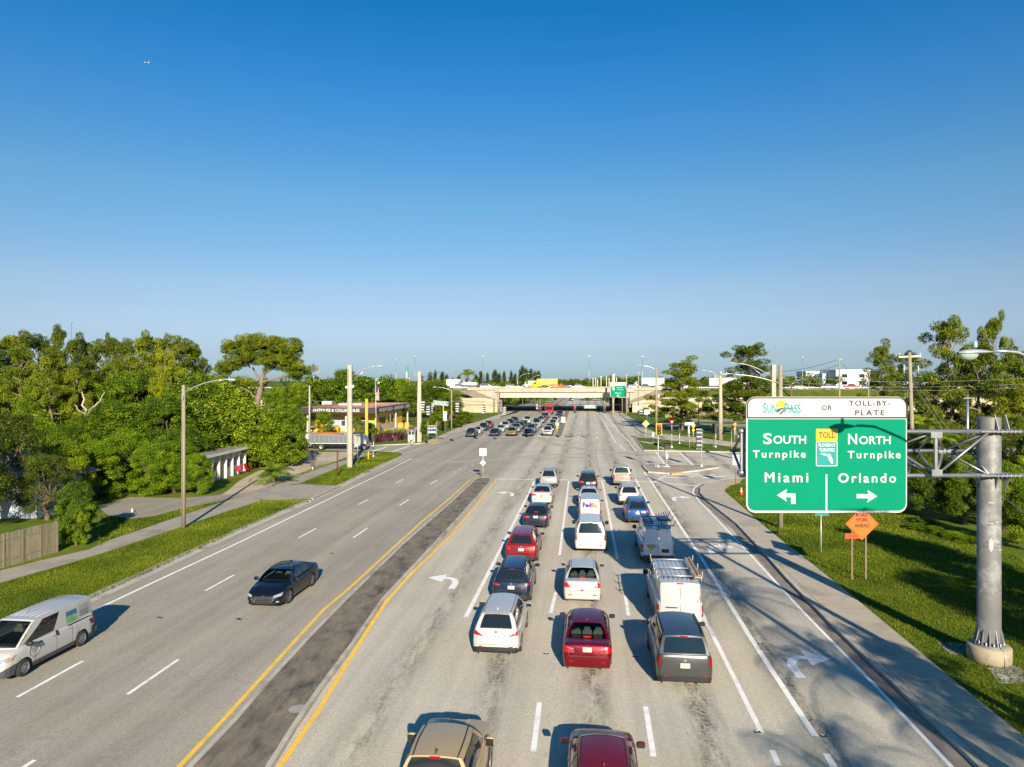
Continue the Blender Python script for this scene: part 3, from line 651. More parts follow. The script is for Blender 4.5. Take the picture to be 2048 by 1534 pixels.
def decal(name, bvh, quad, dr, m, parent, nu=5, nv=4, o=.008, edge=None):
    """project a quad (4 points, x,z or y,z) along dr onto the body"""
    dr = Vector(dr).normalized(); Q = [Vector(p) for p in quad]; mb = MB()
    def f(a, b, oo):
        p = Q[0].lerp(Q[1], a).lerp(Q[3].lerp(Q[2], a), b); st = p-dr*3
        h = bvh.ray_cast(st, dr)
        if h[0] is None: return None
        n = h[1];
        if n.dot(dr) > 0: n = -n
        return h[0]+(-dr*.5+n*.5)*oo
    def put(oo, mm, k):
        vs = []
        for j in range(nv+1):
            for i in range(nu+1):
                a, b = i/nu, j/nv; a = a*(1+2*k)-k; b = b*(1+2*k)-k; vs.append(f(a, b, oo))
        fs = []; idx = {}; V = []
        for i, p in enumerate(vs):
            if p is not None: idx[i] = len(V); V.append(p)
        for j in range(nv):
            for i in range(nu):
                q = (j*(nu+1)+i, j*(nu+1)+i+1, (j+1)*(nu+1)+i+1, (j+1)*(nu+1)+i)
                if all(k2 in idx for k2 in q):
                    pp = [vs[k2] for k2 in q]; ex = max(p.dot(dr) for p in pp)-min(p.dot(dr) for p in pp)
                    if ex < (.30 if name in ('indicator', 'headlight') else .5): fs.append([idx[k2] for k2 in q])
        if fs: mb.add(V, fs, mm, True)
    if edge: put(o*.5, edge, .07)
    put(o, m, 0)
    if not mb.v: return None
    return mb.build(name, parent, fixn=False)
WC = {}
def wheel_meshes(r, style):
    k = (r, style)
    if k in WC: return WC[k]
    Ry = Matrix.Rotation(PI/2, 3, 'Y'); w = .215 if r < .38 else .25
    t = MB(); t.lathe([(r*.66, -w/2), (r*.9, -w/2), (r*.985, -w/2+.03), (r, 0), (r*.985, w/2-.03), (r*.9, w/2), (r*.66, w/2)], RUBBER, 28, R=Ry)
    m = MB(); M_ = {'alloy': RIM, 'steel': RIM, 'dark': DRIM}[style]
    m.lathe([(r*.67, w/2-.005), (r*.63, w/2-.012), (r*.60, w/2-.06), (.0, w/2-.065)], DRIM if style != 'steel' else RIM, 24, R=Ry)
    if style == 'steel':
        m.lathe([(r*.60, w/2-.055), (r*.45, w/2-.015), (r*.25, w/2-.03), (0, w/2-.02)], M_, 20, R=Ry)
        for a in range(8): m.box((w/2-.03, r*.36*math.cos(a*PI/4), r*.36*math.sin(a*PI/4)), (.03, .035, .035), BLACK)
    else:
        m.lathe([(r*.68, w/2-.003), (r*.61, w/2-.006)], M_, 24, R=Ry)
        for a in range(5):
            an = a*2*PI/5+.3
            for da in (-.14, .14):
                R = Matrix.Rotation(an+da, 3, 'X'); m.box(R@Vector((w/2-.02, 0, r*.35)), (.025, r*.09, r*.56), M_, R=R)
        m.lathe([(r*.13, w/2-.005), (0, w/2+.002)], M_, 12, R=Ry)
    m.lathe([(r*.66, -w/2+.01), (0.001, -w/2+.01)], BLACK, 16, R=Ry)
    WC[k] = (t.mesh('tyre'), m.mesh('rim')); return WC[k]
MIRM = {}
def mirror_mesh(m):
    if m.name in MIRM: return MIRM[m.name]
    mb = MB(); vs = []
    def f(a, b):
        th = 2*PI*a; ph = PI*(b-.5); c = math.cos(ph)
        sg = lambda v: math.copysign(abs(v)**.6, v)
        return Vector((.125*sg(math.cos(th))*abs(c)**.6, .06*sg(math.sin(th))*abs(c)**.6, .085*sg(math.sin(ph))))
    mb.grid(f, 12, 6, m); mb.box((0, -.055, 0), (.2, .012, .13), GLASS)
    MIRM[m.name] = mb.mesh('mirror'); return MIRM[m.name]
PLM = {}
def plate_obj(p, loc, parent, rx=0.0):
    if 'a' not in PLM:
        m = MB(); m.box((0, 0, 0), (.32, .014, .16), PLATE); m.box((0, -.008, .055), (.2, .004, .02), PLGRN)
        for k in (-.115, -.075, .075, .115): m.box((k, -.008, -.012), (.022, .004, .055), PLGRN)
        m.lathe([(.028, -.0105), (0.0005, -.0105)], ORG, 12, R=Matrix.Rotation(PI/2, 3, 'X')@Matrix.Identity(3), c=(0, -.021, -.01))
        PLM['a'] = m.mesh('licence_plate')
    return link('licence_plate', PLM['a'], parent, loc, (rx, 0, 0))
LAST = {}
def clear_glass():
    m = bpy.data.materials.new('clear_glass'); m.use_nodes = True; t = m.node_tree; t.nodes.clear()
    out = nn(t, 'ShaderNodeOutputMaterial'); a = nn(t, 'ShaderNodeBsdfTransparent'); a.inputs[0].default_value = (.36, .46, .45, 1); b = nn(t, 'ShaderNodeBsdfGlossy'); b.inputs['Roughness'].default_value = .03
    f = nn(t, 'ShaderNodeFresnel'); f.inputs[0].default_value = 1.35; x = nn(t, 'ShaderNodeMixShader'); t.links.new(f.outputs[0], x.inputs[0]); t.links.new(a.outputs[0], x.inputs[1]); t.links.new(b.outputs[0], x.inputs[2]); t.links.new(x.outputs[0], out.inputs[0]); return m
CLEARG = clear_glass()
SEATM = mat('seat_beige', (.30, .27, .22), .7, var=.1); DASH = mat('dash_dark', (.03, .03, .033), .7); SKIN = mat('skin', (.45, .26, .17), .6, var=.05); HAIR = mat('hair_brown', (.05, .03, .02), .8); SHIRT = mat('shirt_white', (.55, .53, .5), .8); SHIRT2 = mat('shirt_orange', (.6, .16, .03), .8)
def person(lab, loc, rz, shirt):
    """seated driver, one skinned body: origin at the belt line under the chest, facing +y"""
    V = [(0, 0, -.25), (0, -.02, .02), (0, -.02, .20), (0, 0, .30), (0, .02, .37), (0, .03, .46), (.17, 0, .20), (.25, .10, .02), (.17, .34, .02), (-.17, 0, .20), (-.25, .10, .02), (-.17, .34, .02)]
    E = [(0, 1), (1, 2), (2, 3), (3, 4), (4, 5), (2, 6), (6, 7), (7, 8), (2, 9), (9, 10), (10, 11)]
    Rr = [.15, .16, .15, .065, .09, .085, .075, .055, .04, .075, .055, .04]
    me = bpy.data.meshes.new('body'); me.from_pydata(V, E, []); o = bpy.data.objects.new('body', me); C.objects.link(o); md = o.modifiers.new('Skin', 'SKIN'); 
    for i, r in enumerate(Rr): me.skin_vertices[0].data[i].radius = (r, r*.8)
    me.skin_vertices[0].data[0].use_root = True; o.modifiers.new('Sub', 'SUBSURF').levels = 2
    dg = bpy.context.evaluated_depsgraph_get(); m2 = bpy.data.meshes.new_from_object(o.evaluated_get(dg)); bpy.data.objects.remove(o)
    m2.materials.clear(); m2.materials.append(shirt); m2.materials.append(SKIN)
    for p in m2.polygons: p.use_smooth = True; p.material_index = 1 if (p.center.z > .285 or p.center.y > .2) else 0
    t = thing('person', lab, 'person', loc, rz); link('body', m2, t)
    b = MB(); b.grid(lambda u, v: Vector((.10*math.sin(PI*v*.55)*math.cos(2*PI*u), .01+.115*math.sin(PI*v*.55)*math.sin(2*PI*u)-.01, .44+.125*math.cos(PI*v*.55))), 14, 7, HAIR); b.build('hair', t); return t
def interior(root, g, k, holes):
    zb = itp(k['z'], (k['wb']+k['bb'])/2); L = k['L']; hw = k['W']/2
    b = MB(); b.box((0, (k['wb']+k['bb'])/2-L/2, zb+.045), (k['W']*.72, (k['wb']-k['bb'])*.78, .03), DASH); b.build('cabin_floor', root)
    rows = [k['wb']-1.55, k['wb']-2.45] if 'back' in holes else [k['wb']-1.45]
    for y in rows:
        for x in ((-.38, .38) if y == rows[0] else (-.42, 0, .42)):
            b = MB(); b.box((x, y-L/2, zb+.10), (.40, .13, .22), SEATM, taper=.85); b.box((x, y-L/2-.03, zb+.27), (.24, .10, .13), SEATM, taper=.85); b.build('seat', root)
    if 'wind' in holes:
        b = MB(); b.box((0, k['wb']-L/2-.35, zb+.03), (k['W']*.74, .45, .10), DASH, taper=.9); b.build('dashboard', root)
        b = MB(); R = Matrix.Rotation(1.15, 3, 'X'); b.lathe([(.17, -.012), (.185, 0), (.17, .012), (.155, 0), (.17, -.012)], DASH, 18, R=R); b.box((0, 0, 0), (.3, .03, .02), DASH, R=R); b.build('steering_wheel', root, (-.38, k['wb']-L/2-.78, zb+.10))
def car(kind, name, col, label, cat, loc, front=False, tails=None, clad=None, opts=(), group=None, dy=0.0, wheel='alloy', over=None, lod=0, view='rear', drot=0.0, metal=.15):
    """loc: avenue ground point of the car's centre. front=True turns it to face the camera"""
    k = dict(KIND[kind]); k.update(over or {})
    pm = paint(col, metal); cm = clad if clad else (BLACK if k.get('clad') else pm)
    rz = HEAD+(PI if front else 0)+drot
    root = thing(name, label, cat, (loc[0], loc[1], 0), rz, group)
    holes = [h for h in ('wind', 'back') if 'see_'+h in opts]; mb, g = car_shape(k, pm, cm, holes); me = mb.mesh('body', sharp=math.radians(38)); body = link('body', me, root)
    bm = bmesh.new(); bm.from_mesh(me); bvh = BVHTree.FromBMesh(bm); bm.free()
    L, W, Hh = k['L'], k['W'], k['H']; yB = -L/2; yF = L/2; gl = GLASS
    bed = 'bed' in k
    pane('windshield', g.wind, .90, -.90, .07, .93, CLEARG if 'wind' in holes else gl, root, trim='wind' not in holes)
    if holes: interior(root, g, k, holes)
    if not k.get('norear') or 'rearglass' in opts: pane('rear_window', g.back, *((-.78, .78, .12, .84) if kind == 'suv' and k['W'] < 1.95 else (-.86, .86, .10, .90) if kind != 'sedan' else (-.86, .86, .06, .93)), (CLEARG if 'back' in holes else GLASSG if 'greenglass' in opts else gl), root, trim='back' not in holes)
    nw = len(k['wins'])
    for sx in (1, -1):
        for i, (a, b) in enumerate(k['wins']):
            sh = [0, 0, 0, 0]
            if i == nw-1: sh = [0, 0, .10, .0] if kind in ('van', 'smallvan') else [0, 0, .10, 0]
            if i == 0 and kind in ('sedan',): sh[0] = -.08
            pane('side_window', lambda u, v, sx=sx: g.side(u, v, sx), a, b, .14, .86, gl, root, nu=6, nv=3, shape=sh)
    # wheels
    tm, rm = wheel_meshes(k['wr'], wheel)
    for yc in (k['yr'], k['yf']):
        for sx in (1, -1):
            w = link('wheel', tm, root, (sx*(W/2-.115), yc-L/2, k['wr']), (0, 0, 0 if sx > 0 else PI))
            if not lod: link('rim', rm, w)
            else: link('rim', rm, w)
    # mirrors
    mm = mirror_mesh(BLACK if ('blackmir' in opts or kind in ('van',)) else pm)
    ym = k['wb']-L/2-.32; zb = itp(k['z'], k['wb']-.3)+.06
    for sx in (1, -1): link('side_mirror', mm, root, (sx*(W/2+.09), ym, zb), scale=(1, 1, 1.5) if kind in ('van', 'pickup', 'bigsuv') else None)
    # lamps
    T = tails or {'sedan': [(.50, .80), (.985, .78), (.99, .95), (.56, .90)], 'suv': [(.52, .90), (.985, .86), (.985, 1.03), (.60, 1.0)], 'bigsuv': [(.84, .86), (.985, .86), (.985, 1.15), (.86, 1.15)],
                  'pickup': [(.84, .76), (.99, .76), (.99, 1.08), (.84, 1.08)], 'van': [(.88, .70), (.99, .70), (.99, 1.12), (.88, 1.12)], 'smallvan': [(.86, .75), (.985, .75), (.985, 1.15), (.86, 1.15)]}[kind]
    hw = W/2
    lampnu = 3 if lod else 7
    if view != 'front':
        for sx in (1, -1):
            q = [(sx*x*hw, 0, z) for x, z in T]; o = decal('tail_light', bvh, q, (0, 1, 0), BRAKE if 'lit' in opts else REDL, root, nu=lampnu, edge=BLACK, o=.014)
            if o and kind in ('van', 'bigsuv') and not lod:
                zm_ = (T[0][1]*.62+T[2][1]*.38); decal('reverse_light', bvh, [(sx*.885*hw, 0, zm_-.04), (sx*.97*hw, 0, zm_-.04), (sx*.97*hw, 0, zm_+.05), (sx*.885*hw, 0, zm_+.05)], (0, 1, 0), CLEARL, o, nu=2, nv=1, o=.018)
        zp = {'sedan': .86, 'suv': .84, 'bigsuv': .98, 'pickup': .55, 'van': .80, 'smallvan': .80}[kind]
        if 'platelow' in opts: zp = .50
        xp = -.55 if kind == 'van' and 'platecentre' not in opts else 0
        if 'plateright' in opts: xp = .35
        h = bvh.ray_cast(Vector((xp, -9, zp)), Vector((0, 1, 0)))
        if h[0] is not None: plate_obj(None, (xp, h[0].y-.02, zp), root)
        # number plate recess, tailgate seam, bumper top edge
        if kind in ('sedan', 'suv', 'bigsuv', 'smallvan') and not lod:
            zt = itp(k['z'], .1); z0 = k['zbump']; x1 = .74 if kind == 'sedan' else .80
            for a, b in (((-x1, z0), (x1, z0+.012)),): decal('tailgate_seam', bvh, [(a[0]*hw, 0, a[1]), (b[0]*hw, 0, a[1]), (b[0]*hw, 0, b[1]), (a[0]*hw, 0, b[1])], (0, 1, 0), BLACK, root, nu=14, nv=1, o=.004)
            for sx in (1, -1): decal('tailgate_seam', bvh, [(sx*(x1-.012)*hw, 0, z0), (sx*x1*hw, 0, z0), (sx*x1*hw, 0, zt-.08), (sx*(x1-.012)*hw, 0, zt-.08)], (0, 1, 0), BLACK, root, nu=1, nv=8, o=.004)
            if kind != 'smallvan': decal('badge', bvh, [(-.055, 0, zp+.125), (.055, 0, zp+.125), (.055, 0, zp+.2), (-.055, 0, zp+.2)], (0, 1, 0), CHROME, root, nu=2, nv=2, o=.01)
            for sx in (1, -1): decal('reflector', bvh, [(sx*.55*hw, 0, k['zs']+.22), (sx*.72*hw, 0, k['zs']+.22), (sx*.72*hw, 0, k['zs']+.26), (sx*.55*hw, 0, k['zs']+.26)], (0, 1, 0), REDL, root, nu=3, nv=1)
        if k.get('norear') and not lod:
            zt = Hh-.2
            for x in ((0,) ): decal('door_seam', bvh, [(x-.008, 0, .55), (x+.008, 0, .55), (x+.008, 0, zt), (x-.008, 0, zt)], (0, 1, 0), BLACK, root, nu=1, nv=12, o=.004)
            for sx in (1, -1): decal('door_seam', bvh, [(sx*.85*hw, 0, .55), (sx*.86*hw, 0, .55), (sx*.78*hw, 0, zt), (sx*.77*hw, 0, zt)], (0, 1, 0), BLACK, root, nu=1, nv=12, o=.004)
            decal('door_handle', bvh, [(-.62, 0, 1.02), (-.12, 0, 1.02), (-.12, 0, 1.07), (-.62, 0, 1.07)], (0, 1, 0), BLACK, root, nu=3, nv=1, o=.02) if kind == 'van' else None
            b = MB(); b.box((0, yB-.03, .42), (W*.92, .14, .2), cm if kind == 'smallvan' else (BLACK if 'blackbump' in opts else pm)); b.build('rear_bumper', root)
        if bed:
            b = MB(); b.box((0, yB-.06, .52), (W*.94, .18, .2), CHROME if 'chromebump' in opts else pm); b.build('rear_bumper', root)
            decal('tailgate_handle', bvh, [(-.13, 0, .98), (.13, 0, .98), (.13, 0, 1.05), (-.13, 0, 1.05)], (0, 1, 0), BLACK, root, nu=1, nv=1)
        if 'nobl' not in opts:  # third brake light
            if k.get('norear') or kind in ('suv', 'bigsuv') or bed:
                p = g.roof(0, .0); b = MB(); b.box((0, 0, 0), (.26, .05, .045), BRAKE if 'lit' in opts else REDL); b.build('brake_light', root, (0, p.y-.015, p.z-.04))
            else:
                p = g.back(0, .12); b = MB(); b.box((0, 0, 0), (.26, .06, .03), BRAKE if 'lit' in opts else REDL); b.build('brake_light', root, (0, p.y-.01, p.z+.02))
        if kind in ('suv',) and 'nospoiler' not in opts:
            p = g.roof(0, 0); b = MB()
            b.grid(lambda a, c: Vector(((a-.5)*2*k['rw']*.86, p.y-.12+.16*c-.03*(1-(2*a-1)**2), p.z+.012-.03*abs(2*a-1)**2.4-.02*(1-c)-(.0))), 8, 2, pm)
            b.build('spoiler', root)
        for sx in ((1,) if lod else (1, -1)):
            if kind in ('sedan', 'suv') and not lod: b = MB(); b.tube([(sx*.6, yB+.2, k['zs']+.02), (sx*.6, yB-.02, k['zs']+.02)], .035, CHROME, 8); b.build('exhaust', root)
    if view != 'rear' or front:
        yn = k['wb']; zf = itp(k['z'], L-.2)
        hl = [(.58, zf-.17), (.97, zf-.13), (.97, zf-.0), (.62, zf-.08)]
        if kind in ('pickup', 'bigsuv'): hl = [(.66, .72), (.95, .72), (.95, .95), (.66, .95)]
        for sx in (1, -1): decal('headlight', bvh, [(sx*x*hw, 0, z) for x, z in hl], (0, -1, 0), CLEARL, root, nu=lampnu, edge=BLACK, o=.012)
        gz = (.70, .95) if kind in ('pickup', 'bigsuv') else (zf-.30, zf-.13)
        decal('grille', bvh, [(-.52*hw, 0, gz[0]), (.52*hw, 0, gz[0]), (.60*hw, 0, gz[1]), (-.60*hw, 0, gz[1])], (0, -1, 0), BLACKM, root, nu=6, nv=3, edge=CHROME, o=.01)
        decal('lower_intake', bvh, [(-.6*hw, 0, k['zs']+.10), (.6*hw, 0, k['zs']+.10), (.55*hw, 0, k['zs']+.22), (-.55*hw, 0, k['zs']+.22)], (0, -1, 0), BLACKM, root, nu=5, nv=1)
    # roof gear
    if 'rails' in opts:
        for sx in (1, -1):
            b = MB(); pts = [Vector((sx*g.side(t, 1).x*.93, g.side(t, 1).y, g.roof(.9, t).z+.05)) for t in (.08, .25, .5, .75, .92)]
            pts = [pts[0]-Vector((0, .03, .05))]+pts+[pts[-1]+Vector((0, .05, -.05))]; b.tube(pts, .022, BLACK if 'darkrails' in opts else ALU, 6); b.build('roof_rail', root)
    elif kind in ('sedan', 'suv') and not lod:
        for sx in (1, -1):
            b = MB(); b.tube([g.roof(sx*.93, t)+Vector((0, 0, .002)) for t in (0, .25, .5, .75, 1)], .011, BLACK, 5); b.build('roof_trim', root)
    if 'fin' in opts:
        p = g.roof(0, .12); b = MB(); b.prism([(-.07, 0), (.09, 0), (-.05, .07)], 'x', -.018, .018, pm); b.build('antenna', root, p)
    if 'sunroof' in opts: pane('sunroof', g.roof, -.55, .55, .55, .88, gl, root, trim=False)
    # door seams and handles on near cars
    if not lod:
        z1 = itp(k['z'], 2)-.06; ys = [k['yr']+.52, (k['yr']+k['yf'])/2+.22, k['yf']-.46] if kind not in ('van', 'smallvan') else [k['yr']+.55, k['yf']-1.55, k['yf']-.48]
        for sx in (1, -1):
            for y in ys:
                decal('door_seam', bvh, [(0, y-L/2-.006, k['zs']+.12), (0, y-L/2+.006, k['zs']+.12), (0, y-L/2+.006, z1), (0, y-L/2-.006, z1)], (-sx, 0, 0), BLACK, root, nu=1, nv=6, o=.004)
            for y in ys[:2]:
                decal('door_handle', bvh, [(0, y-L/2+.10, z1-.09), (0, y-L/2+.27, z1-.09), (0, y-L/2+.27, z1-.06), (0, y-L/2+.10, z1-.06)], (-sx, 0, 0), CHROME if 'chromehandle' in opts else (BLACK if kind == 'van' else pm), root, nu=2, nv=1, o=.03)
    LAST.update(root=root, g=g, bvh=bvh, k=k, pm=pm)
    return root
def rearpos(kind, u, v, z=.3, over=None, dyx=0.0):
    p = G(u, v, z); L = {**KIND[kind], **(over or {})}['L']; d = Vector((SLOPE, 1, 0)).normalized(); return p+d*(L/2)
Q1 = 'vehicles queued in the three near lanes'
WHT = (.54, .54, .52)
# lane 1
car('pickup', 'pickup_truck', (.47, .36, .19), 'tan gold crew cab pickup with hood scoop, cut off by the bottom edge', 'pickup truck', AV(-3.62, 17.75), opts=('blackroof',), metal=.15)
r = LAST['root']; g = LAST['g']; L = LAST['k']['L']
b = MB(); b.box((0, 0, 0), (.62, .45, .05), LAST['pm'], taper=.85); b.box((0, .2, .015), (.5, .06, .03), BLACK); b.build('hood_scoop', r, (0, 2.0, 1.18))
for sx in (1, -1): b = MB(); b.tube([g.roof(sx*.86, t)+Vector((0, 0, .004)) for t in (0, .3, .6, 1)], .018, BLACK, 5); b.build('roof_trim', r)
b = MB(); b.prism([(-.12, 0), (.09, 0), (-.06, .075)], 'x', -.02, .02, BLACK); b.build('antenna', r, g.roof(0, .12))
b = MB(); b.tube([(0, -L/2+.1, 1.2), (0, -L/2+1.2, 1.2)], .01, BLACK, 4)
b = None
car('suv', 'crossover', WHT, 'white crossover with a black roof channel, last but one vehicle of the left lane', 'suv', rearpos('suv', 991, 1303), tails=[(.56, .86), (.985, .92), (.985, 1.06), (.80, 1.02)], opts=('fin',), group=Q1, over=dict(zbump=.55))
car('suv', 'crossover', (.008, .02, .045), 'very dark blue crossover with lit brake lamps between a white and a red one', 'suv', rearpos('suv', 1022, 1198), opts=('lit', 'rails', 'darkrails'), tails=[(.55, .92), (.985, .94), (.985, 1.03), (.8, 1.02)], group=Q1)
car('suv', 'crossover', (.22, .006, .010), 'metallic red wide crossover behind the black sedan in the left lane', 'suv', rearpos('suv', 1042, 1118), opts=('lit',), tails=[(.66, .86), (.985, .82), (.985, 1.1), (.80, 1.05)], over=dict(W=1.93), group=Q1)
car('sedan', 'sedan', (.012, .02, .04), 'navy black luxury sedan between the red crossover and a white sedan', 'sedan', rearpos('sedan', 1071, 1051, .25), opts=('lit', 'sunroof', 'fin'), group=Q1)
car('sedan', 'sedan', WHT, 'white sedan with a yellow rear plate, second from the stop line in the left lane', 'sedan', rearpos('sedan', 1083, 1004, .25), opts=('lit', 'sunroof', 'platelow'), group=Q1)
b = MB(); b.box((0, 0, 0), (.3, .015, .15), YEL); b.build('licence_plate', LAST['root'], (0, -2.46, .80))
car('suv', 'suv', (.34, .35, .36), 'silver off-road suv standing first at the stop line in the left lane', 'suv', rearpos('suv', 1097, 970), opts=('rails', 'lit'), over=dict(H=1.78), tails=[(.84, .86), (.985, .86), (.985, 1.12), (.86, 1.12)], group=Q1)
# lane 2
car('sedan', 'sedan', (.17, .005, .008), 'dark red sedan cut off by the bottom edge beside the tan pickup', 'sedan', AV(.40, 18.0), opts=('fin',), over=dict(H=1.42), metal=.1)
car('sedan', 'sedan', (.15, .002, .009), 'shiny ruby red sedan with chrome tail trim behind the white sedan, centre lane', 'sedan', rearpos('sedan', 1174.5, 1334, .25), opts=('fin', 'lit', 'see_back'), tails=[(.54, .76), (.985, .76), (.985, 1.0), (.60, .90)], group=Q1, metal=.4)
for sx in (1, -1): decal('chrome_trim', LAST['bvh'], [(sx*.50, 0, .86), (sx*.905, 0, .955), (sx*.905, 0, .985), (sx*.50, 0, .885)], (0, 1, 0), CHROME, LAST['root'], nu=6, nv=1, o=.02)
car('sedan', 'sedan', WHT, 'older white sedan with large red tail lamps and pale seats, behind the big white suv', 'sedan', rearpos('sedan', 1164.5, 1197, .25), opts=('lit', 'platelow', 'see_back'), tails=[(.62, .80), (.985, .78), (.985, 1.0), (.80, 1.0)], group=Q1, over=dict(L=5.0, rw=.62))
car('bigsuv', 'suv', (.70, .69, .63), 'large white full-size suv with a broad black rear window behind the delivery van', 'suv', rearpos('bigsuv', 1181, 1098), opts=('rails', 'blackmir'), group=Q1)
car('smallvan', 'delivery_van', WHT, 'white delivery van with purple and orange lettering on its rear doors', 'delivery van', rearpos('smallvan', 1180, 1040), opts=('nobl',), group=Q1, over=dict(clad=0))
t = LAST['root']
text('Fed', .5, mat('letter_purple', (.10, .02, .25), .5), t, (-.22, -2.345, 1.42), w=.62, h=.36, bold=.02)
text('Ex', .5, mat('letter_orange', (.85, .16, .01), .5), t, (.34, -2.345, 1.40), w=.44, h=.33, bold=.02)
car('sedan', 'sedan', (.66, .66, .65), 'silver white sedan half hidden in front of the delivery van, centre lane', 'sedan', AV(.13+.0, 62.1), opts=('fin', 'sunroof', 'lit'), group=Q1)
car('suv', 'suv', (.012, .014, .018), 'black suv with lit red lamps standing first at the stop line in the centre lane', 'suv', rearpos('suv', 1176, 978), opts=('lit', 'blackmir'), over=dict(H=1.78), group=Q1, tails=[(.45, .92), (.985, .90), (.985, 1.04), (.60, 1.05)])
# lane 3
car('suv', 'suv', (.085, .09, .09), 'dark grey boxy suv with red corner lamps, last vehicle of the right queue', 'suv', rearpos('suv', 1370, 1361), opts=('rails', 'darkrails', 'blackmir', 'nospoiler'), over=dict(L=4.78, W=1.97, H=1.79, rw=.74, z=[(0, 1.12), (.04, 1.18), (3.0, 1.14), (3.7, 1.15), (4.5, 1.05), (4.7, .9), (4.78, .7)], slope=.05, rr=.42), tails=[(.84, .82), (.985, .82), (.985, 1.14), (.86, 1.14)], group=Q1, metal=.55)
car('van', 'cargo_van', WHT, 'white cargo van with ladder rack and wooden plank behind the dark grey suv', 'van', rearpos('van', 1361, 1251, .3), opts=(), group=Q1, wheel='steel', dy=0)
r = LAST['root']; Lv = LAST['k']['L']
b = MB()
for y in (-2.6, -1.3, .2):
    b.tube([(-.95, y, 2.3), (.95, y, 2.3)], .028, ALU, 6)
    for sx in (-1, 1): b.tube([(sx*.93, y, 2.05), (sx*.93, y, 2.32)], .022, ALU, 6); b.tube([(sx*.97, y, 2.28), (sx*.97, y, 2.52)], .02, DEADW, 6)
for x in (-.88, .88): b.tube([(x, -2.65, 2.27), (x, .3, 2.27)], .022, ALU, 6)
for k in range(7): b.box((-.6+k*.2, -.9, 2.145), (.03, 3.4, .02), STEELW)
b.build('ladder_rack', r)
b = MB(); b.box((.72, -1.35, 2.36), (.24, 3.3, .05), mat('plank_wood', (.42, .32, .2), .85, var=.25, stretch=(4, .4, 4))); b.box((.80, -1.3, 2.41), (.1, 3.1, .04), mat('plank_wood2', (.36, .27, .17), .85, var=.25, stretch=(4, .4, 4)))
o = b.build('wooden_plank'); o.parent = None; o.location = r.location; o.rotation_euler = (0, 0, HEAD); tag(o, 'long wooden planks lying on the rack of the white cargo van', 'plank')
car('van', 'work_van', (.60, .68, .76), 'pale blue white work van with black bumper and ladders on its roof', 'van', rearpos('van', 1317, 1120, .3), opts=('blackbump', 'plateright'), group=Q1, wheel='steel', over=dict(L=5.7, H=2.08, W=2.0, rf=3.8, wb=4.6, yf=4.65, rw=.74, z=[(0, 1.3), (4.4, 1.25), (4.7, 1.2), (5.4, 1.10), (5.6, .98), (5.7, .75)]))
r = LAST['root']
b = MB(); b.box((0, 0, 0), (.42, .02, .2), BLACK); b.build('plate_frame', r, (.4, -2.868, .8)); 
b = MB(); b.lathe([(.14, 0), (.001, 0)], YEL, 14, R=Matrix.Rotation(PI/2, 3, 'X')); b.build('sun_logo', r, (-.42, -2.862, .96)); b = MB(); [b.box((x, 0, z), (w_, .006, .022), mat('letter_green', (.08, .24, .2), .5)) for x, z, w_ in ((-.24, 0, .14), (-.04, .02, .2), (.18, .01, .16), (-.1, -.055, .12), (.08, -.05, .14))]; b.build('side_lettering', r, (-.42, -2.868, 1.16))
lad = thing('ladder', 'blue grey aluminium ladders and poles lying on the roof of the pale work van', 'ladders', r.location+Vector((0, 0, 0)), HEAD)
b = MB(); LB = mat('ladder_blue', (.14, .24, .36), .4, .5, var=.2)
for k, x in enumerate((-.72, -.30)):
    for j in range(2): b.tube([(x+j*.03, -2.7, 2.28+j*.09), (x-.06, 1.0, 2.32+j*.09)], .035, LB, 6)
for k in range(12): b.tube([(-.72, -2.6+k*.3, 2.30), (-.32, -2.6+k*.3, 2.30)], .018, LB, 5)
b.build('step_ladder', lad); b = MB()
for y in (-2.4, -1.0, .5):
    b.tube([(-.8, y, 2.14), (.98, y, 2.2)], .03, LB, 6); b.tube([(.9, y, 2.14), (1.05, y-.1, 2.5)], .02, BLACK, 5)
for k in range(5): b.tube([(.1+.17*k, -2.5+.2*k, 2.27), (.15+.17*k, .2+.2*k, 2.36)], .03, BLACK if k % 2 else LB, 5)
b.box((.45, -1.2, 2.35), (.6, .7, .12), LB, rz=.3)
b.build('roof_gear', lad)
car('suv', 'crossover', (.012, .07, .24), 'bright blue crossover between the pale work van and a white crossover', 'suv', rearpos('suv', 1276, 1041), opts=('lit', 'rails', 'darkrails'), tails=[(.60, .92), (.985, .90), (.985, 1.08), (.8, 1.05)], group=Q1)
car('suv', 'crossover', WHT, 'white crossover with black trim, second from the stop line in the right lane', 'suv', rearpos('suv', 1259, 1006), opts=('lit', 'rails', 'blackmir'), tails=[(.60, .90), (.985, .94), (.985, 1.04), (.80, 1.0)], group=Q1)
car('pickup', 'pickup_truck', (.38, .33, .28), 'champagne silver pickup with an open bed, first at the stop line in the right lane', 'pickup truck', rearpos('pickup', 1245, 966, .4), opts=('blackmir', 'chromebump', 'lit'), group=Q1, over=dict(zs=.42))
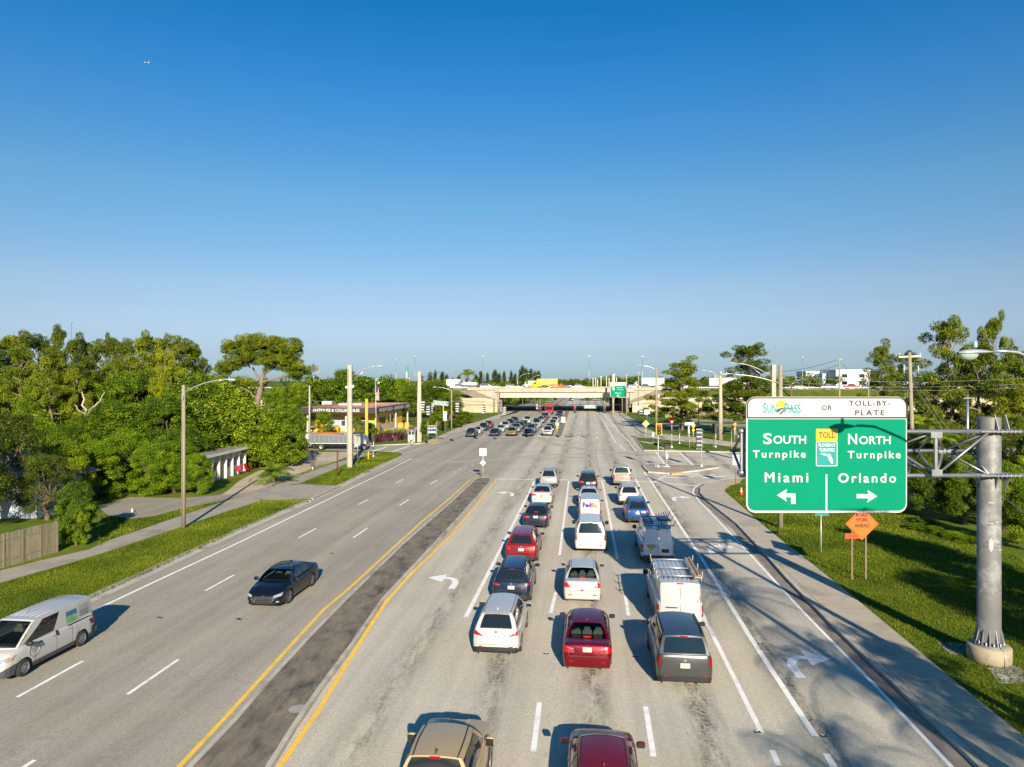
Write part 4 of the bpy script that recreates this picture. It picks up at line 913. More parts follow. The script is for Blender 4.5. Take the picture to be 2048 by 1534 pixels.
# oncoming
car('sedan', 'sedan', (.006, .009, .018), 'glossy black sedan driving towards the camera in the oncoming lanes', 'sedan', AV(-15.2, 35.6), front=True, view='both', opts=('fin', 'sunroof', 'chromehandle', 'see_wind'), over=dict(W=1.82, L=4.9))
bv = LAST['bvh']; r = LAST['root']; kk = LAST['k']; person('driver in a pale shirt behind the wheel of the oncoming black sedan', r.matrix_basis@Vector((-.38, kk['wb']-kk['L']/2-1.22, .97)), HEAD+PI, SHIRT)
decal('grille', bv, [(-.46, 0, .26), (.46, 0, .26), (.30, 0, .48), (-.30, 0, .48)], (0, -1, 0), BLACKM, r, nu=6, nv=3, edge=CHROME, o=.022)
for sx in (1, -1):
    decal('fog_light', bv, [(sx*.66, 0, .33), (sx*.76, 0, .33), (sx*.76, 0, .40), (sx*.66, 0, .40)], (0, -1, 0), CLEARL, r, nu=2, nv=2, o=.02)
    decal('headlight', bv, [(sx*.50, 0, .56), (sx*.89, 0, .60), (sx*.89, 0, .74), (sx*.55, 0, .64)], (0, -1, 0), CLEARL, r, nu=6, nv=2, o=.02)
b = MB(); b.lathe([(.085, 0), (.065, .012), (.06, 0)], CHROME, 14, R=Matrix.Rotation(-PI/2, 3, 'X')); b.build('badge', r, (0, 2.37, .56))
car('smallvan', 'panel_van', WHT, 'white compact panel van with grey bumpers and side picture, oncoming at the left edge', 'van', AV(-21.22, 27.2), front=True, view='both', opts=('nobl', 'blackmir', 'see_wind'), wheel='steel', clad=mat('van_grey_plastic', (.07, .075, .08), .6))
r = LAST['root']; bv = LAST['bvh']; kk = LAST['k']; person('driver in an orange shirt behind the wheel of the white panel van', r.matrix_basis@Vector((-.38, kk['wb']-kk['L']/2-1.25, 1.14)), HEAD+PI, SHIRT2)
def sd(name, y0, y1, z0, z1, m, o=.012, nu=3): decal(name, bv, [(0, y0, z0), (0, y1, z0), (0, y1, z1), (0, y0, z1)], (1, 0, 0), m, r, nu=nu, nv=3, o=o)
sd('side_picture', -1.28, -.72, 1.17, 1.56, mat('picture_green', (.18, .4, .14), .5, var=.5, scale=6, dirt=(.6, .5, .55), dscale=4)); sd('side_picture', -1.28, -.72, 1.43, 1.60, mat('picture_blue', (.03, .15, .33), .5), .018)
for k in range(6): sd('side_lettering', -2.02, -1.45, 1.60-.075*k, 1.62-.075*k, SBLACK if k > 2 else SBACK)
sd('door_rail', -1.95, -.75, 1.06, 1.09, BLACK, .015)
sd('door_handle', -.20, -.10, .93, 1.11, BLACK, .03); sd('door_handle', .62, .80, .96, 1.02, BLACK, .03)
b = MB(); b.lathe([(.27, 0), (.27, .01), (.235, .01), (.235, 0)], SBACK, 24, R=Matrix.Rotation(-PI/2, 3, 'Y')); b.box((-.005, 0, .04), (.012, .3, .035), SBACK); b.box((-.005, 0, -.05), (.012, .25, .03), SBACK); 
h = bv.ray_cast(Vector((-3, .98, .82)), Vector((1, 0, 0))); b.build('door_emblem', r, (h[0].x-.004, .98, .82))
for k in range(6): b = MB(); g = LAST['g']; b.tube([g.roof(-.75+.3*k, t)+Vector((0, 0, .003)) for t in (.06, .3, .6, .9)], .012, LAST['pm'], 5); b.build('roof_rib', r)
b = MB(); b.tube([(0, .35, 1.86), (0, .15, 2.02)], .008, BLACK, 4); b.build('antenna', r)
p = pane('dash_paper', g.wind, .0, .22, .12, .30, mat('paper_yellow', (.6, .65, .35), .6), r, o=.012, trim=False)
for sx in (1, -1): decal('indicator', bv, [(sx*.76, 0, .74), (sx*.81, 0, .76), (sx*.81, 0, .85), (sx*.76, 0, .83)], (0, -1, 0), AMBER, r, nu=3, nv=2, o=.02)

# far queue facing the camera
FQ = 'vehicles waiting on the far side of the crossing'
def FX(k, Y): return Vector(([-7.9, -3.75, -.45, 2.8, 6.45][k]+.098*(Y-133), Y, 0))
DK = (.02, .022, .026); NV_ = (.012, .022, .05)
far = [
 (0, 133, 'suv', (.04, .045, .05), 'dark grey suv standing first in the outermost lane of the far queue'), (0, 141, 'sedan', WHT, 'white sedan right behind the foremost dark grey suv of the far queue'), (0, 150, 'suv', DK, 'black tall suv third in the outermost lane of the far queue'), (0, 158, 'suv', (.35, .02, .03), 'small red car last in the outermost lane of the far queue'),
 (1, 135.5, 'sedan', NV_, 'navy sedan standing first in the second lane of the far queue'), (1, 146, 'sedan', WHT, 'white low sedan behind the navy sedan of the far queue'), (1, 155, 'suv', WHT, 'white suv behind two sedans in the second lane of the far queue'), (1, 165, 'suv', NV_, 'dark blue suv fourth in the second lane of the far queue'), (1, 175, 'suv', DK, 'dark suv last in the second lane of the far queue'),
 (2, 136, 'suv', (.30, .23, .03), 'golden olive suv standing first in the middle lane of the far queue'), (2, 145, 'pickup', (.25, .27, .3), 'grey pickup right behind the golden olive suv'), (2, 154.5, 'suv', NV_, 'dark blue suv behind the grey pickup of the far queue'), (2, 163, 'sedan', DK, 'dark sedan between a blue suv and a white pickup in the far queue'), (2, 175, 'pickup', WHT, 'white pickup last in the middle lane of the far queue'),
 (3, 135, 'sedan', (.008, .01, .018), 'black sedan standing first in the fourth lane of the far queue'), (3, 143, 'pickup', (.13, .2, .26), 'steel blue pickup right behind the foremost black sedan'), (3, 151.5, 'sedan', WHT, 'white small car behind the steel blue pickup'), (3, 160, 'bigsuv', WHT, 'white large suv with a dark roof load in the far queue'), (3, 178, 'suv', (.25, .33, .42), 'silver blue suv before a red sedan in the far queue'), (3, 187, 'sedan', (.35, .02, .03), 'red sedan half hidden behind the silver blue suv'), (3, 197, 'suv', (.05, .055, .06), 'dark grey suv in front of the white sedan near the red truck'), (3, 206, 'sedan', WHT, 'white sedan directly in front of the red box truck'),
 (4, 136.5, 'pickup', (.62, .62, .6), 'white silver pickup standing first beside the far median'), (4, 146, 'suv', DK, 'black suv right behind the foremost silver pickup'), (4, 154.5, 'sedan', (.1, .14, .17), 'dark teal sedan third in the lane beside the far median'), (4, 163, 'suv', WHT, 'white suv fourth in the lane beside the far median'), (4, 173, 'smallvan', WHT, 'white van fifth in the lane beside the far median'), (4, 186, 'sedan', (.2, .24, .28), 'steel grey sedan sixth in the lane beside the far median'), (4, 196, 'sedan', (.05, .08, .13), 'blue grey sedan seventh in the lane beside the far median'), (4, 212, 'suv', NV_, 'dark blue suv last in the lane beside the far median'),
]
for ln, Y, kd, c, lab in far:
    Lc = KIND[kd]['L']; p = FX(ln, Y+Lc/2)
    car(kd, {'suv': 'suv', 'bigsuv': 'suv', 'sedan': 'sedan', 'pickup': 'pickup_truck', 'smallvan': 'van'}[kd], c, lab, {'suv': 'suv', 'bigsuv': 'suv', 'sedan': 'sedan', 'pickup': 'pickup truck', 'smallvan': 'van'}[kd], p, front=True, view='front', lod=1, group=FQ)
    if 'roof load' in lab: b = MB(); b.box((0, -.3, 2.02), (1.3, 2.2, .14), BLACK); [b.box((0, y, 1.96), (1.4, .06, .1), BLACK) for y in (-1, .4)]; b.build('roof_box', LAST['root'])
# beyond the bridge
for u, v, kd, c, lab, fr in [(1142, 801.5, 'suv', DK, 'dark suv driving away beyond the bridge near the median', False), (1108, 796, 'sedan', WHT, 'white car seen under the bridge left of the median', True), (1122, 795.5, 'suv', (.2, .21, .22), 'grey suv seen under the bridge beside the far median', True), (1097, 796.5, 'pickup', WHT, 'white pickup seen under the bridge on the oncoming side', True)]:
    p = G(u, v); car(kd, {'suv': 'suv', 'sedan': 'sedan', 'pickup': 'pickup_truck'}[kd], c, lab, {'suv': 'suv', 'sedan': 'sedan', 'pickup': 'pickup truck'}[kd], (p.x, p.y), front=fr, view='both', lod=1)

# trucks
def hwheel(root, x, y, r=.5, w=.28):
    t = MB(); Ry = Matrix.Rotation(PI/2, 3, 'Y'); t.lathe([(r*.55, -w/2), (r*.92, -w/2), (r, -w/2+.04), (r, w/2-.04), (r*.92, w/2), (r*.55, w/2)], RUBBER, 20, R=Ry)
    o = t.build('wheel', root, (x, y, r)); m = MB(); m.lathe([(r*.56, w/2-.02), (r*.35, w/2-.08), (0.001, w/2-.03)], RIM, 14, R=Ry); m.lathe([(r*.56, -w/2+.02), (r*.35, -w/2+.08), (0.001, -w/2+.03)], RIM, 14, R=Ry); m.build('rim', o)
def truck(name, label, cat, loc, rz, cabcol, boxcol, L=8.0, boxL=5.6, boxH=2.5, W=2.4, hood=1.0, boxz=1.0, cabH=2.3, group=None, stripe=None, nobox=False, cabfwd=False):
    """box truck facing +y, origin under its middle"""
    r = thing(name, label, cat, loc, rz, group); pm = paint(cabcol); y1 = L/2
    b = MB(); cabL = 1.7; yc = y1-hood-cabL
    prof = [(yc, .55), (yc, cabH+.3), (yc+cabL*.72, cabH+.3), (yc+cabL, 1.55 if not cabfwd else 1.4), (y1, 1.35 if not cabfwd else 1.2), (y1, .55)]
    if hood < .3: prof = [(yc, .55), (yc, cabH+.3), (yc+cabL*.8, cabH+.3), (y1-.02, 1.5), (y1, .55)]
    b.prism(prof, 'x', -W*.46, W*.46, pm); b.build('cab', r)
    b = MB(); dz = (cabH+.3-1.55); 
    p0 = Vector((0, yc+cabL*.72+.01, cabH+.28)); p1 = Vector((0, yc+cabL+.01, 1.57))
    if hood < .3: p0 = Vector((0, yc+cabL*.8+.012, cabH+.26)); p1 = Vector((0, y1+.0, 1.5))
    a = p0.lerp(p1, .12); c = p0.lerp(p1, .95)
    b.add([(-W*.40, a.y+.015, a.z+.01), (W*.40, a.y+.015, a.z+.01), (W*.42, c.y+.015, c.z+.01), (-W*.42, c.y+.015, c.z+.01)], [(0, 1, 2, 3)], GLASS); b.build('windshield', r, fixn=False)
    for sx in (1, -1):
        b = MB(); b.box((sx*(W*.46+.005), yc+.62, (cabH+1.75)/2+.1), (.02, .8, .62), GLASS); b.build('side_window', r)
        b = MB(); b.box((sx*W*.56, yc+cabL-.1, 1.9), (.12, .08, .45), BLACK); b.tube([(sx*W*.45, yc+cabL-.2, 1.9), (sx*W*.56, yc+cabL-.1, 1.9)], .02, BLACK, 5); b.build('side_mirror', r)
        b = MB(); b.box((sx*W*.34, y1+.01, .95), (.3, .06, .2), CLEARL); b.build('headlight', r)
    b = MB(); b.box((0, y1+.03, .62), (W*.9, .12, .28), CHROME); b.build('front_bumper', r)
    b = MB(); b.box((0, y1+.015, 1.02), (W*.42, .04, .36), BLACKM); b.build('grille', r)
    b = MB(); b.box((0, (yc-L/2)/2, .7), (.9, yc+L/2, .22), BLACK); b.build('chassis', r)
    if not nobox:
        b = MB(); bm_ = paint(boxcol, 0, .45); b.box((0, -L/2+boxL/2, boxz+boxH/2), (W, boxL, boxH), bm_)
        for sx in (1, -1):
            b.box((sx*W/2, -L/2+boxL/2, boxz+.05), (.04, boxL, .1), STEELW); b.box((sx*W/2, -L/2+boxL/2, boxz+boxH-.04), (.04, boxL+.01, .08), STEELW)
        b.build('cargo_box', r)
        if stripe:
            for sx in (1, -1): b = MB(); b.box((sx*(W/2+.012), -L/2+boxL*.5, boxz+boxH*.62), (.02, boxL*.72, boxH*.16), stripe); b.build('side_stripe', r)
    for sx in (1, -1):
        hwheel(r, sx*(W/2-.16), y1-hood*.55-.25); hwheel(r, sx*(W/2-.16), -L/2+1.7)
    return r
p = FX(3, 226); truck('box_truck', 'red box truck behind the far queue just this side of the bridge shadow', 'truck', p, HEAD+PI, (.42, .015, .02), (.40, .02, .025), L=7.5, hood=.1, boxH=2.2)
p = G(1178, 801); truck('box_truck', 'yellow truck driving away under the bridge in the far right lane', 'truck', (p.x, p.y, 0), HEAD, (.75, .4, .02), (.78, .42, .02), L=7, boxL=4.8, boxH=2.0)
# landscaping truck in the left side street
p = G(690, 899); r = truck('stake_truck', 'white landscaping truck with slatted dump body of orange mulch in the side street', 'truck', (p.x-.8, p.y, 0), -PI/2, WHT, WHT, L=8.6, hood=.1, nobox=True, cabH=2.0)
b = MB(); y0, y1 = -4.3, 1.6; W = 2.4; z0, z1 = 1.05, 2.35
for sx in (1, -1):
    b.box((sx*W/2, (y0+y1)/2, (z0+z1)/2), (.04, y1-y0, z1-z0), mat('slat_grey', (.13, .15, .17), .6)); b.box((sx*W/2, (y0+y1)/2, z1), (.12, y1-y0, .1), GALV); b.box((sx*W/2, (y0+y1)/2, z0), (.12, y1-y0, .12), STEELW)
    for k in range(9): b.box((sx*(W/2+.03), y0+.06+k*(y1-y0-.12)/8, (z0+z1)/2), (.1, .08, z1-z0), GALV)
for y in (y0, y1): b.box((0, y, (z0+z1)/2), (W, .05, z1-z0), STEELW)
b.box((0, (y0+y1)/2, z0), (W, y1-y0, .1), BLACK); b.build('dump_body', r)
b = MB(); MUL = mat('mulch_orange', (.55, .20, .03), .9, var=.3, scale=6, bump=.5)
b.grid(lambda u, v: Vector(((u-.5)*2.3, y0+.1+(y1-y0-.2)*v*.8, 2.38+.32*math.sin(PI*u)*math.sin(PI*min(1, v*1.05))**.5+.05*math.sin(19*u+31*v))), 8, 20, MUL); b.build('mulch_load', r)
p = G(598, 897); b = thing('utility_trailer', 'white enclosed trailer half hidden behind the sea grape trees in the side street', 'trailer', (p.x, p.y, 0), -PI/2)
q = MB(); q.box((0, 0, 1.35), (2.2, 3.6, 1.9), WHITEP); q.build('cargo_box', b); q = MB(); q.box((0, 0, .4), (1.8, 4.2, .12), BLACK); q.build('chassis', b)
for sx in (1, -1): hwheel(b, sx*1.0, -.4, .38); hwheel(b, sx*1.0, .45, .38)
# ---------------- bridge, embankment and the turnpike ----------------
ZD = 7.6
T = MB()
# embankments: left and right earth banks with a sloping grass front
for x0, x1 in ((-420, -16), (52, 560)):
    T.prism([(238.4, -.05), (238.4, 4.4), (246, 7.5), (282, 7.5), (300, -.05)], 'x', x0, x1, GRASSB)
T.prism([(243, -.05), (243, 7.49), (281.5, 7.49), (281.5, -.05)], 'x', -16, -3.6, GRASSB); T.prism([(243, -.05), (243, 7.49), (281.5, 7.49), (281.5, -.05)], 'x', 39.6, 52, GRASSB)
struct(T.build('embankment'))
T = MB(); T.box((-195, 264, ZD-.1), (450, 33, .16), ASPH2); T.box((300, 264, ZD-.1), (520, 33, .16), ASPH2); struct(T.build('turnpike_roadway'))
br = thing('bridge', 'pale concrete highway overpass with rust streaked parapet crossing the avenue', 'bridge', (17.5, 237, 0))
b = MB(); b.box((0, 22, 6.55), (44, 41.5, .7), CONC); b.build('deck', br)
PAR = mat('parapet_concrete', (.46, .40, .31), .85, var=.15, scale=.5, dirt=(.40, .24, .13), dscale=.55)
for y in (.0, 43.4):
    b = MB(); b.box((0, y, 7.55), (47, .3, 1.5), PAR)
    for k in range(12): b.box((-22+k*4, y-.16 if y < 1 else y+.16, 7.6), (.06, .03, 1.3), CONC)
    b.box((0, y-.05, 8.32), (47, .5, .08), PAR); b.build('parapet', br)
GIRD = mat('girder_white', (.52, .48, .39), .7, var=.05, scale=.4, dirt=(.55, .5, .4), dscale=.2)
for k, y in enumerate((.1, 8.6, 17, 25.5, 34, 43.2)):
    b = MB(); b.box((0, y, 5.8), (43, .5, 1.55), GIRD); b.box((0, y, 5.05), (43, .8, .12), GIRD); b.build('girder', br)
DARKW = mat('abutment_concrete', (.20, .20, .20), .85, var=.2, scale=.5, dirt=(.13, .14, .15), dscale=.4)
for sx in (-1, 1):
    b = MB(); b.box((sx*21.3, 22, 2.5), (.9, 41, 5.1), DARKW)
    for k in range(9): b.box((sx*(21.3-.47), 3+k*4.7, 2.5), (.04, .12, 5.0), CONC)
    b.build('abutment', br)
# sloped paving either side and wing walls
b = MB()
b.add([(-21.5, .2, 7.4), (-21.5, .2, 5.0), (-31, -.3, 5.2), (-31, -.3, 8.2), (-24, 0, 8.2)], [(0, 1, 2, 3, 4)], CONCW)
b.add([(21.5, .2, 7.4), (21.5, .2, 5.0), (31, -.3, 5.2), (31, -.3, 8.2), (24, 0, 8.2)], [(0, 1, 2, 3, 4)], CONCW)
b = MB(); b.prism([(-21.8, 3.9), (-30.5, 7.4), (-35.5, 7.4), (-29.5, 4.5), (-21.8, 1.6)], 'y', .3, .9, mat('slope_paving', (.24, .20, .15), .9, var=.3, dirt=(.15, .13, .1))); b.build('slope_paving', br); b = MB(); b.prism([(-21.8, 3.9), (-21.8, 7.4), (-30.5, 7.4)], 'y', .25, .8, PAR); b.build('wing_wall', br)
b = MB(); b.prism([(21.8, 3.9), (30.5, 7.4), (35.5, 7.4), (29.5, 4.5), (21.8, 1.6)], 'y', .3, .9, MATS['slope_paving']); b.build('slope_paving', br); b = MB(); b.prism([(21.8, 3.9), (21.8, 7.4), (30.5, 7.4)], 'y', .25, .8, PAR); b.build('wing_wall', br)
for sx in (-1, 1):
    b = MB(); b.box((sx*28, .05, 7.95), (8.9, .3, .95), PAR); b.build('parapet', br)
# retaining walls
def wallpx(name, label, pts, m, th=.5, cat='retaining wall'):
    """pts: (x, y, ztop) along the wall, feet on the ground"""
    t = thing(name, label, cat, (pts[0][0], pts[0][1], 0)); b = MB(); o = Vector((pts[0][0], pts[0][1], 0))
    n = len(pts); V = []
    for x, y, z in pts: V += [(x-o.x, y-o.y, -.05), (x-o.x, y-o.y, z), (x-o.x, y-o.y+th, z), (x-o.x, y-o.y+th, -.05)]
    F = []
    for i in range(n-1):
        for a in range(3): F.append((4*i+a, 4*i+a+1, 4*i+5+a, 4*i+4+a))
    F += [(0, 1, 2, 3), (4*n-4, 4*n-1, 4*n-2, 4*n-3)]
    b.add(V, F, m); b.build('wall', t)
    b = MB()
    for (x, y, z), (x2, y2, z2) in zip(pts, pts[1:]):
        L = math.hypot(x2-x, y2-y); k = int(L/4)
        for i in range(k+1):
            f_ = i/max(k, 1); xx, yy, zz = x+(x2-x)*f_, y+(y2-y)*f_, z+(z2-z)*f_; b.box((xx-o.x, yy-o.y-.01, zz/2), (.08, .06, zz), CONC)
    for i in range(n-1):
        a, c = Vector(pts[i])-o, Vector(pts[i+1])-o; b.tube([a+Vector((0, th/2, .03)), c+Vector((0, th/2, .03))], .22, CONCW, 4)
    b.build('coping', t); return t
wallpx('retaining_wall', 'tan retaining wall left of the overpass, below the turnpike slope', [(-130, 236, 4.6), (-16.5, 236, 4.7), (-9.5, 233.5, 4.7), (-4.6, 236, 3.9)], TANWALL)
wallpx('retaining_wall', 'long tan retaining wall right of the overpass behind the pine trees', [(40.0, 236, 3.2), (48, 235.4, 4.9), (90, 234, 4.9), (170, 232, 4.9)], TANWALL)
# guard rails and barrier on the embankments
def rail(name, label, p0, p1, z, n, m=STEELW, h=.75, cat='guardrail'):
    t = thing(name, label, cat, (*p0, z)); d = Vector((p1[0]-p0[0], p1[1]-p0[1], 0)); b = MB()
    ang = math.atan2(d.y, d.x); b.box(d/2+Vector((0, 0, h)), (d.length, .08, .35), m, rz=ang); b.build('rail', t)
    b = MB()
    for k in range(n+1): q = d*(k/n); b.box((q.x, q.y, h/2), (.15, .15, h), WOODP)
    b.build('post', t); return t
rail('guardrail', 'guardrail along the turnpike left of the overpass', (-150, 247.6), (-15.5, 247.6), ZD-.1, 50)
rail('guardrail', 'guardrail along the turnpike right of the overpass', (51, 247.6), (260, 247.6), ZD-.1, 70)
c0 = G(1250, 823); c1 = G(1276, 833)
t = thing('guardrail', 'curved low guardrail at the foot of the right bridge abutment', 'guardrail', c0); b = MB()
b.tube([Vector((0, 0, .6)), Vector((2.5, -6, .6)), Vector((4.7, -14, .6)), Vector((5.3, -22, .6)), Vector((5.4, -26, .3))], .22, mat('rail_blue_grey', (.22, .27, .33), .5, .4), 4); b.build('rail', t)
b = MB(); [b.box((x, y, .3), (.15, .15, .6), WOODP) for x, y in ((0, 0), (2.5, -6), (4.7, -14), (5.3, -22))]; b.build('post', t)

# ---------------- vehicles on the turnpike ----------------
TG = 'vehicles on the elevated turnpike'
def tcar(kd, nm, c, lab, cat, u, Y=256, right=True, **kw):
    x = (u-1024)*Y/FP; car(kd, nm, c, lab, cat, (x, Y), view='both', lod=1, group=TG, **kw)
    r = LAST['root']; r.location.z = ZD; r.rotation_euler = (0, 0, -PI/2 if right else PI/2)
tcar('bigsuv', 'suv', WHT, 'white large suv on the turnpike between the camper trailer and the overpass', 'suv', 974, 250)
tcar('sedan', 'sedan', (.3, .36, .42), 'silver blue sedan far back behind the white turnpike suv', 'sedan', 989, 266)
tcar('suv', 'suv', (.55, .56, .57), 'silver suv on the overpass left of a low white sedan', 'suv', 1023, 268)
tcar('sedan', 'sedan', WHT, 'low white sedan at the left half of the overpass', 'sedan', 1034, 250)
tcar('sedan', 'sedan', (.02, .025, .04), 'dark sedan on the overpass in front of the yellow moving truck', 'sedan', 1090.5, 250)
tcar('pickup', 'pickup_truck', (.06, .05, .05), 'dark pickup on the overpass between the orange truck and a white pickup', 'pickup truck', 1136, 262)
tcar('pickup', 'pickup_truck', WHT, 'white pickup crossing the middle of the overpass', 'pickup truck', 1156, 250)
tcar('suv', 'suv', WHT, 'white suv on the turnpike right of the green far sign', 'suv', 1268, 262)
tcar('pickup', 'pickup_truck', (.03, .035, .05), 'dark pickup under the white trailer right of the overpass', 'pickup truck', 1290, 250)
tcar('sedan', 'sedan', (.5, .52, .54), 'silver car on the turnpike left of the first pine', 'sedan', 1333, 262)
tcar('suv', 'van', WHT, 'white van shaped car on the turnpike behind the bushy pine', 'van', 1374, 262)
tcar('sedan', 'sedan', (.03, .05, .09), 'dark blue sedan on the turnpike between the pine and the long trailer', 'sedan', 1394, 250)
tcar('sedan', 'sedan', (.72, .73, .75), 'silver white sedan on the turnpike above the left corner of the large sign', 'sedan', 1600, 250)
tcar('pickup', 'pickup_truck', WHT, 'white pickup on the turnpike in front of the white office block', 'pickup truck', 1656, 250, over=dict(H=1.9))
tcar('pickup', 'pickup_truck', (.5, .05, .02), 'red pickup on the turnpike in front of the white office block', 'pickup truck', 1703, 262)
tcar('sedan', 'sedan', (.1, .18, .3), 'blue sedan on the turnpike under the twin pine', 'sedan', 1738, 250)
tcar('suv', 'suv', (.08, .1, .13), 'dark grey suv on the turnpike behind the utility pole', 'suv', 1812, 250)
tcar('sedan', 'sedan', (.2, .25, .3), 'grey blue sedan on the turnpike near the right edge of the large sign', 'sedan', 1842, 262)
tcar('sedan', 'sedan', (.6, .62, .64), 'pale sedan on the turnpike right above the bridge start', 'sedan', 1322, 250)
def tx(u, Y): return (u-1024)*Y/FP
truck('moving_truck', 'yellow moving truck with a blue stripe crossing the overpass', 'truck', (tx(1087, 262), 262, ZD), PI/2, (.85, .45, .01), (.85, .47, .02), L=10.2, boxL=7.6, boxH=2.7, hood=.9, stripe=mat('stripe_blue', (.2, .25, .5), .5), group=TG)
truck('box_truck', 'white box truck behind the yellow moving truck on the overpass', 'truck', (tx(1064, 274), 274, ZD), PI/2, WHT, WHT, L=7.5, boxL=5.2, boxH=2.0, hood=.7, group=TG)
truck('box_truck', 'white cargo truck with the camper trailer in front of it on the left turnpike', 'truck', (tx(914, 272), 272, ZD), -PI/2, WHT, WHT, L=8, boxL=5.4, boxH=2.6, hood=.8, group=TG)
truck('work_truck', 'small truck with orange barrels on the overpass', 'truck', (tx(1113, 252), 252, ZD), -PI/2, (.7, .12, .03), (.75, .16, .03), L=5.2, boxL=2.6, boxH=.9, W=2, hood=.6, cabH=1.7, group=TG)
truck('semi_truck', 'white semi truck with a tall blank trailer right of the overpass', 'truck', (tx(1293, 268), 268, ZD), PI/2, (.7, .72, .74), WHT, L=13, boxL=8.6, boxH=2.9, hood=1.8, boxz=1.2, group=TG)
truck('semi_truck', 'long white semi trailer truck partly hidden behind the middle pine', 'truck', (tx(1470, 268), 268, ZD), -PI/2, (.7, .72, .74), WHT, L=20, boxL=16, boxH=2.9, hood=1.8, boxz=1.2, group=TG)
tcar('pickup', 'pickup_truck', WHT, 'white pickup towing the silver camper trailer on the turnpike', 'pickup truck', 915, 254)
a = thing('camper_trailer', 'rounded polished silver camper trailer on the turnpike left of the overpass', 'camper trailer', (tx(937, 254), 254, ZD), -PI/2, TG)
b = MB(); SIL = mat('camper_silver', (.62, .66, .70), .22, .85, var=.08, scale=2)
def camp(u, v):
    y = (v-.5)*2; e = (1-abs(y)**5)**.45 if abs(y) < 1 else 0; th = 2*PI*u; c, s_ = math.cos(th), math.sin(th)
    return Vector((1.2*math.copysign(abs(c)**.55, c)*(.35+.65*e), y*3.7, 1.65+1.15*math.copysign(abs(s_)**.6, s_)*(.15+.85*e)))
b.grid(camp, 20, 22, SIL); b.build('shell', a)
b = MB(); [b.box((-1.21, y, 1.95), (.03, .75, .5), GLASS) for y in (-2.4, -1.1, 1.6, 2.6)]; b.box((-1.215, .4, 1.4), (.03, .7, 1.6), STEELW); b.build('window', a)
b = MB(); b.box((0, .4, 2.85), (.8, .9, .18), SWHITE); b.box((0, -1.6, 2.85), (.7, .7, .16), SWHITE); b.build('air_conditioner', a)
for sx in (1, -1): hwheel(a, sx*1.02, -.1, .36); hwheel(a, sx*1.02, .75, .36)
b = MB(); b.tube([(0, 3.7, .6), (0, 5.0, .6)], .07, BLACK, 6); b.build('tow_bar', a)
# concrete mixer on the ramp far left
a = truck('concrete_mixer', 'white concrete mixer truck on the turnpike behind the shop trees', 'truck', (tx(768, 258), 258, ZD), -PI/2, WHT, WHT, L=9.4, hood=1.3, nobox=True, cabH=2.0, group=TG)
b = MB(); Rm = Matrix.Rotation(PI/2-.22, 3, 'X'); b.lathe([(.35, -3.1), (.75, -2.6), (1.25, -1.2), (1.3, .3), (1.0, 1.7), (.5, 2.3)][::1], WHITEP, 20, R=Matrix.Rotation(-PI/2+.2, 3, 'X'), c=(0, -1.4, 2.5)); b.build('drum', a)
b = MB(); b.box((0, -4.2, 2.9), (.9, .6, .9), WHITEP, taper=1.4); b.box((0, -3.6, 1.2), (1.6, .5, 1.0), (REDL)); b.tube([(0, -4.4, 2.5), (0, -5.0, 1.4)], .2, STEELW, 6); b.build('hopper', a)
a.location.z = ZD+.3

# ---------------- street furniture ----------------
def cobra(parent, x0, z0, x1, z1, y1=0, m=ALU, two=False, s=1.0, y0=0):
    """lamp arm from (x0,z0) on the pole to the head at (x1,z1) + the head"""
    b = MB(); sgn = 1 if x1 > x0 else -1; pts = []
    for k in range(9):
        f_ = k/8; pts.append((x0+(x1-x0)*f_, y0+(y1-y0)*f_, z0+(z1-z0)*math.sin(f_*PI/2)**.9))
    b.tube(pts, .045*s, m, 6)
    if two: b.tube([(x0, y0, z0-.75)]+[(p[0], p[1], p[2]-.02) for p in pts[5:6]], .03*s, m, 6)
    b.build('lamp_arm', parent)
    d = Vector((x1-x0, y1-y0, 0)).normalized(); ang = math.atan2(d.y, d.x)
    b = MB()
    def sh(u, v):
        th = 2*PI*u; t = v; r = .17*math.sin(PI*min(1, t*.93+.06))**.55*(1-.45*(1-t)**2); return Vector((t*.85-.05, r*math.cos(th), .03+r*.42*math.sin(th)*(1 if math.sin(th) > 0 else .35)))
    b.grid(sh, 12, 10, mat('lamp_head', (.62, .64, .66), .4, .2)); b.lathe([(.04, .06), (.04, .16), (.0, .17)], GALV, 8, c=(.38, 0, .02))
    o = b.build('lamp_head', parent, (x1, y1, z1), rot=(0, 0, ang)); o.scale = (s, s, s)
    b = MB(); b.grid(lambda u, v: Vector((.53+.25*math.sin(PI*v/2)*math.cos(2*PI*u), .13*math.sin(PI*v/2)*math.sin(2*PI*u), .02-.12*math.cos(PI*v/2))), 12, 5, mat('lamp_lens', (.35, .5, .42), .1, 0, spec=.8)); b.build('lamp_lens', o)
def polebase(u, v, z=.12): p = G(u, v, z); return p
def pole(name, label, cat, u, vb, vt, r0, r1, m, square=False, lean=0.0, z=.12, Yd=None):
    if Yd: p = Vector(((u-1024)*Yd/FP, Yd, z))
    else: p = G(u, vb, z)
    h = zat(vt, p.y)-z; t = thing(name, label, cat, p); b = MB()
    if square: b.box((lean/2, 0, h/2), (r0*2, r0*2, h), m, taper=r1/r0)
    else: b.tube([(0, 0, 0), (lean*.5, 0, h*.5), (lean, 0, h)], [r0, (r0+r1)/2, r1], m, 10)
    b.build('pole', t); return t, h, p
LG = 'street lamps on wood and concrete poles'
t, h, p = pole('street_lamp', 'wooden pole street lamp standing alone on the left lawn strip, arm to the right', 'street lamp', 367, 1057, 770, .155, .12, WOODP)
s = p.y/FP; cobra(t, .1, zat(784, p.y)-.12, (447-367)*s, zat(760, p.y)-.12, s=1.1)
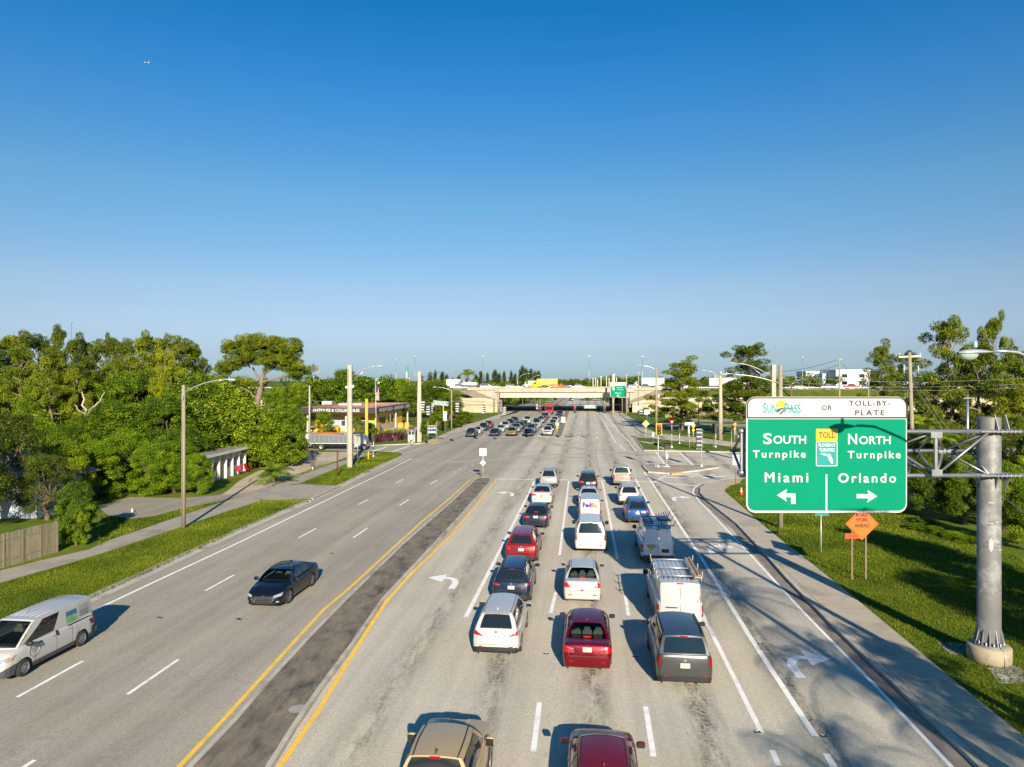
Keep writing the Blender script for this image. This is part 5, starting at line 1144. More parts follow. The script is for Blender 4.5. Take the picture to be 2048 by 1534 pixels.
b = MB(); b.box((.0, -.17, h-.9), (.12, .1, .3), GALV); b.tube([(0, -.15, 0), (.02, -.14, h*.9)], .012, BLACK, 4); b.build('cable_clamp', t)
t, h, p = pole('street_lamp', 'thick square concrete pole with street lamp and cables before the yellow shop', 'street lamp', 700, 935, 730, .30, .235, CONP, True)
s = p.y/FP; cobra(t, .25, zat(752, p.y)-.12, 50*s, zat(733, p.y)-.12, two=True, s=1.25)
b = MB(); b.tube([(-.33, -.05, .3), (-.27, -.05, h-.2)], .05, GALV, 6); b.tube([(-.2, -.3, 0), (-.15, -.25, h-.5)], .02, BLACK, 4); b.box((.3, -.2, h-2.6), (.5, .2, .35), SWHITE); b.box((-.4, -.1, h-2.7), (.25, .2, .25), SWHITE)
for z in (1.5, 3.5, 5.5, 8): b.box((0, 0, z), (.64-.012*z, .64-.012*z, .05), GALV)
b.build('conduit', t)
t, h, p = pole('street_lamp', 'square concrete pole with a short lamp arm beside the signal cabinet', 'street lamp', 839, 884, 743, .36, .27, CONP, True)
s = p.y/FP; cobra(t, .2, zat(760, p.y)-.12, 24*s, zat(743, p.y)-.12, y1=14, two=True, s=1.3)
b = MB(); b.tube([(-.4, -.1, .3), (-.33, -.1, h-3)], .05, GALV, 6); [b.box((0, 0, z), (.76-.016*z, .76-.016*z, .05), GALV) for z in (2, 4, 6, 8.5)]; b.build('conduit', t)
t, h, p = pole('utility_pole', 'thin pale utility pole between the hedge trees and the shop', 'utility pole', 619, 866, 771, .2, .15, CONP); b = MB(); b.tube([(-.2, 0, h-.1), (-.9, 0, h+.02)], .03, GALV, 5); b.tube([(0, 0, h*.72), (2.9, 0, 1.0)], .02, WIREG, 4); b.build('guy_wire', t)
t, h, p = pole('street_lamp', 'thin wooden lamp pole standing left of the street name sign, far side', 'street lamp', 903, 860, 780, .17, .13, WOODP); cobra(t, 0, h-.1, -3.0, h+.6, s=1.3)
t, h, p = pole('street_lamp', 'wooden street lamp pole behind the small yellow traffic signal', 'street lamp', 1312.5, 862, 735, .2, .15, WOODP); s = p.y/FP; cobra(t, 0, zat(740, p.y)-.12, -27*s, zat(731.5, p.y)-.12, s=1.5)
b = MB(); b.box((.45, 0, h*.55), (.4, .4, .8), GALV); b.tube([(.3, 0, 0), (.3, 0, h*.6)], .05, GALV, 5); b.build('conduit', t)
t, h, p = pole('street_lamp', 'round pale street lamp pole on the ramp lawn between two pines', 'street lamp', 1441, 880, 743, .42, .26, CONP); s = p.y/FP; cobra(t, -.1, zat(757, p.y)-.12, -25*s, zat(742, p.y)-.12, two=True, s=1.6, y0=0)
b = MB(); [b.lathe([(.42-.013*z, z), (.42-.013*z, z+.06)], GALV, 12) for z in (3, 7.5)]; b.build('conduit', t)
t, h, p = pole('street_lamp', 'square concrete pole with lamp rising just behind the large green sign', 'street lamp', 1546.5, 0, 729, .30, .235, CONP, True, Yd=87); s = p.y/FP; cobra(t, -.2, zat(754, p.y)-.12, -72*s, zat(727, p.y)-.12, two=True, s=1.25)
t, h, p = pole('street_lamp', 'round wooden pole with lamp whose foot shows below the large green sign', 'street lamp', 1561, 1057, 731, .19, .14, WOODP); s = p.y/FP; cobra(t, -.1, zat(767, p.y)-.12, -96*s, zat(749, p.y)-.12, s=1.15)
t, h, p = pole('utility_pole', 'weathered utility pole with crossarm and insulators beside the large sign', 'utility pole', 1829, 0, 705, .2, .15, WOODP, Yd=62, lean=-.45)
b = MB(); b.box((-.42, 0, h-.35), (1.95, .12, .14), STEELW, R=Matrix.Rotation(-.04, 3, 'Y')); b.build('crossarm', t)
b = MB(); [b.tube([(-.42+x, 0, h-.25), (-.42+x, 0, h-.02)], .05, CONCW, 6) for x in (-.9, 0, .9)]; [b.tube([(-.35+x, -.1, h-1.9), (-.35+x, -.1, h-1.1)], .05, STEELW, 6) for x in (-.62, .62)]; [b.tube([(-.35+x, -.1, h-1.9), (-.35+x*.7, -.1, h-2.9), (-.1, -.1, h-4)], .03, BLACK, 5) for x in (-.62, .62)]; b.build('insulator', t)
b = MB(); b.tube([(-.3, 0, h-2), (2.6, -8, .1)], .018, WIREG, 4); b.tube([(-.3, 0, h-2.4), (1.9, -8, .1)], .018, WIREG, 4); b.tube([(2.0, -6.3, 1.9), (2.6, -8, .1)], .04, STEELW, 5); b.build('guy_wire', t)
for u, vt, Yd, lab in ((1679, 715, 120, 'thin wooden utility pole in front of the white office block'), (1737, 738, 150, 'short pale pole in front of the red lettering of the white office block'), (1346, 770, 175, 'slender wooden pole beside the turnpike lamp, left of the first pine'), (1277, 743, 215, 'thin pole just right of the far green sign'), (1253, 748, 210, 'thin lamp pole behind the far green sign'), (996, 773, 225, 'thin wooden pole at the left end of the overpass'), (1705+230, 790, 70, 'pale thin pole standing in the bushes behind the steel column')):
    t, h, p = pole('utility_pole', lab, 'utility pole', u, 0, vt, .16 if Yd < 160 else .22, .12 if Yd < 160 else .17, WOODP if Yd != 70 else GALV, Yd=Yd)
    b = MB(); b.box((0, -.1, h-.3), (.9, .1, .1), GALV); b.build('crossarm', t)
# tall highway light masts
HM = 'tall thin highway light masts'
for u, vt, Y, lab in ((966, 712, 300, 'tall mast right behind the white turnpike suv'), (1178, 712, 330, 'tall mast above the right half of the overpass'), (1285, 713, 300, 'tall mast left of the first pine'), (1386, 714, 330, 'tall mast behind the bushy pine'), (1605, 714, 330, 'tall mast left of the white office block'), (792, 720, 340, 'tall mast above the concrete mixer'), (830, 712, 340, 'tall mast beside the teal roadside sign'), (143, 645, 260, 'slim radio mast rising over the left pines')):
    h = zat(vt, Y); t = thing('light_mast', lab, 'mast', ((u-1024)*Y/FP, Y, 0), 0, HM if u != 143 else None); b = MB(); b.tube([(0, 0, 0), (0, 0, h)], [.17, .08], GALV, 8); b.build('pole', t)
    b = MB(); b.box((0, 0, h), (.9, .4, .3), GALV); b.build('lamp_ring', t)
# lamps on the turnpike
for u, vb, vt, hu, Y in ((1035, 770, 758, 1054, 262), (1059, 772, 762, 1074, 266), (1580, 784, 770, 1606, 246), (1397, 850, 764, 1391, 160)):
    z0 = ZD if Y > 200 else .1
    t = thing('highway_lamp', {1035: 'small lamp on the overpass left of the yellow moving truck, leftmost of the pair', 1059: 'small lamp on the overpass directly beside the cab of the yellow moving truck', 1580: 'slanted arm lamp on the turnpike above the left part of the large sign', 1397: 'thin steel lamp pole between the bushy pine and the pale round pole'}[u], 'street lamp', ((u-1024)*Y/FP, Y, z0), 0); h = zat(vt, Y)-z0
    b = MB(); b.tube([(0, 0, 0), (0, 0, h)], .1, STEELW, 6); b.build('pole', t); s = Y/FP; cobra(t, 0, h-.1, (hu-u)*s, h+(12 if u != 1397 else 6)*s*.9, s=1.3)
# posts on the far right of the bridge
for k, (u, vt) in enumerate(((1186, 757), (1191, 756), (1195, 760), (1202, 753), (1213, 754), (1218, 757), (1229, 748), (1233, 756))):
    Y = 290+k*4; t = thing('toll_post', 'pale slender posts crowded beyond the right half of the overpass', 'post', ((u-1024)*Y/FP, Y, ZD-1), 0, 'pale posts beyond the overpass'); b = MB(); b.tube([(0, 0, 0), (0, 0, zat(vt, Y)-ZD+1)], .22, CONCW, 6); b.box((0, 0, zat(vt, Y)-ZD+1), (.5, .5, .2), STEELW); b.build('post', t)

# ---------------- sign text helpers ----------------
def board(parent, w, h, z, m, name='panel', y=0, r=.0, th=.04, x=0):
    pts = []
    if r:
        for cx, cz, a0 in ((w/2-r, h/2-r, 0), (-w/2+r, h/2-r, 90), (-w/2+r, -h/2+r, 180), (w/2-r, -h/2+r, 270)):
            for k in range(7): a = math.radians(a0+15*k); pts.append((x+cx+r*math.cos(a), z+cz+r*math.sin(a)))
    else: pts = [(x-w/2, z-h/2), (x+w/2, z-h/2), (x+w/2, z+h/2), (x-w/2, z+h/2)]
    b = MB(); b.prism(pts, 'y', y-th/2, y+th/2, m); return b.build(name, parent)
def poly_face(parent, pts, y, m, name='symbol', th=.006):
    b = MB(); b.prism(pts, 'y', y-th, y, m); return b.build(name, parent)
# ---------------- the large overhead sign ----------------
YC = 26.9; XC = (1978-1024)*YC/FP
col = thing('sign_gantry', 'massive galvanised steel column with a horizontal truss arm on a round concrete footing', 'sign gantry', (XC, YC, .1))
b = MB(); b.lathe([(.0, -.1), (.74, -.1), (.74, .55), (.70, .6), (0, .6)], mat('footing', (.40, .35, .24), .85, var=.15, bump=.15, dirt=(.25, .21, .13), dscale=1.5), 32); b.build('footing', col)
b = MB(); b.lathe([(.54, .60), (.54, .66), (.395, .66), (.395, 9.2), (.385, 9.22), (.0, 9.22)], GALVC, 36); b.build('column', col)
b = MB()
for k in range(12):
    a = 2*PI*k/12; R = Matrix.Rotation(a, 4, 'Z'); b.prism([(.385, .66), (.53, .66), (.395, 1.25)], 'y', -.015, .015, GALV, T=R); b.lathe([(.035, 0), (.035, .14), (0, .15)], GALV, 8, c=(.47*math.cos(a+.26), .47*math.sin(a+.26), .65))
b.build('base_gusset', col)
b = MB(); SC_ = mat('scrape_paint', (.52, .54, .54), .5, .2); SD_ = mat('scrape_dark', (.18, .19, .2), .6, .2)
rs = random.Random(4)
for k in range(16):
    a = -PI/2+rs.uniform(-.8, .8); z = rs.choice((6.0, 5.7, 5.3, 4.5, 4.4, 4.3))+rs.uniform(-.08, .08); w = rs.uniform(.06, .3); mm = SC_ if rs.random() < .4 else SD_
    b.grid(lambda u, v: Vector((.40*math.cos(a+(u-.5)*w/.40), .40*math.sin(a+(u-.5)*w/.40), z+(v-.5)*rs.choice((.03, .05)))), 4, 1, mm)
b.grid(lambda u, v: Vector((.40*math.cos(-2.0+(u-.5)*.35), .40*math.sin(-2.0+(u-.5)*.35), 4.45+(v-.5)*.55*(1-abs(u-.5)))), 4, 2, SC_)
b.build('scrape_marks', col)
b = MB(); b.box((.52, -.1, .3), (.02, .02, .4), WIREG) ; b.tube([(.05, -.5, .68), (.12, -.7, .62), (.1, -.77, .3), (.08, -.78, 0)], .015, STEELW, 5); b.build('ground_wire', col)
def zc(v, Y=YC-.5): return zat(v, Y)-.1
zT, zB, zM = zc(863, YC-.55), zc(951, YC-.55), zc(901, YC+.7); xl = (1470-1978)*YC/FP; xr = (2024-1978)*YC/FP
tr = MB(); yF_, yM = -.55, .62
tr.tube([(xl, yF_, zT), (xr, yF_, zT)], .075, GALV, 10); tr.tube([(xl, yF_, zB), (xr, yF_, zB)], .075, GALV, 10); tr.tube([(xl, yM, zM), (xr-.2, yM, zM)], .065, GALV, 10); tr.build('truss_chord', col)
tr = MB(); n = 4; xs = [xl+.25+k*((-1.0)-(xl+.25))/3.5 for k in range(5)]; xs = [xl+.12, -7.2, -4.9, -2.35, -.35]
def bar(a, c, w=.09): tr.tube([a, c], w*.6, GALV, 4)
for i in range(5):
    x = xs[i]
    if i < 4: tr.box((x, yF_, (zT+zB)/2), (.10, .08, zT-zB), GALV); tr.box((x, yF_-.06, zT-.12), (.42, .03, .22), GALV); tr.box((x, yF_-.06, zB+.12), (.42, .03, .22), GALV)
    bar((x, yF_, zT), (x, yM, zM)); bar((x, yF_, zB), (x, yM, zM))
for i in range(4):
    a, c = xs[i], xs[i+1]; up = i % 2 == 1
    bar((a, yF_, zB if up is False and i != 3 else zB), (c, yF_, zT)) if i in (1, 3) else bar((a, yF_, zT), (c, yF_, zB))
    bar((a, yF_, zT), ((a+c)/2, yM, zM), .07); bar((c, yF_, zT), ((a+c)/2, yM, zM), .07); bar((a, yF_, zB), ((a+c)/2, yM, zM), .07); bar((c, yF_, zB), ((a+c)/2, yM, zM), .07)
    tr.box(((a+c)/2, yM-.05, zM), (.45, .08, .16), GALV)
tr.build('truss_web', col)
b = MB()
for z, sg in ((zT, 1), (zB, -1)):
    b.box((.02, -.1, z), (1.5, 1.15, .05), GALV)
    for x in (-.02, .38): b.prism([(yF_-.05, z+sg*.03), (-.2, z+sg*.03), (-.36, z+sg*.62)], 'x', x-.015, x+.015, GALV)
    for k in range(6): b.lathe([(.025, -.06), (.025, .08)], GALV, 6, c=(-.1+.16*k, yF_-.1, z))
for v in (862, 945): z = zc(v, YC-.7); b.tube([(xl-.12, -.72, z), (xl+.18, -.72, z)], .1, GALV, 10)
b.box((xl+.06, -.74, (zc(862)+zc(945))/2), (.17, .05, 1.5), GALV)
b.build('bracket', col)
YS = 25.85; SX0, SX1 = (1492.5-1024)*YS/FP, (1814-1024)*YS/FP; SW = SX1-SX0; SZ1, SZ0 = zat(793.5, YS), zat(1025.5, YS); SHt = SZ1-SZ0
sg = thing('highway_sign', 'huge green and white overhead direction sign for South Miami and North Orlando', 'highway sign', ((SX0+SX1)/2, YS, (SZ0+SZ1)/2))
kx, kz = SW/1880.0, SHt/1365.0        # zoomed-crop pixels (75..1955, 75..1440)
def sx_(u): return (u-75)*kx-SW/2
def sz_(v): return SHt/2-(v-75)*kz
board(sg, SW, SHt, 0, SWHITE, 'panel', y=.03, r=.33, th=.05)
gp = board(sg, 1848*kx, (1415-338)*kz, 0, SGREEN, 'green_field', y=-.002, th=.012)
def rrect(x0, x1, z0, z1, r, rt=True, rb=True):
    pts = []
    for cx, cz, a0, on in ((x1-r, z1-r, 0, rt), (x0+r, z1-r, 90, rt), (x0+r, z0+r, 180, rb), (x1-r, z0+r, 270, rb)):
        if not on: pts.append(({0: x1, 90: x0, 180: x0, 270: x1}[a0], {0: z1, 90: z1, 180: z0, 270: z0}[a0])); continue
        for k in range(8): a = math.radians(a0+90*k/7); pts.append((cx+r*math.cos(a), cz+r*math.sin(a)))
    return pts
bpy.data.objects.remove(gp)
poly_face(sg, rrect(sx_(92), sx_(1942), sz_(1415), sz_(338), .27, rt=False), -.0, SGREEN, 'green_field')
poly_face(sg, rrect(sx_(80), sx_(1952), sz_(330), sz_(80), .30, rb=False), -.0, SBLACK, 'header_border')
poly_face(sg, rrect(sx_(96), sx_(1936), sz_(312), sz_(97), .26, rb=False), -.007, SWHITE, 'header')
for u in (560, 1030, 1500): b = MB(); b.box((0, 0, 0), (.012, .002, SHt*.97), mat('panel_joint', (.0, .33, .19), .5)); b.build('panel_joint', sg, (sx_(u), -.0062, -.12)) if False else None
yT = -.016
def st(s_, u0, u1, v0, v1, m=SWHITE, y=yT, **kw): return text(s_, 1.0, m, sg, ((sx_(u0)+sx_(u1))/2, y, (sz_(v0)+sz_(v1))/2), w=(u1-u0)*kx, h=(v1-v0)*kz, **kw)
K = .028
st('TOLL-BY-', 1272, 1758, 118, 182, SBLACK, space=1.25, bold=K, depth=.002); st('PLATE', 1345, 1690, 232, 295, SBLACK, space=1.3, bold=K, depth=.002); st('OR', 953, 1077, 173, 234, SBLACK, space=1.2, bold=K, depth=.002)
st('S', 270, 372, 503, 632, bold=.018, depth=.004); st('OUTH', 390, 772, 532, 628, bold=.015, depth=.004); st('N', 1262, 1368, 510, 634, bold=.018, depth=.004); st('ORTH', 1392, 1760, 538, 634, bold=.015, depth=.004)
st('Turnpike', 150, 768, 706, 818, space=1.3, bold=.018, depth=.004); st('Turnpike', 1258, 1878, 712, 826, space=1.3, bold=.018, depth=.004)
st('Miami', 288, 791, 966, 1080, space=1.35, depth=.004); st('Miami', 295, 798, 967, 1079, space=1.35, depth=.004, y=yT-.003); st('Miami', 291, 794, 964, 1082, space=1.35, depth=.004, y=yT-.005); st('Orlando', 1148, 1824, 974, 1086, space=1.3, bold=.018, depth=.004)
poly_face(sg, rrect(sx_(888), sx_(1140), sz_(598), sz_(452), .05), -.010, SYEL, 'toll_tab'); st('TOLL', 920, 1110, 490, 560, SBLACK, y=-.016, bold=.01, depth=.002)
poly_face(sg, rrect(sx_(888), sx_(1140), sz_(892), sz_(598), .05), -.010, SWHITE, 'shield_border'); poly_face(sg, rrect(sx_(897), sx_(1131), sz_(882), sz_(607), .045), -.014, mat('shield_teal', (.0, .27, .24), .45), 'shield')
st("FLORIDA'S", 918, 1112, 622, 662, y=-.02, bold=.02, depth=.002); st('TURNPIKE', 925, 1105, 680, 722, y=-.02, bold=.02, depth=.002)
fl = [(942, 740), (1000, 742), (1015, 750), (1045, 744), (1056, 752), (1064, 775), (1084, 815), (1088, 845), (1080, 866), (1062, 858), (1048, 832), (1036, 815), (1034, 790), (1012, 768), (995, 762), (985, 770), (962, 752), (942, 750)]
poly_face(sg, [(sx_(a), sz_(c)) for a, c in fl], -.0165, SWHITE, 'state_outline')
poly_face(sg, rrect(sx_(1001), sx_(1021), sz_(1416), sz_(986), .02, rb=False), -.009, SWHITE, 'divider')
poly_face(sg, [(sx_(a), sz_(c)) for a, c in [(432, 1232), (550, 1160), (537, 1213), (648, 1213), (650, 1335), (598, 1335), (596, 1258), (530, 1256), (550, 1308)]], -.010, SWHITE, 'arrow')
poly_face(sg, [(sx_(a), sz_(c)) for a, c in [(1604, 1245), (1488, 1170), (1505, 1222), (1364, 1217), (1363, 1268), (1503, 1270), (1486, 1320)]], -.010, SWHITE, 'arrow')
LT = mat('logo_teal', (.0, .30, .28), .5)
st('S', 270, 312, 145, 270, LT, y=-.022, bold=.02, depth=.002); st('UN', 318, 428, 160, 266, LT, y=-.022, bold=.02, depth=.002); st('P', 520, 572, 148, 270, LT, y=-.022, bold=.02, depth=.002); st('ASS', 572, 712, 162, 270, LT, y=-.022, bold=.02, depth=.002)
sun = [(480+64*math.cos(math.radians(a)), 178-66*math.sin(math.radians(a))) for a in range(-20, 201, 12)]
poly_face(sg, [(sx_(a), sz_(c)) for a, c in sun], -.011, SYEL, 'logo_sun')
poly_face(sg, [(sx_(a), sz_(c)) for a, c in [(410, 240), (450, 212), (520, 200), (735, 209), (640, 212), (560, 222), (520, 240), (478, 287)]], -.014, mat('logo_road', (.06, .065, .07), .6), 'logo_road')
poly_face(sg, [(sx_(a), sz_(c)) for a, c in [(446, 262), (490, 226), (520, 215), (500, 230), (458, 272)]], -.0165, SWHITE, 'logo_stripe')
for u in (1500, 1655, 1800): b = MB(); b.box((0, .12, 0), (.09, .14, SHt*.92), GALV); b.build('sign_bracket', sg, ((u-1653)*YS/FP, 0, 0))
# the lamp whose head hangs beside the sign; its pole is outside the frame
YL = 19.8; t = thing('street_lamp', 'large cobra head street lamp reaching in from the right edge above the sign column', 'street lamp', (16.4, YL-.2, .12))
b = MB(); b.tube([(0, 0, 0), (0, 0, 10.6)], [.2, .13], CONP, 12); b.build('pole', t)
xh = (1986-1024)*YL/FP-16.4; zh = zat(704, YL)-.12
b = MB(); b.tube([(0, .2, 10.2), (-.7, .2, 10.6), (-1.4, .2, 10.98), (-1.9, .2, 11.2), (-2.3, .2, zh-.01), (-2.6, .2, zh+.02), (xh, .2, zh+.03)], .045, ALU, 8); b.build('lamp_arm', t)
b = MB()
LH = mat('lamp_grey', (.42, .44, .45), .4, .2)
def sh(u, v):
    th = 2*PI*u; r = .22*(math.sin(PI*min(.97, v*.93+.04))**.6)*(1-.55*(1-v)**1.6); return Vector((-v*.98, r*math.cos(th), .0+r*(.55 if math.sin(th) > 0 else .22)*math.sin(th)-.03*v))
b.grid(sh, 16, 14, LH); b.lathe([(.06, .08), (.06, .2), (.04, .25), (0, .26)], mat('photocell', (.3, .45, .5), .4), 10, c=(-.5, 0, .05)); o = b.build('lamp_head', t, (xh, .2, zh))
b = MB(); b.grid(lambda u, v: Vector((-.68+.27*math.sin(PI*v/2)*math.cos(2*PI*u), .16*math.sin(PI*v/2)*math.sin(2*PI*u), -.05-.19*math.cos(PI*v/2))), 16, 6, MATS['lamp_lens']); b.build('lamp_lens', o)
# post sign out of frame that throws its shadow on the sidewalk
t = thing('round_sign', 'post sign standing on the lawn strip just outside the right edge of the photo', 'sign', (15.9, 20.6, .12)); b = MB(); b.tube([(0, 0, 0), (0, 0, 2.6)], .035, GALV, 6); b.build('post', t); board(t, .6, .6, 2.3, SWHITE, 'panel', y=-.06, r=.28)

# ---------------- smaller signs ----------------
def sign_post(name, label, u, vb, z=.12, r=.035, hgt=2.4, m=GALV, Yd=None, loc=None, rz=0, cat='sign'):
    p = loc if loc is not None else G(u, vb, z); t = thing(name, label, cat, p, rz); b = MB(); b.tube([(0, 0, 0), (0, 0, hgt)], r, m, 6); b.build('post', t); return t, p
t, p = sign_post('road_sign', 'white DO NOT BLOCK sign with a grey diamond at the tip of the near median', 966, 955, .15, .04, 0.1)
hh = zat(897, p.y)-.15; b = MB(); b.tube([(0, 0, 0), (0, 0, hh)], .035, STEELW, 6); b.build('post', t)
s = p.y/FP; board(t, 14*s, 15*s, zat(904, p.y)-.15, SWHITE, y=-.06, r=.03)
for k, w_ in enumerate(('DO NOT', 'BLOCK')): text(w_, .2, SBLACK, t, (0, -.085, zat(900+4*k, p.y)-.15), w=.5, h=.14, depth=.002)
q = board(t, 9*s, 9*s, 0, SWHITE, 'diamond_panel', y=0, r=.02); q.rotation_euler = (0, PI/4, 0); q.location = (0, -.06, zat(925.5, p.y)-.15)
# orange road work
pa = G(1702, 1159, .12); pb = G(1733, 1161, .12)
t = thing('road_work_sign', 'orange diamond ROAD WORK AHEAD sign with a small plate on two brown posts', 'road sign', (pa+pb)/2)
YR = t.location.y; cx = (1722.5-1024)*YR/FP-t.location.x; cz = zat(1047, YR)-.12; PB = mat('rusty_post', (.22, .15, .08), .8, var=.2)
b = MB(); b.box((pa.x-t.location.x, 0, 1.4), (.09, .06, 2.8), PB); b.build('post', t); b = MB(); b.box((pb.x-t.location.x, 0, 1.5), (.09, .06, 3.0), PB); b.build('post', t)
D = 33.5*YR/FP
poly_face(t, [(cx, cz+D), (cx+D, cz), (cx, cz-D), (cx-D, cz)], -.05, SBLACK, 'border', .02); d = D*.965
poly_face(t, [(cx, cz+d*1.015), (cx+d*1.015, cz), (cx, cz-d*1.015), (cx-d*1.015, cz)], -.072, ORG, 'panel', .006); d = D*.90
poly_face(t, [(cx, cz+d), (cx+d, cz), (cx, cz-d), (cx-d, cz)], -.08, SBLACK, 'border', .002); d = D*.87
poly_face(t, [(cx, cz+d), (cx+d, cz), (cx, cz-d), (cx-d, cz)], -.084, ORG, 'panel', .002)
for w_, v, ww in (('ROAD', 1029, 24), ('WORK', 1039, 25), ('AHEAD', 1050.5, 31)): text(w_, .2, SBLACK, t, (cx, -.09, zat(v, YR)-.12), w=ww*YR/FP, h=7.5*YR/FP, bold=.008, depth=.002)
x2 = (1704-1024)*YR/FP-t.location.x; b = MB(); b.box((x2, -.06, zat(1071.5, YR)-.12), (30*YR/FP, .03, 10*YR/FP), ORG2); b.build('panel', t); text('ON RAMP', .2, mat('letter_dark_red', (.2, .03, .02), .6), t, (x2, -.085, zat(1071.5, YR)-.12), w=23*YR/FP, h=5*YR/FP, depth=.002)
t, p = sign_post('road_sign', 'small teal topped sign on a thin white post under the large green sign', 1642, 1107, hgt=zat(1030, dep(1107, .12))-.12, m=STEELW); b = MB(); b.box((.05, 0, zat(1027, p.y)-.12), (.85, .04, .28), STEAL); b.build('panel', t)
t, p = sign_post('road_sign', 'white RIGHT TURN ON RED AFTER STOP sign beside the orange cone', 1471.5, 968, hgt=zat(910, dep(968, .12))-.12); s = p.y/FP
board(t, 13.5*s, 20*s, zat(919.5, p.y)-.12, SWHITE, y=-.06, r=.04)
for k, w_ in enumerate(('RIGHT', 'TURN', 'ON RED', 'AFTER', 'STOP')): text(w_, .2, SBLACK, t, (0, -.085, zat(912+3.8*k, p.y)-.12), w=.5, h=.13, depth=.002)
# traffic cone
p = G(1482.5, 989.5, .12); t = thing('traffic_cone', 'orange traffic cone with a white collar on the lawn left of the large sign', 'traffic cone', p)
b = MB(); b.box((0, 0, .02), (.38, .38, .04), ORG2); b.build('base', t); b = MB(); b.lathe([(.15, .04), (.03, .75), (0, .76)], ORG2, 14); b.build('cone', t); b = MB(); b.lathe([(.118, .28), (.088, .45)], SWHITE, 14); b.lathe([(.075, .53), (.058, .63)], SWHITE, 14); b.build('collar', t)
# yellow small signal on the island
def sigpole(name, label, u, vb, vt, z=.15, r=.055, cat='traffic signal'):
    p = G(u, vb, z); h = zat(vt, p.y)-z; t = thing(name, label, cat, p); b = MB(); b.tube([(0, 0, .0), (0, 0, h)], r, STEELW, 8); b.lathe([(.2, 0), (.17, .08), (.1, .28), (r, .3)], STEELW, 8); b.build('post', t); return t, p, h
t, p, h = sigpole('traffic_signal', 'three lamp traffic signal with broad yellow backplate on the traffic island', 1316.5, 934, 869)
s = p.y/FP; zc_ = zat(858.5, p.y)-.15; BP = board(t, 12*s, 23.5*s, zc_, SYEL, 'backplate', y=0, r=.05, x=1.5*s); board(t, 8*s, 19*s, zc_, BLACKM, 'housing', y=-.08, th=.16, x=1.5*s)
for k, mm in enumerate((RED, AMBD, GREEND)): b = MB(); b.lathe([(.17, 0), (.13, .04), (0, .05)], mm, 14, R=Matrix.Rotation(PI/2, 3, 'X')); b.lathe([(.19, 0), (.19, .18)], BLACKM, 14, R=Matrix.Rotation(PI/2, 3, 'X')); b.build('signal_lamp', t, (1.5*s, -.17, zc_+(1-k)*.43))
t, p, h = sigpole('pedestrian_signal', 'black pedestrian signal box on a white post at the traffic island', 1333.5, 933, 893); s = p.y/FP
b = MB(); b.box((0, 0, h-.05), (.62, .4, .62), BLACKM); b.box((0, -.25, h+.2), (.62, .14, .04), BLACKM); b.build('housing', t); b = MB(); b.box((0, -.1, zat(913, p.y)-.15), (.28, .12, .5), SWHITE); b.build('push_button_sign', t)
t, p, h = sigpole('signal_back', 'row of louvred signal heads on a tall white post, right end of the traffic island', 1403, 933, 857); s = p.y/FP
b = MB()
for k in range(9): z = zat(861+k*4.2, p.y)-.15; b.box((-.3, 0, z), (.62, .25, .17), GALV if k % 2 else BLACKM); b.box((.08, -.12, z+.04), (.10, .2, .08), GALV)
b.box((-.3, .1, zat(878, p.y)-.15), (.66, .05, 2.5), GALV); b.build('housing', t)
# small things on the grass islands
t, p, h = sigpole('push_button_post', 'short white push button post on the far grass island', 1306, 885.5, 863, .12); b = MB(); b.box((0, -.1, h-.5), (.3, .15, .7), SWHITE); b.build('button_box', t)
t, p = sign_post('merge_sign', 'pale yellow diamond merge sign with two black arrows on the far island', 1291.5, 877.5, hgt=zat(850, dep(877.5, .12))-.12, m=STEELW, r=.045); s = p.y/FP
PY = mat('faded_yellow', (.85, .68, .22), .5); zc_ = zat(847.5, p.y)-.12
q = board(t, 10.2*s, 10.2*s, 0, PY, 'panel', r=.05); q.rotation_euler = (0, PI/4, 0); q.location = (0, -.07, zc_)
b = MB(); b.box((-.2, -.1, zc_-.05), (.09, .01, .5), SBLACK); b.prism([(-.33, zc_+.15), (-.07, zc_+.15), (-.2, zc_+.4)], 'y', -.105, -.095, SBLACK); b.box((.22, -.1, zc_-.1), (.08, .01, .45), SBLACK, R=Matrix.Rotation(-.4, 3, 'Y')); b.prism([(.02, zc_+.08), (.26, zc_+.16), (.08, zc_+.33)], 'y', -.105, -.095, SBLACK); b.build('symbol', t)
t, p = sign_post('yield_sign', 'red and white yield sign above a small pedestrian signal behind the yellow signal', 1343.5, 895, hgt=zat(848, dep(895, .12))-.12, m=STEELW, r=.05); s = p.y/FP; zc_ = zat(845, p.y)-.12
poly_face(t, [(-.48, zc_+.4), (.48, zc_+.4), (0, zc_-.42)], -.06, REDL, 'panel', .02); poly_face(t, [(-.22, zc_+.25), (.22, zc_+.25), (0, zc_-.12)], -.085, SWHITE, 'symbol', .005); b = MB(); b.box((0, -.1, zat(862, p.y)-.12), (.45, .3, .55), BLACKM); b.build('pedestrian_signal', t); b = MB(); b.lathe([(.25, 0), (.2, .1), (.08, .35)], STEELW, 8); b.build('base', t)
t, p, h = sigpole('pedestrian_signal', 'dark pedestrian signal on a post seen against the ramp lawn shade', 1359, 887.5, 862, .12); b = MB(); b.box((0, 0, h), (.45, .35, .7), BLACKM); b.build('housing', t)
t, p = sign_post('one_way_sign', 'white ONE WAY arrow sign pointing left on the far grass island', 1379, 897.5, hgt=zat(846, dep(897.5, .12))-.12, m=STEELW, r=.05); s = p.y/FP; zc_ = zat(847.5, p.y)-.12
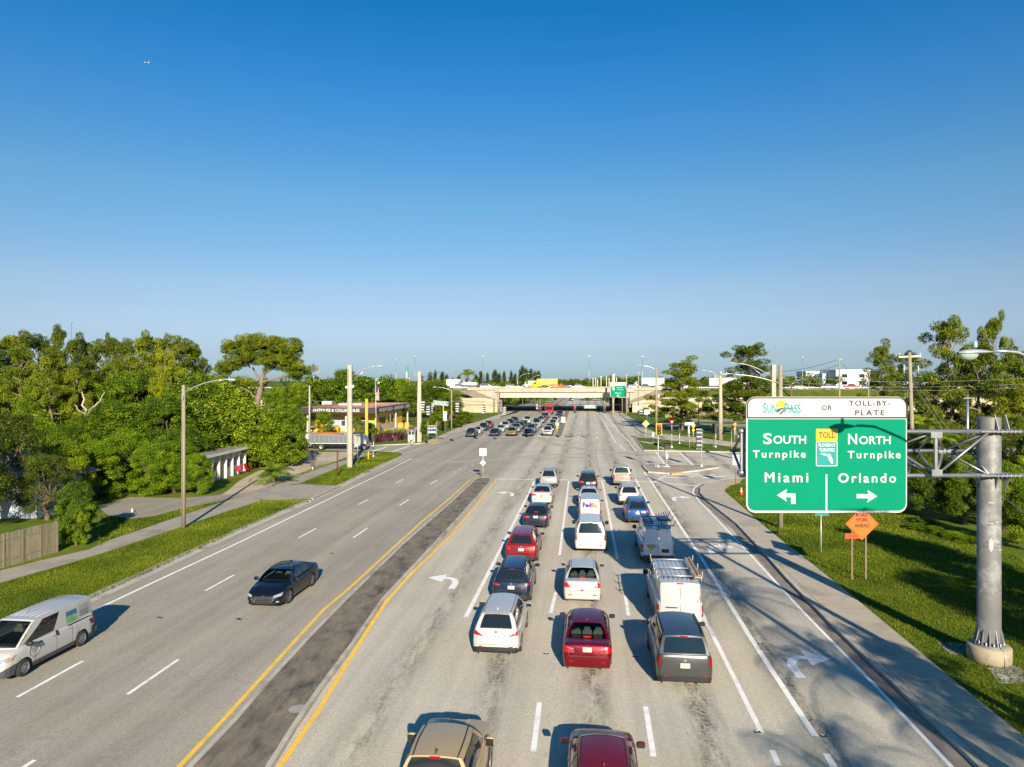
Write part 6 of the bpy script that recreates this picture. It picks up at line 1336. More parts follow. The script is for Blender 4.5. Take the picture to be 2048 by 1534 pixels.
board(t, 20*s, 6.5*s, zc_, SBLACK, 'border', y=-.06, r=.04); board(t, 19*s, 5.6*s, zc_, SWHITE, y=-.085, r=.03, th=.01); poly_face(t, [(-.75, zc_), (-.45, zc_+.2), (-.45, zc_+.08), (.7, zc_+.08), (.7, zc_-.08), (-.45, zc_-.08), (-.45, zc_-.2)], -.09, SBACK, 'arrow', .004); b = MB(); b.box((-.1, .1, zat(862, p.y)-.12), (.25, .1, 1.6), GALV); b.build('back_plate', t)
t, p = sign_post('warning_sign', 'yellow Y-shaped back view sign pair left of the louvred post', 1386.5, 889, hgt=zat(850, dep(889, .12))-.12, m=STEELW, r=.05); s = p.y/FP; zc_ = zat(852.5, p.y)-.12
poly_face(t, [(-.4, zc_+.35), (0, zc_+.1), (.4, zc_+.35), (.25, zc_-.1), (0, zc_-.4), (-.25, zc_-.1)], -.06, SYEL, 'panel', .02); b = MB(); b.box((0, -.06, zat(860, p.y)-.12), (.45, .03, .38), SYEL); b.build('panel', t)
for u, vb, lab in ((1427.5, 893.5, 'pair of tall black signal backs on twin posts at the ramp, left post'), (1431.5, 894.5, 'pair of tall black signal backs on twin posts at the ramp, right post')):
    t, p, h = sigpole('signal_back', lab, u, vb, 860, .12); b = MB(); b.box((0, 0, zat(856.5, p.y)-.12), (.42, .3, 1.7), BLACKM); b.build('housing', t)
t, p = sign_post('warning_sign', 'yellow crosswalk warning sign on a thin post near the left edge of the large sign', 1469.5, 884.5, hgt=zat(848, dep(884.5, .12))-.12, m=STEELW, r=.04); s = p.y/FP; q = board(t, 6*s, 6*s, 0, SYEL, 'panel', r=.02); q.rotation_euler = (0, PI/4, 0); q.location = (0, -.06, zat(849, p.y)-.12); b = MB(); b.box((0, -.08, zat(857, p.y)-.12), (.35, .03, .3), SYEL); b.build('panel', t)
t, p = sign_post('delineator', 'thin green and white marker post on the far grass island', 1463, 899, hgt=2.2, m=STEELW, r=.04); b = MB(); b.box((0, 0, 2.4), (.12, .08, 1.2), PLGRN); b.build('marker', t)
# signs at the right bridge foot
for u, vb, vt, nm, lab in ((1277, 833, 817, 'road_sign', 'white square sign left of the louvred signals by the right abutment'), (1294, 836, 823, 'road_sign', 'white square sign beside the small green sign by the right abutment')):
    Y = 185; t, p = sign_post(nm, lab, u, 0, loc=Vector(((u-1024)*Y/FP, Y, .12)), hgt=zat(vt, Y), m=WOODP, r=.08); board(t, 1.5, 1.3, zat(vt+2, Y), SWHITE, y=-.1)
Y = 183; t, p = sign_post('signal_back', 'louvred black and white signal heads by the right abutment', 1282, 0, loc=Vector(((1283-1024)*Y/FP, Y, .12)), hgt=2.6, cat='traffic signal'); b = MB(); [b.box((-.1, 0, zat(818+k*2.6, Y)), (.9, .4, .26), BLACKM if k % 2 else SWHITE) for k in range(6)]; b.build('housing', t)
Y = 168; t, p = sign_post('road_sign', 'small green route sign behind the merge sign', 1299, 0, loc=Vector(((1299-1024)*Y/FP, Y, .12)), hgt=zat(829, Y)); board(t, .9, .95, zat(833, Y), STEAL, y=-.08)
# far median sign
p = G(1114.5, 871, .15); t, p = sign_post('median_sign', 'yellow diamond and white panel sign at the nose of the far median', 0, 0, loc=p, hgt=zat(850, p.y), m=STEELW, r=.045); s = p.y/FP
q = board(t, 4.6*s, 4.6*s, 0, SYEL, 'panel', r=.03); q.rotation_euler = (0, PI/4, 0); q.location = (0, -.08, zat(855, p.y)-.15); board(t, 5.5*s, 5.5*s, zat(848.5, p.y)-.15, SWHITE, 'panel', y=-.05)
p = G(1126.5, 848, .15); t, p = sign_post('median_sign', 'white panel sign on a thin post halfway along the far median', 0, 0, loc=p, hgt=zat(838, p.y), m=STEELW, r=.05); board(t, 1.0, 1.4, zat(841, p.y), SWHITE, y=-.08)
# signal heads hanging from the span wires
def sig(u, v, Y, face, lab, s=1.0, tilt=0.0, wz=None):
    z = zat(v, Y); t = thing('traffic_signal', lab, 'traffic signal', ((u-1024)*Y/FP, Y, z), 0, 'signal heads hanging from the span wires'); t.rotation_euler = (0, tilt, 0)
    hb = MB(); hb.box((0, 0, 0), (.42*s, .3*s, 1.35*s), BLACKM)
    if face != 'front':
        for k in range(4): hb.box((-.1*s, -.17*s, (.48-.32*k)*s), (.42*s, .04, .12*s), SWHITE)
    hb.build('housing', t)
    b = MB(); b.tube([(0, 0, .65*s), (0, 0, (wz or .9))], .03, STEELW, 5); b.build('hanger', t)
    if face == 'front':
        for k, mm in enumerate((RED, AMBD, GREEND)): b = MB(); b.lathe([(.16*s, 0), (.12*s, .04), (0, .05)], mm, 12, R=Matrix.Rotation(PI/2, 3, 'X')); b.lathe([(.18*s, 0), (.18*s, .16)], BLACKM, 12, R=Matrix.Rotation(PI/2, 3, 'X')); b.build('signal_lamp', t, (0, -.16*s, (.43-.43*k)*s))
YW = 121
sig(1149.5, 818, YW, 'front', 'red traffic signal hanging over the through lanes left of the green street sign', 1.0, wz=1.5); sig(1209, 818, YW, 'front', 'red traffic signal hanging over the through lanes right of the green street sign', 1.0, wz=1.5); sig(1080, 817, YW, 'front', 'red traffic signal hanging over the left turn lane before the red box truck', 1.0, wz=1.5)
sig(1075, 813, YW+4, 'side', 'black signal head close behind the left turn signal', .8)
sig(968, 819, 118, 'side', 'grey faced signal head hanging over the left end of the far queue, left one', 1.1); sig(1010, 822, 118, 'side', 'grey faced signal head hanging over the far queue, right one', 1.1)
sig(847, 812, 112, 'side', 'tilted striped signal head just right of the square concrete pole', 1.25, .12); sig(858, 821, 108, 'side', 'striped signal head hanging lowest right of the square concrete pole', 1.15, -.02)
sig(867, 814, 116, 'side', 'dark signal head left below the green street name sign', 1.1); sig(916, 815, 112, 'side', 'striped signal head hanging alone right of the thin lamp pole', 1.2)
def hang_sign(u, v, Y, w, h, lab, tilt=0.0, txt='GLADES RD'):
    t = thing('street_name_sign', lab, 'street sign', ((u-1024)*Y/FP, Y, zat(v, Y))); t.rotation_euler = (0, tilt, 0); board(t, w, h, 0, SWHITE, 'border'); board(t, w*.97, h*.86, 0, STEAL, 'panel', y=-.025, th=.01)
    b = MB(); [b.box((x*w, -.035, z*h), (q_*w, .006, .2*h), SWHITE) for x, z, q_ in ((-.33, .2, .16), (-.10, .2, .22), (.2, .2, .28), (-.28, -.2, .26), (.02, -.2, .2), (.30, -.2, .2))]; b.build('lettering', t)
hang_sign(1180, 813.5, YW, 24*YW/FP, 6.5*YW/FP, 'green street name sign hanging between two red signals', txt=('Boynton Beach', 'Bl vd'))
hang_sign(881.5, 806.5, 113, 30*113/FP, 8.5*113/FP, 'green street name sign hanging on the left corner', .09, txt=('Boynton Beach', 'Hagen Rd'))
def wire(lab, a, c, sag, m=WIRE, r=.025, nm='overhead_wire'):
    a = Vector(a); c = Vector(c); b = MB(); pts = []
    for k in range(17): f_ = k/16; q = a.lerp(c, f_)-a; q.z -= sag*4*f_*(1-f_); pts.append(q)
    b.tube(pts, r, m, 4, cap=False); o = b.build(nm, None, a); tag(o, lab, 'cable')
wire('span wire carrying the three red signals across the avenue, upper cable', P(842, 795, 123.5), P(1441, 800, 124), 1.0)
wire('span wire carrying the three red signals across the avenue, lower cable', P(842, 806, 122.5), P(1312, 806, 122.5), .6)
wire('span wire from the square concrete pole towards the street name sign', P(842, 790, 123.0), P(1005, 806, 117), .8)
wire('cable between the tall concrete pole and the thin lamp pole on the left', P(703, 771, 87), P(900, 800, 160), 1.5)
wire('pale cable running along the shop roof on the left', P(618, 801, 140), P(920, 802, 150), .5, WIREG)
for k, (v0, v1) in enumerate(((752, 754), (762, 765), (768, 773))): wire(['upper', 'middle', 'lowest'][k]+' of the three long pale cables behind the right pines', P(1560, v0, 90), P(2090, v1, 70), .6, WIREG, .03)
for k, (v0, v1) in enumerate(((742, 718), (755, 729), (766, 739))): wire(['top', 'second', 'third'][k]+' black cable rising towards the pole at the white office block', P(1560, v0+2, 100), P(1679, v1, 120), .3, WIRE, .03)
wire('black cable drooping from the lone utility pole across the right trees', P(1823, 800, 62), P(2120, 745, 55), .9)
wire('pale stay cable running down to the right behind the steel column', P(1830, 860, 62), P(2060, 1035, 40), 0, WIREG, .03)
wire('faint cable descending from the white building pole to the turnpike', P(1679, 722, 120), P(1775, 800, 130), .6, WIRE)

# far turnpike sign
Y = 228; t = thing('highway_sign', 'smaller green South Turnpike Miami sign at the right end of the overpass', 'highway sign', P(1236, 795, Y)); w = 32*Y/FP; h = 30*Y/FP; s = Y/FP
board(t, w, h, 15.5*s, SWHITE, r=.4); board(t, w*.95, 23*s, 12.3*s, SGREEN, 'green_field', y=-.03, r=.1)
text('South', 1, SWHITE, t, (3*s, -.06, 20*s), w=11*s, h=2.6*s); text('Turnpike', 1, SWHITE, t, (5*s, -.06, 15.5*s), w=14*s, h=2.2*s); text('Miami', 1, SWHITE, t, (0, -.06, 9*s), w=12*s, h=2.8*s); poly_face(t, [(-3*s, 3.7*s), (0, 5.6*s), (0, 4.4*s), (3*s, 4.4*s), (3*s, 2.9*s), (0, 2.9*s), (0, 1.8*s)], -.05, SWHITE, 'arrow')
b = MB(); b.box((-10*s, -.06, 22*s), (6*s, .03, 3*s), SYEL); b.box((-9*s, -.06, 17*s), (4*s, .03, 5*s), SWHITE); b.box((-8.7*s, -.08, 28.6*s), (5*s, .03, 2*s), SYEL); b.build('toll_tab', t)
b = MB(); zg = -t.location.z; b.tube([(-9*s, .8, zg), (-9*s, .8, 46*s)], .35, CONCW, 8); b.tube([(9*s, .5, zg), (9*s, .5, 30*s)], .14, WOODP, 6); b.box((-5*s, .5, 20*s), (12*s, .3, .3), GALV); b.build('gantry_post', t)
b = MB(); b.box((-9*s, .4, -2.5*s), (4*s, .2, 4*s), ORG); b.build('orange_panel', t)
# teal roadside sign and scaffold billboard far left
Y = 330; t = thing('roadside_sign', 'teal tower sign far away above the trees behind the shop', 'sign', P(813.5, 757, Y)); s = Y/FP; b = MB(); b.tube([(0, 0, -t.location.z), (0, 0, 2)], .5, STEELW, 8); b.tube([(1.3, 0, -t.location.z), (1.3, 0, 2*s)], .35, STEELW, 8); b.build('post', t); b = MB(); b.box((0, 0, 11*s), (6*s, .6, 19*s), STEAL); b.box((.3, -.1, 23*s), (3.6*s, .5, 5*s), STEAL); b.build('panel', t); b = MB(); [b.box((0, -.35, z*s), (3*s, .04, 1.6*s), SWHITE) for z in (13, 9.5, 5)]; b.build('lettering_blocks', t)
Y = 300; t = thing('billboard_frame', 'steel lattice tower with antennas above the far left trees', 'antenna tower', P(632, 748, Y)); s = Y/FP; b = MB(); b.tube([(-1, 0, -t.location.z), (-1, 0, 21*s)], .3, GALV, 6); b.build('mast', t); b = MB()
for k in range(4):
    for j in range(3): b.box(((-4+j*4.2)*s+.3, 0, (3+k*3.4)*s), (3.2*s, .3, 1.8*s), GALV if (k+j) % 2 else SBACK)
b.box((0, .2, 8*s), (13*s, .2, .3), GALV); b.box((0, .2, 2*s), (13*s, .2, .3), GALV); b.build('antenna_panel', t)

# ---------------- buildings ----------------
sh = thing('corner_shop', 'yellow and grey corner shop with a flat brown roof and black fascia lettering', 'shop', (-30, 150, .12))
def rl(x, y): return (x+30, y-150)
c = [rl(-43.2, 144.6), rl(-27.3, 143), rl(-24.5, 173.5), rl(-40, 177)]
SBK = mat('fascia_black', (.03, .03, .035), .6, var=.1); RF = mat('roof_brown', (.30, .13, .08), .8, var=.15, scale=.6, dirt=(.42, .35, .3), dscale=.3)
b = MB(); b.prism(c, 'z', 3.95, 5.05, SBK); b.build('fascia', sh)
b = MB(); b.prism([(x*.985+.02, y*.985+.3) for x, y in c], 'z', 5.06, 5.12, RF)
for k in range(6): q0 = Vector((*c[0], 0)).lerp(Vector((*c[3], 0)), (k+.5)/6.5); q1 = Vector((*c[1], 0)).lerp(Vector((*c[2], 0)), (k+.5)/6.5); b.tube([(q0.x+.5, q0.y, 5.18), (q1.x-.5, q1.y, 5.18)], .14, RF, 4)
b.build('roof', sh)
b = MB(); b.box((-5, 4, 5.35), (5, 1.2, .5), STEELW); b.box((-12, 12, 5.5), (2.2, 2.2, .8), STEELW); b.build('roof_unit', sh)
YW_ = mat('shop_yellow', (.78, .45, .01), .6, var=.06)
b = MB(); b.prism([rl(-41, 148.2), rl(-28.2, 147), rl(-26.0, 168), rl(-39, 172)], 'z', 0, 3.95, YW_); b.build('wall', sh)
GW = mat('shop_grey', (.42, .43, .45), .6)
def onfront(x0, x1, z0, z1, m, nm, o=.03, Yf=None):
    a = Vector((*rl(-41, 148.2), 0)); e = Vector((*rl(-28.2, 147), 0)); d = (e-a).normalized(); n = Vector((d.y, -d.x, 0)); p0 = a+d*x0+n*o; p1 = a+d*x1+n*o
    b = MB(); b.add([(p0.x, p0.y, z0), (p1.x, p1.y, z0), (p1.x, p1.y, z1), (p0.x, p0.y, z1)], [(0, 1, 2, 3)], m); q0 = p0-n*.08; q1 = p1-n*.08; b.add([(q0.x, q0.y, z1), (q1.x, q1.y, z1), (p1.x, p1.y, z1), (p0.x, p0.y, z1)], [(0, 1, 2, 3)], m); b.build(nm, sh, fixn=False)
onfront(2.2, 7.0, .3, 3.0, GW, 'garage_door'); onfront(8.3, 11.6, .2, 2.9, GW, 'garage_door'); onfront(9.2, 11.3, .1, 2.2, SBK, 'doorway', .06); onfront(9.0, 10.6, 2.4, 2.85, SBK, 'sign_panel', .06); onfront(5.6, 6.7, 1.2, 2.2, SBK, 'window', .06); onfront(3.0, 3.8, 1.2, 2.0, mat('window_blue', (.1, .3, .5), .2), 'window', .06)
a = Vector((*rl(-28.2, 147), 0)); e = Vector((*rl(-26.0, 168), 0)); d = (e-a).normalized()
for x0, x1 in ((2.5, 7), (9, 13)):
    q0 = a+d*x0; q1 = a+d*x1; b = MB(); b.add([(q0.x+.04, q0.y, 1.4), (q1.x+.04, q1.y, 1.4), (q1.x+.04, q1.y, 3.1), (q0.x+.04, q0.y, 3.1)], [(0, 1, 2, 3)], GLASS); b.build('window', sh, fixn=False)
    b = MB(); b.add([(q0.x+.04, q0.y, .1), (q1.x+.04, q1.y, .1), (q1.x+.04, q1.y, 1.3), (q0.x+.04, q0.y, 1.3)], [(0, 1, 2, 3)], GW); b.build('side_panel', sh, fixn=False)
for x, y in ((-42, 146), (-34, 145.5), (-28, 146), (-26.2, 160), (-25.3, 172)): q = rl(x, y); b = MB(); b.box((q[0], q[1], 2), (.3, .3, 3.95), STEELW); b.build('roof_post', sh)
fa = Vector((*c[0], 0)); fb_ = Vector((*c[1], 0)); fd = (fb_-fa).normalized()
text('ANTIQUES & COLLECTIBLES', 1, SWHITE, sh, (fa+fd*7.6)+Vector((.0, -.06, 4.5)), w=9.8, h=.72, rot=(PI/2, 0, math.atan2(fd.y, fd.x)), bold=.03)
fa = Vector((*c[1], 0)); fb_ = Vector((*c[2], 0)); fd = (fb_-fa).normalized()
text('WE BUY GOLD - DIAMONDS - COINS', 1, SWHITE, sh, (fa+fd*15)+Vector((.06, 0, 4.5)), w=27, h=.75, rot=(PI/2, 0, math.atan2(fd.y, fd.x)), bold=.03)
for k, (u, v) in enumerate(((672, 864), (802, 856))):
    p = G(u, v, .13); t = thing('planter', ['yellow square planter in front of the grey garage door', 'yellow square planter at the right end of the shop'][k], 'planter', p); b = MB(); b.box((0, 0, .6), (1.1, 1.1, 1.1), YEL, taper=1.15); b.build('tub', t); b = MB(); b.box((0, 0, 1.2), (.7, .7, .3), mat('dry_plant', (.4, .15, .06), .9)); b.build('plant', t)
b = MB(); p = G(700, 863, .13); b.box((0, 0, .14), (18, .35, .28), YEL, rz=-.02); o = b.build('kerb_stop', None, (p.x-1.5, p.y+1, .13)); tag(o, 'long yellow kerb along the front of the corner shop', 'kerb')
for u, vb, vt, w, lab in ((733.5, 889, 800, .42, 'tall yellow square post right of the landscaping truck'), (755.5, 874, 858, .3, 'short yellow bollard beside the flagpole'), (812, 857, 846, .4, 'yellow bollard at the right end of the shop drive, left one'), (816, 857, 846, .4, 'yellow bollard at the right end of the shop drive, right one'), (887, 856, 810, .25, 'yellow post behind the grey back of a road sign')):
    p = G(u, vb, .13); h = zat(vt, p.y); t = thing('yellow_post', lab, 'post', p); b = MB(); b.box((0, 0, h/2), (w, w, h), YEL); b.build('post', t); b = MB(); b.box((0, 0, h+.04), (w*1.15, w*1.15, .08), YEL); b.build('cap', t)
p = G(753, 877, .13); t = thing('flagpole', 'white flagpole with a stars and stripes flag before the shop', 'flagpole', p); h = zat(760, p.y); b = MB(); b.tube([(0, 0, 0), (-.2, 0, h)], [.09, .05], STEELW, 6); b.build('pole', t); s = p.y/FP
b = MB(); FR = mat('flag_red', (.55, .03, .04), .8); FB = mat('flag_blue', (.03, .05, .2), .8)
z1 = zat(773, p.y)-.13; hf = 27*s
for k in range(6):
    x0 = .0+.09*k; b.grid(lambda u, v, x0=x0: Vector((-.1+x0+.09*u+.10*v, .08*math.sin(6*v+9*(x0+.09*u)), z1-.25*x0-hf*v)), 2, 10, FR if k % 2 else SWHITE)
b.grid(lambda u, v: Vector((-.12+.5*u+.05*v, .08*math.sin(6*v*.4+9*.54*u)-.012, z1+.01-.13*u-hf*.42*v)), 6, 4, FB); b.build('flag', t, fixn=False)
# signal cabinet, boards and posts on the far left corner
p = G(823.5, 884.5, .13); t = thing('control_cabinet', 'grey traffic control cabinet at the foot of the square concrete pole', 'cabinet', p); b = MB(); b.box((0, 0, .85), (1.2, .8, 1.7), mat('cabinet_grey', (.42, .44, .45), .5)); b.box((0, 0, 1.73), (1.3, .9, .06), GALV); b.build('housing', t); b = MB(); b.box((0, -.41, .85), (1.0, .02, 1.45), SBACK); b.box((.4, -.43, .9), (.04, .04, .2), BLACK); b.build('door', t)
t, p, h = sigpole('pedestrian_signal', 'pedestrian signal with two black boxes next to the grey control cabinet', 823, 887.5, 856, .12); b = MB(); b.box((0, 0, h), (.95, .35, .5), BLACKM); b.build('housing', t); b = MB(); b.box((0, -.1, 1.1), (.3, .12, .6), SWHITE); b.build('push_button_sign', t)
p = G(864, 871, .12); t = thing('notice_board', 'blue and white shop notice board on two wooden posts by the far kerb', 'notice board', p); s = p.y/FP
for x in (-8.5*s, 9*s): b = MB(); b.box((x, 0, 1.3), (.18, .18, 2.6), WOODP); b.build('post', t)
zb = zat(859.5, p.y)-.12; board(t, 17*s, 17*s, zb, mat('board_navy', (.02, .04, .12), .5), y=-.1); b = MB(); b.box((0, -.13, zb+8*s), (15*s, .03, 1.6*s), SYEL); b.build('board_header', t); b = MB(); [b.lathe([(2.3*s, 0), (0.001, .0)], mat('disc_blue', (.35, .5, .75), .5), 14, R=Matrix.Rotation(PI/2, 3, 'X'), c=(x*s, -.135, zb+3*s)) for x in (-5.4, 0, 5.4)]; [b.box((x*s, -.135, zb-4.5*s), (4.3*s, .02, 4*s), SWHITE) for x in (-5.3, 0, 5.3)]; b.build('board_graphic', t)
t, p = sign_post('road_sign', 'grey back of a tall narrow road sign right of the notice board', 890, 866, hgt=zat(824, dep(866, .12)), m=STEELW); s = p.y/FP; b = MB(); b.box((0, .05, zat(832, p.y)-.12), (7.5*s, .04, 19*s), mat('sign_back_pale', (.5, .52, .52), .5, .2)); b.build('panel', t)
p = G(748, 914.5, .12)
t, p, h = sigpole('pedestrian_signal', 'pedestrian signal on a pale post at the near left corner', 747, 914, 880, .12); b = MB(); b.box((0, 0, h+.2), (.4, .4, .6), BLACKM); b.build('housing', t); b = MB(); b.box((0, -.1, h-1.1), (.2, .1, .35), BLACK); b.build('push_button', t)
t, p = sign_post('road_sign', 'thin grey post with a sign seen edge on beside the thick concrete pole', 715.5, 931, hgt=zat(872, dep(931, .12))-.12, m=GALV, r=.05); b = MB(); b.box((0, 0, .04), (.35, .35, .08), CONC); b.build('base', t); b = MB(); b.box((0, 0, zat(880, p.y)-.12), (.7, .04, .9), SBACK, rz=.0); b.build('panel', t)
for u, vb, vt, m, w, lab in ((737, 920, 903, YEL, .14, 'short pale yellow marker post at the near left corner'), (675, 953, 903, mat('rust_post', (.12, .05, .03), .8), .09, 'thin rusty brown post on the left grass strip'), (625.5, 939, 934, SWHITE, .12, 'tiny white marker by the sapling'), (265, 1024.5, 1017, SWHITE, .12, 'small white marker stub in the old parking lot'), (586, 907, 900, SWHITE, .2, 'white marker stub beside the side street hedge')):
    p = G(u, vb, .12); h = zat(vt, p.y)-.12; b = MB(); b.tube([(0, 0, 0), (0, 0, h)], w, m, 6) if w < .1 else b.box((0, 0, h/2), (w*1.2, w*1.2, h), m, taper=.9); o = b.build('marker_post', None, p); tag(o, lab, 'post')
# white shed in the hedge
p = G(449, 966, .12); sd_ = thing('shed', 'long low white shed with dark openings and a sagging flat roof behind the hedge', 'shed', p, .0)
DK2 = mat('opening_dark', (.09, .08, .07), .8); CR = mat('cream_wall', (.62, .54, .42), .8, dirt=(.45, .36, .25), dscale=.8)
a = G(434, 962, .12)-p; e = G(491, 944, .12)-p; d = (e-a).normalized(); Ls = (e-a).length; nrm = Vector((d.y, -d.x, 0)); hS = 2.7; ang = math.atan2(d.y, d.x); R_ = Matrix.Rotation(ang, 3, 'Z')
def inS(x, y, z): v = a+d*x-nrm*y; return (v.x, v.y, z)
b = MB(); c0 = inS(Ls/2-1.5, 3.0, hS/2); b.box(c0, (Ls+3, 5.4, hS), CR, R=R_); b.build('wall', sd_)
b = MB(); b.box(inS(Ls/2-1.5, 2.9, hS+.12), (Ls+4, 6.3, .2), mat('shed_roof', (.25, .22, .18), .9, dirt=(.5, .48, .44), dscale=.5), R=R_); b.box(inS(Ls/2-1.5, -.29, hS+.12), (Ls+4, .06, .26), WHITEP, R=R_); b.build('roof', sd_)
for k in range(6): b = MB(); b.box(inS(-1.0+k*(Ls+1)/5, .12, hS/2), (.2, .3, hS), WHITEP, R=R_); b.build('pillar', sd_)
for k in range(5):
    x = -1.0+(k+.5)*(Ls+1)/5; b = MB(); b.box(inS(x, .27, 1.15 if k == 1 else 1.5), (1.0, .06, 2.1 if k == 1 else .9), mat('shed_door', (.45, .25, .12), .7) if k == 1 else DK2, R=R_); b.build('door' if k == 1 else 'window', sd_)
for k, (u, v) in enumerate(((479, 950), (495, 945))):
    p = G(u, v, .13); t = thing('lawn_chair', 'red metal lawn chair by the white shed, '+('nearer the doors' if k == 0 else 'at the end wall'), 'chair', p, .8+k*.6); RC = mat('chair_red', (.45, .03, .05), .4)
    b = MB(); b.box((0, 0, .42), (.55, .5, .04), RC); b.build('seat', t); b = MB(); b.box((0, .27, .75), (.55, .05, .6), RC, R=Matrix.Rotation(-.25, 3, 'X')); b.build('backrest', t)
    for x in (-.26, .26): b = MB(); b.tube([(x, -.25, 0), (x, -.25, .62), (x, .25, .62), (x, .3, 0)], .02, RC, 5); b.build('leg', t)
# house behind the left trees
t = thing('house', 'pale house with a grey roof glimpsed behind the dark left trees', 'house', (-42, 58, .1)); b = MB(); b.box((0, 0, 1.4), (11, 7, 2.8), mat('house_wall', (.42, .47, .55), .8)); b.build('wall', t); b = MB(); b.prism([(-6.2, 2.8), (6.2, 2.8), (0, 4.6)], 'y', -4, 4, mat('house_roof', (.2, .2, .22), .8)); b.build('roof', t); b = MB(); b.box((2, -3.52, 1.6), (1.6, .06, 1.1), GLASS); b.build('window', t)
# wooden fence bottom left
fp = [G(112, 1105, .12), G(0, 1137.5, .12)]; e = fp[1]+(fp[1]-fp[0])*.6; t = thing('wooden_fence', 'weathered vertical board fence at the left edge beside the sidewalk', 'fence', fp[0]); d = e-fp[0]; n = int(d.length/.145); rs = random.Random(2)
FM = [mat('fence_wood_%d' % k, cc, .9, var=.3, scale=2, bump=.3, stretch=(6, 6, .6), dirt=(.24, .22, .12), dscale=1.2) for k, cc in enumerate(((.33, .27, .165), (.28, .24, .14), (.36, .31, .19)))]
ang = math.atan2(d.y, d.x); b = MB()
for k in range(n): q = d*(k/n); hz = 1.92+rs.uniform(-.03, .03); b.box((q.x, q.y+rs.uniform(-.006, .006), hz/2), (.138, .02, hz), FM[rs.randrange(3)], rz=ang+rs.uniform(-.02, .02))
b.build('board', t); b = MB()
for z in (.4, 1.5): b.box((d.x/2, d.y/2+.05, z), (d.length, .05, .09), FM[1], rz=ang)
b.build('rail', t); b = MB()
for k in range(6): q = d*(k/5); b.box((q.x, q.y+.1, .95), (.1, .1, 1.9), FM[1], rz=ang)
b.build('post', t)
# far buildings to the right
def block(name, lab, cat, u0, u1, vt, Y, dpt, m, floors=2, vb=778, ncol=8, winm=None, z0=0):
    x0, x1 = (u0-1024)*Y/FP, (u1-1024)*Y/FP; h = zat(vt, Y); t = thing(name, lab, cat, ((x0+x1)/2, Y+dpt/2, 0)); w = x1-x0
    b = MB(); b.box((0, 0, h/2), (w, dpt, h), m); b.build('wall', t); b = MB(); b.box((0, 0, h+.25), (w+.4, dpt+.4, .5), m); b.build('parapet', t)
    for f_ in range(floors):
        for k in range(ncol): b = MB(); z = h-3.0-f_*4; b.box((-w/2+(k+.5)*w/ncol, -dpt/2-.02, z), (w/ncol*.32, .06, 2.0), winm or GLASS); b.build('window', t)
    return t
OB = mat('office_white', (.72, .75, .8), .7, var=.03)
block('office_block', 'low wing of the white office building seen above the large sign', 'building', 1612, 1650, 744, 420, 14, OB, 2, ncol=6); t = block('office_block', 'tall white end block of the office building with red lettering', 'building', 1672, 1741, 741, 400, 20, OB, 2, ncol=2)
b = MB(); [b.box((x, 0, z), (w_, .08, .45), mat('letter_red', (.6, .05, .05), .5)) for x, z, w_ in ((-1.6, 0, 1.0), (-.3, 0, 1.2), (1.2, 0, 1.3), (-.8, -1.1, .9), (.5, -1.1, 1.2))]; b.build('lettering', t, (4.5, -10.08, 10))
block('office_block', 'middle white section of the office building', 'building', 1645, 1675, 749, 410, 14, OB, 2, ncol=5); block('office_block', 'grey blue left section of the office building behind the palm', 'building', 1590, 1616, 754, 430, 14, mat('office_blue', (.35, .45, .6), .7), 2, ncol=5)
block('warehouse', 'low white flat building at the far left of the office block', 'building', 1576, 1592, 762, 430, 12, OB, 1, ncol=3); block('warehouse', 'white low roofs seen between the pole and the right pine', 'building', 1780, 1856, 766, 330, 12, OB, 1, ncol=4)
block('warehouse', 'low white house behind the trees right of the steel lamp', 'building', 1888, 1962, 842, 105, 8, mat('garage_wall', (.5, .53, .55), .7), 1, ncol=5)
for k, (u, lab) in enumerate(((1912, 'white car parked in the shade behind the right trees'), (1946, 'dark grey car parked in the shade behind the right trees'))):
    car('sedan', 'sedan', WHT if k == 0 else (.1, .11, .12), lab, 'car', ((u-1024)*72/FP, 72), view='both', lod=1); LAST['root'].rotation_euler = (0, 0, -1.2); LAST['root'].location.z = .12
# concrete apron and manholes near the column
struct(slab('concrete_pad', px([(1975, 1335), (2010, 1322), (2070, 1352), (2060, 1367), (1998, 1366)], .12), .128, CONC)); struct(slab('concrete_pad', px([(1873, 1284), (1930, 1287), (1930, 1310), (1900, 1308)], .12), .128, CONC)); struct(slab('valve_cover', px([(1992, 1348), (2023, 1350), (2032, 1357), (2000, 1358)], .12), .134, CONCW)); struct(slab('valve_cover', px([(1553, 1065), (1571, 1065), (1575, 1069), (1556, 1069)], .12), .13, CONC))
# lane reflectors and small debris
for k, (u, v) in enumerate(((1513, 1462), (1645, 1470), (1520, 1286), (1459, 1194), (1270, 1312), (1240, 1116), (1122, 1111), (1092, 1306))):
    b = MB(); b.box((0, 0, .012), (.12, .1, .02), SWHITE, taper=.7); b.box((.0, -.07, .008), (.2, .1, .012), BLACK); p = G(u, v); o = b.build('road_stud', None, p); tag(o, 'small raised white road stud glued beside the lane lines', 'road stud', 'road studs along the lane lines')
for u, v, cc, lab in ((311, 1237, (.3, .04, .02), 'small red scrap lying in the oncoming lanes before the white van'), (470, 1240, (.03, .03, .03), 'small black scrap lying in the oncoming lanes below the black sedan'), (659, 1108, (.4, .03, .03), 'tiny red scrap lying in the oncoming lanes right of the black sedan')):
    b = MB(); b.grid(lambda a, c: Vector((a*.28, c*.14+.05*math.sin(5*a), .02+.03*math.sin(9*a+5*c))), 5, 3, mat('scrap_'+lab[5:10], cc, .8)); o = b.build('road_debris', None, G(u, v)); tag(o, lab, 'debris')
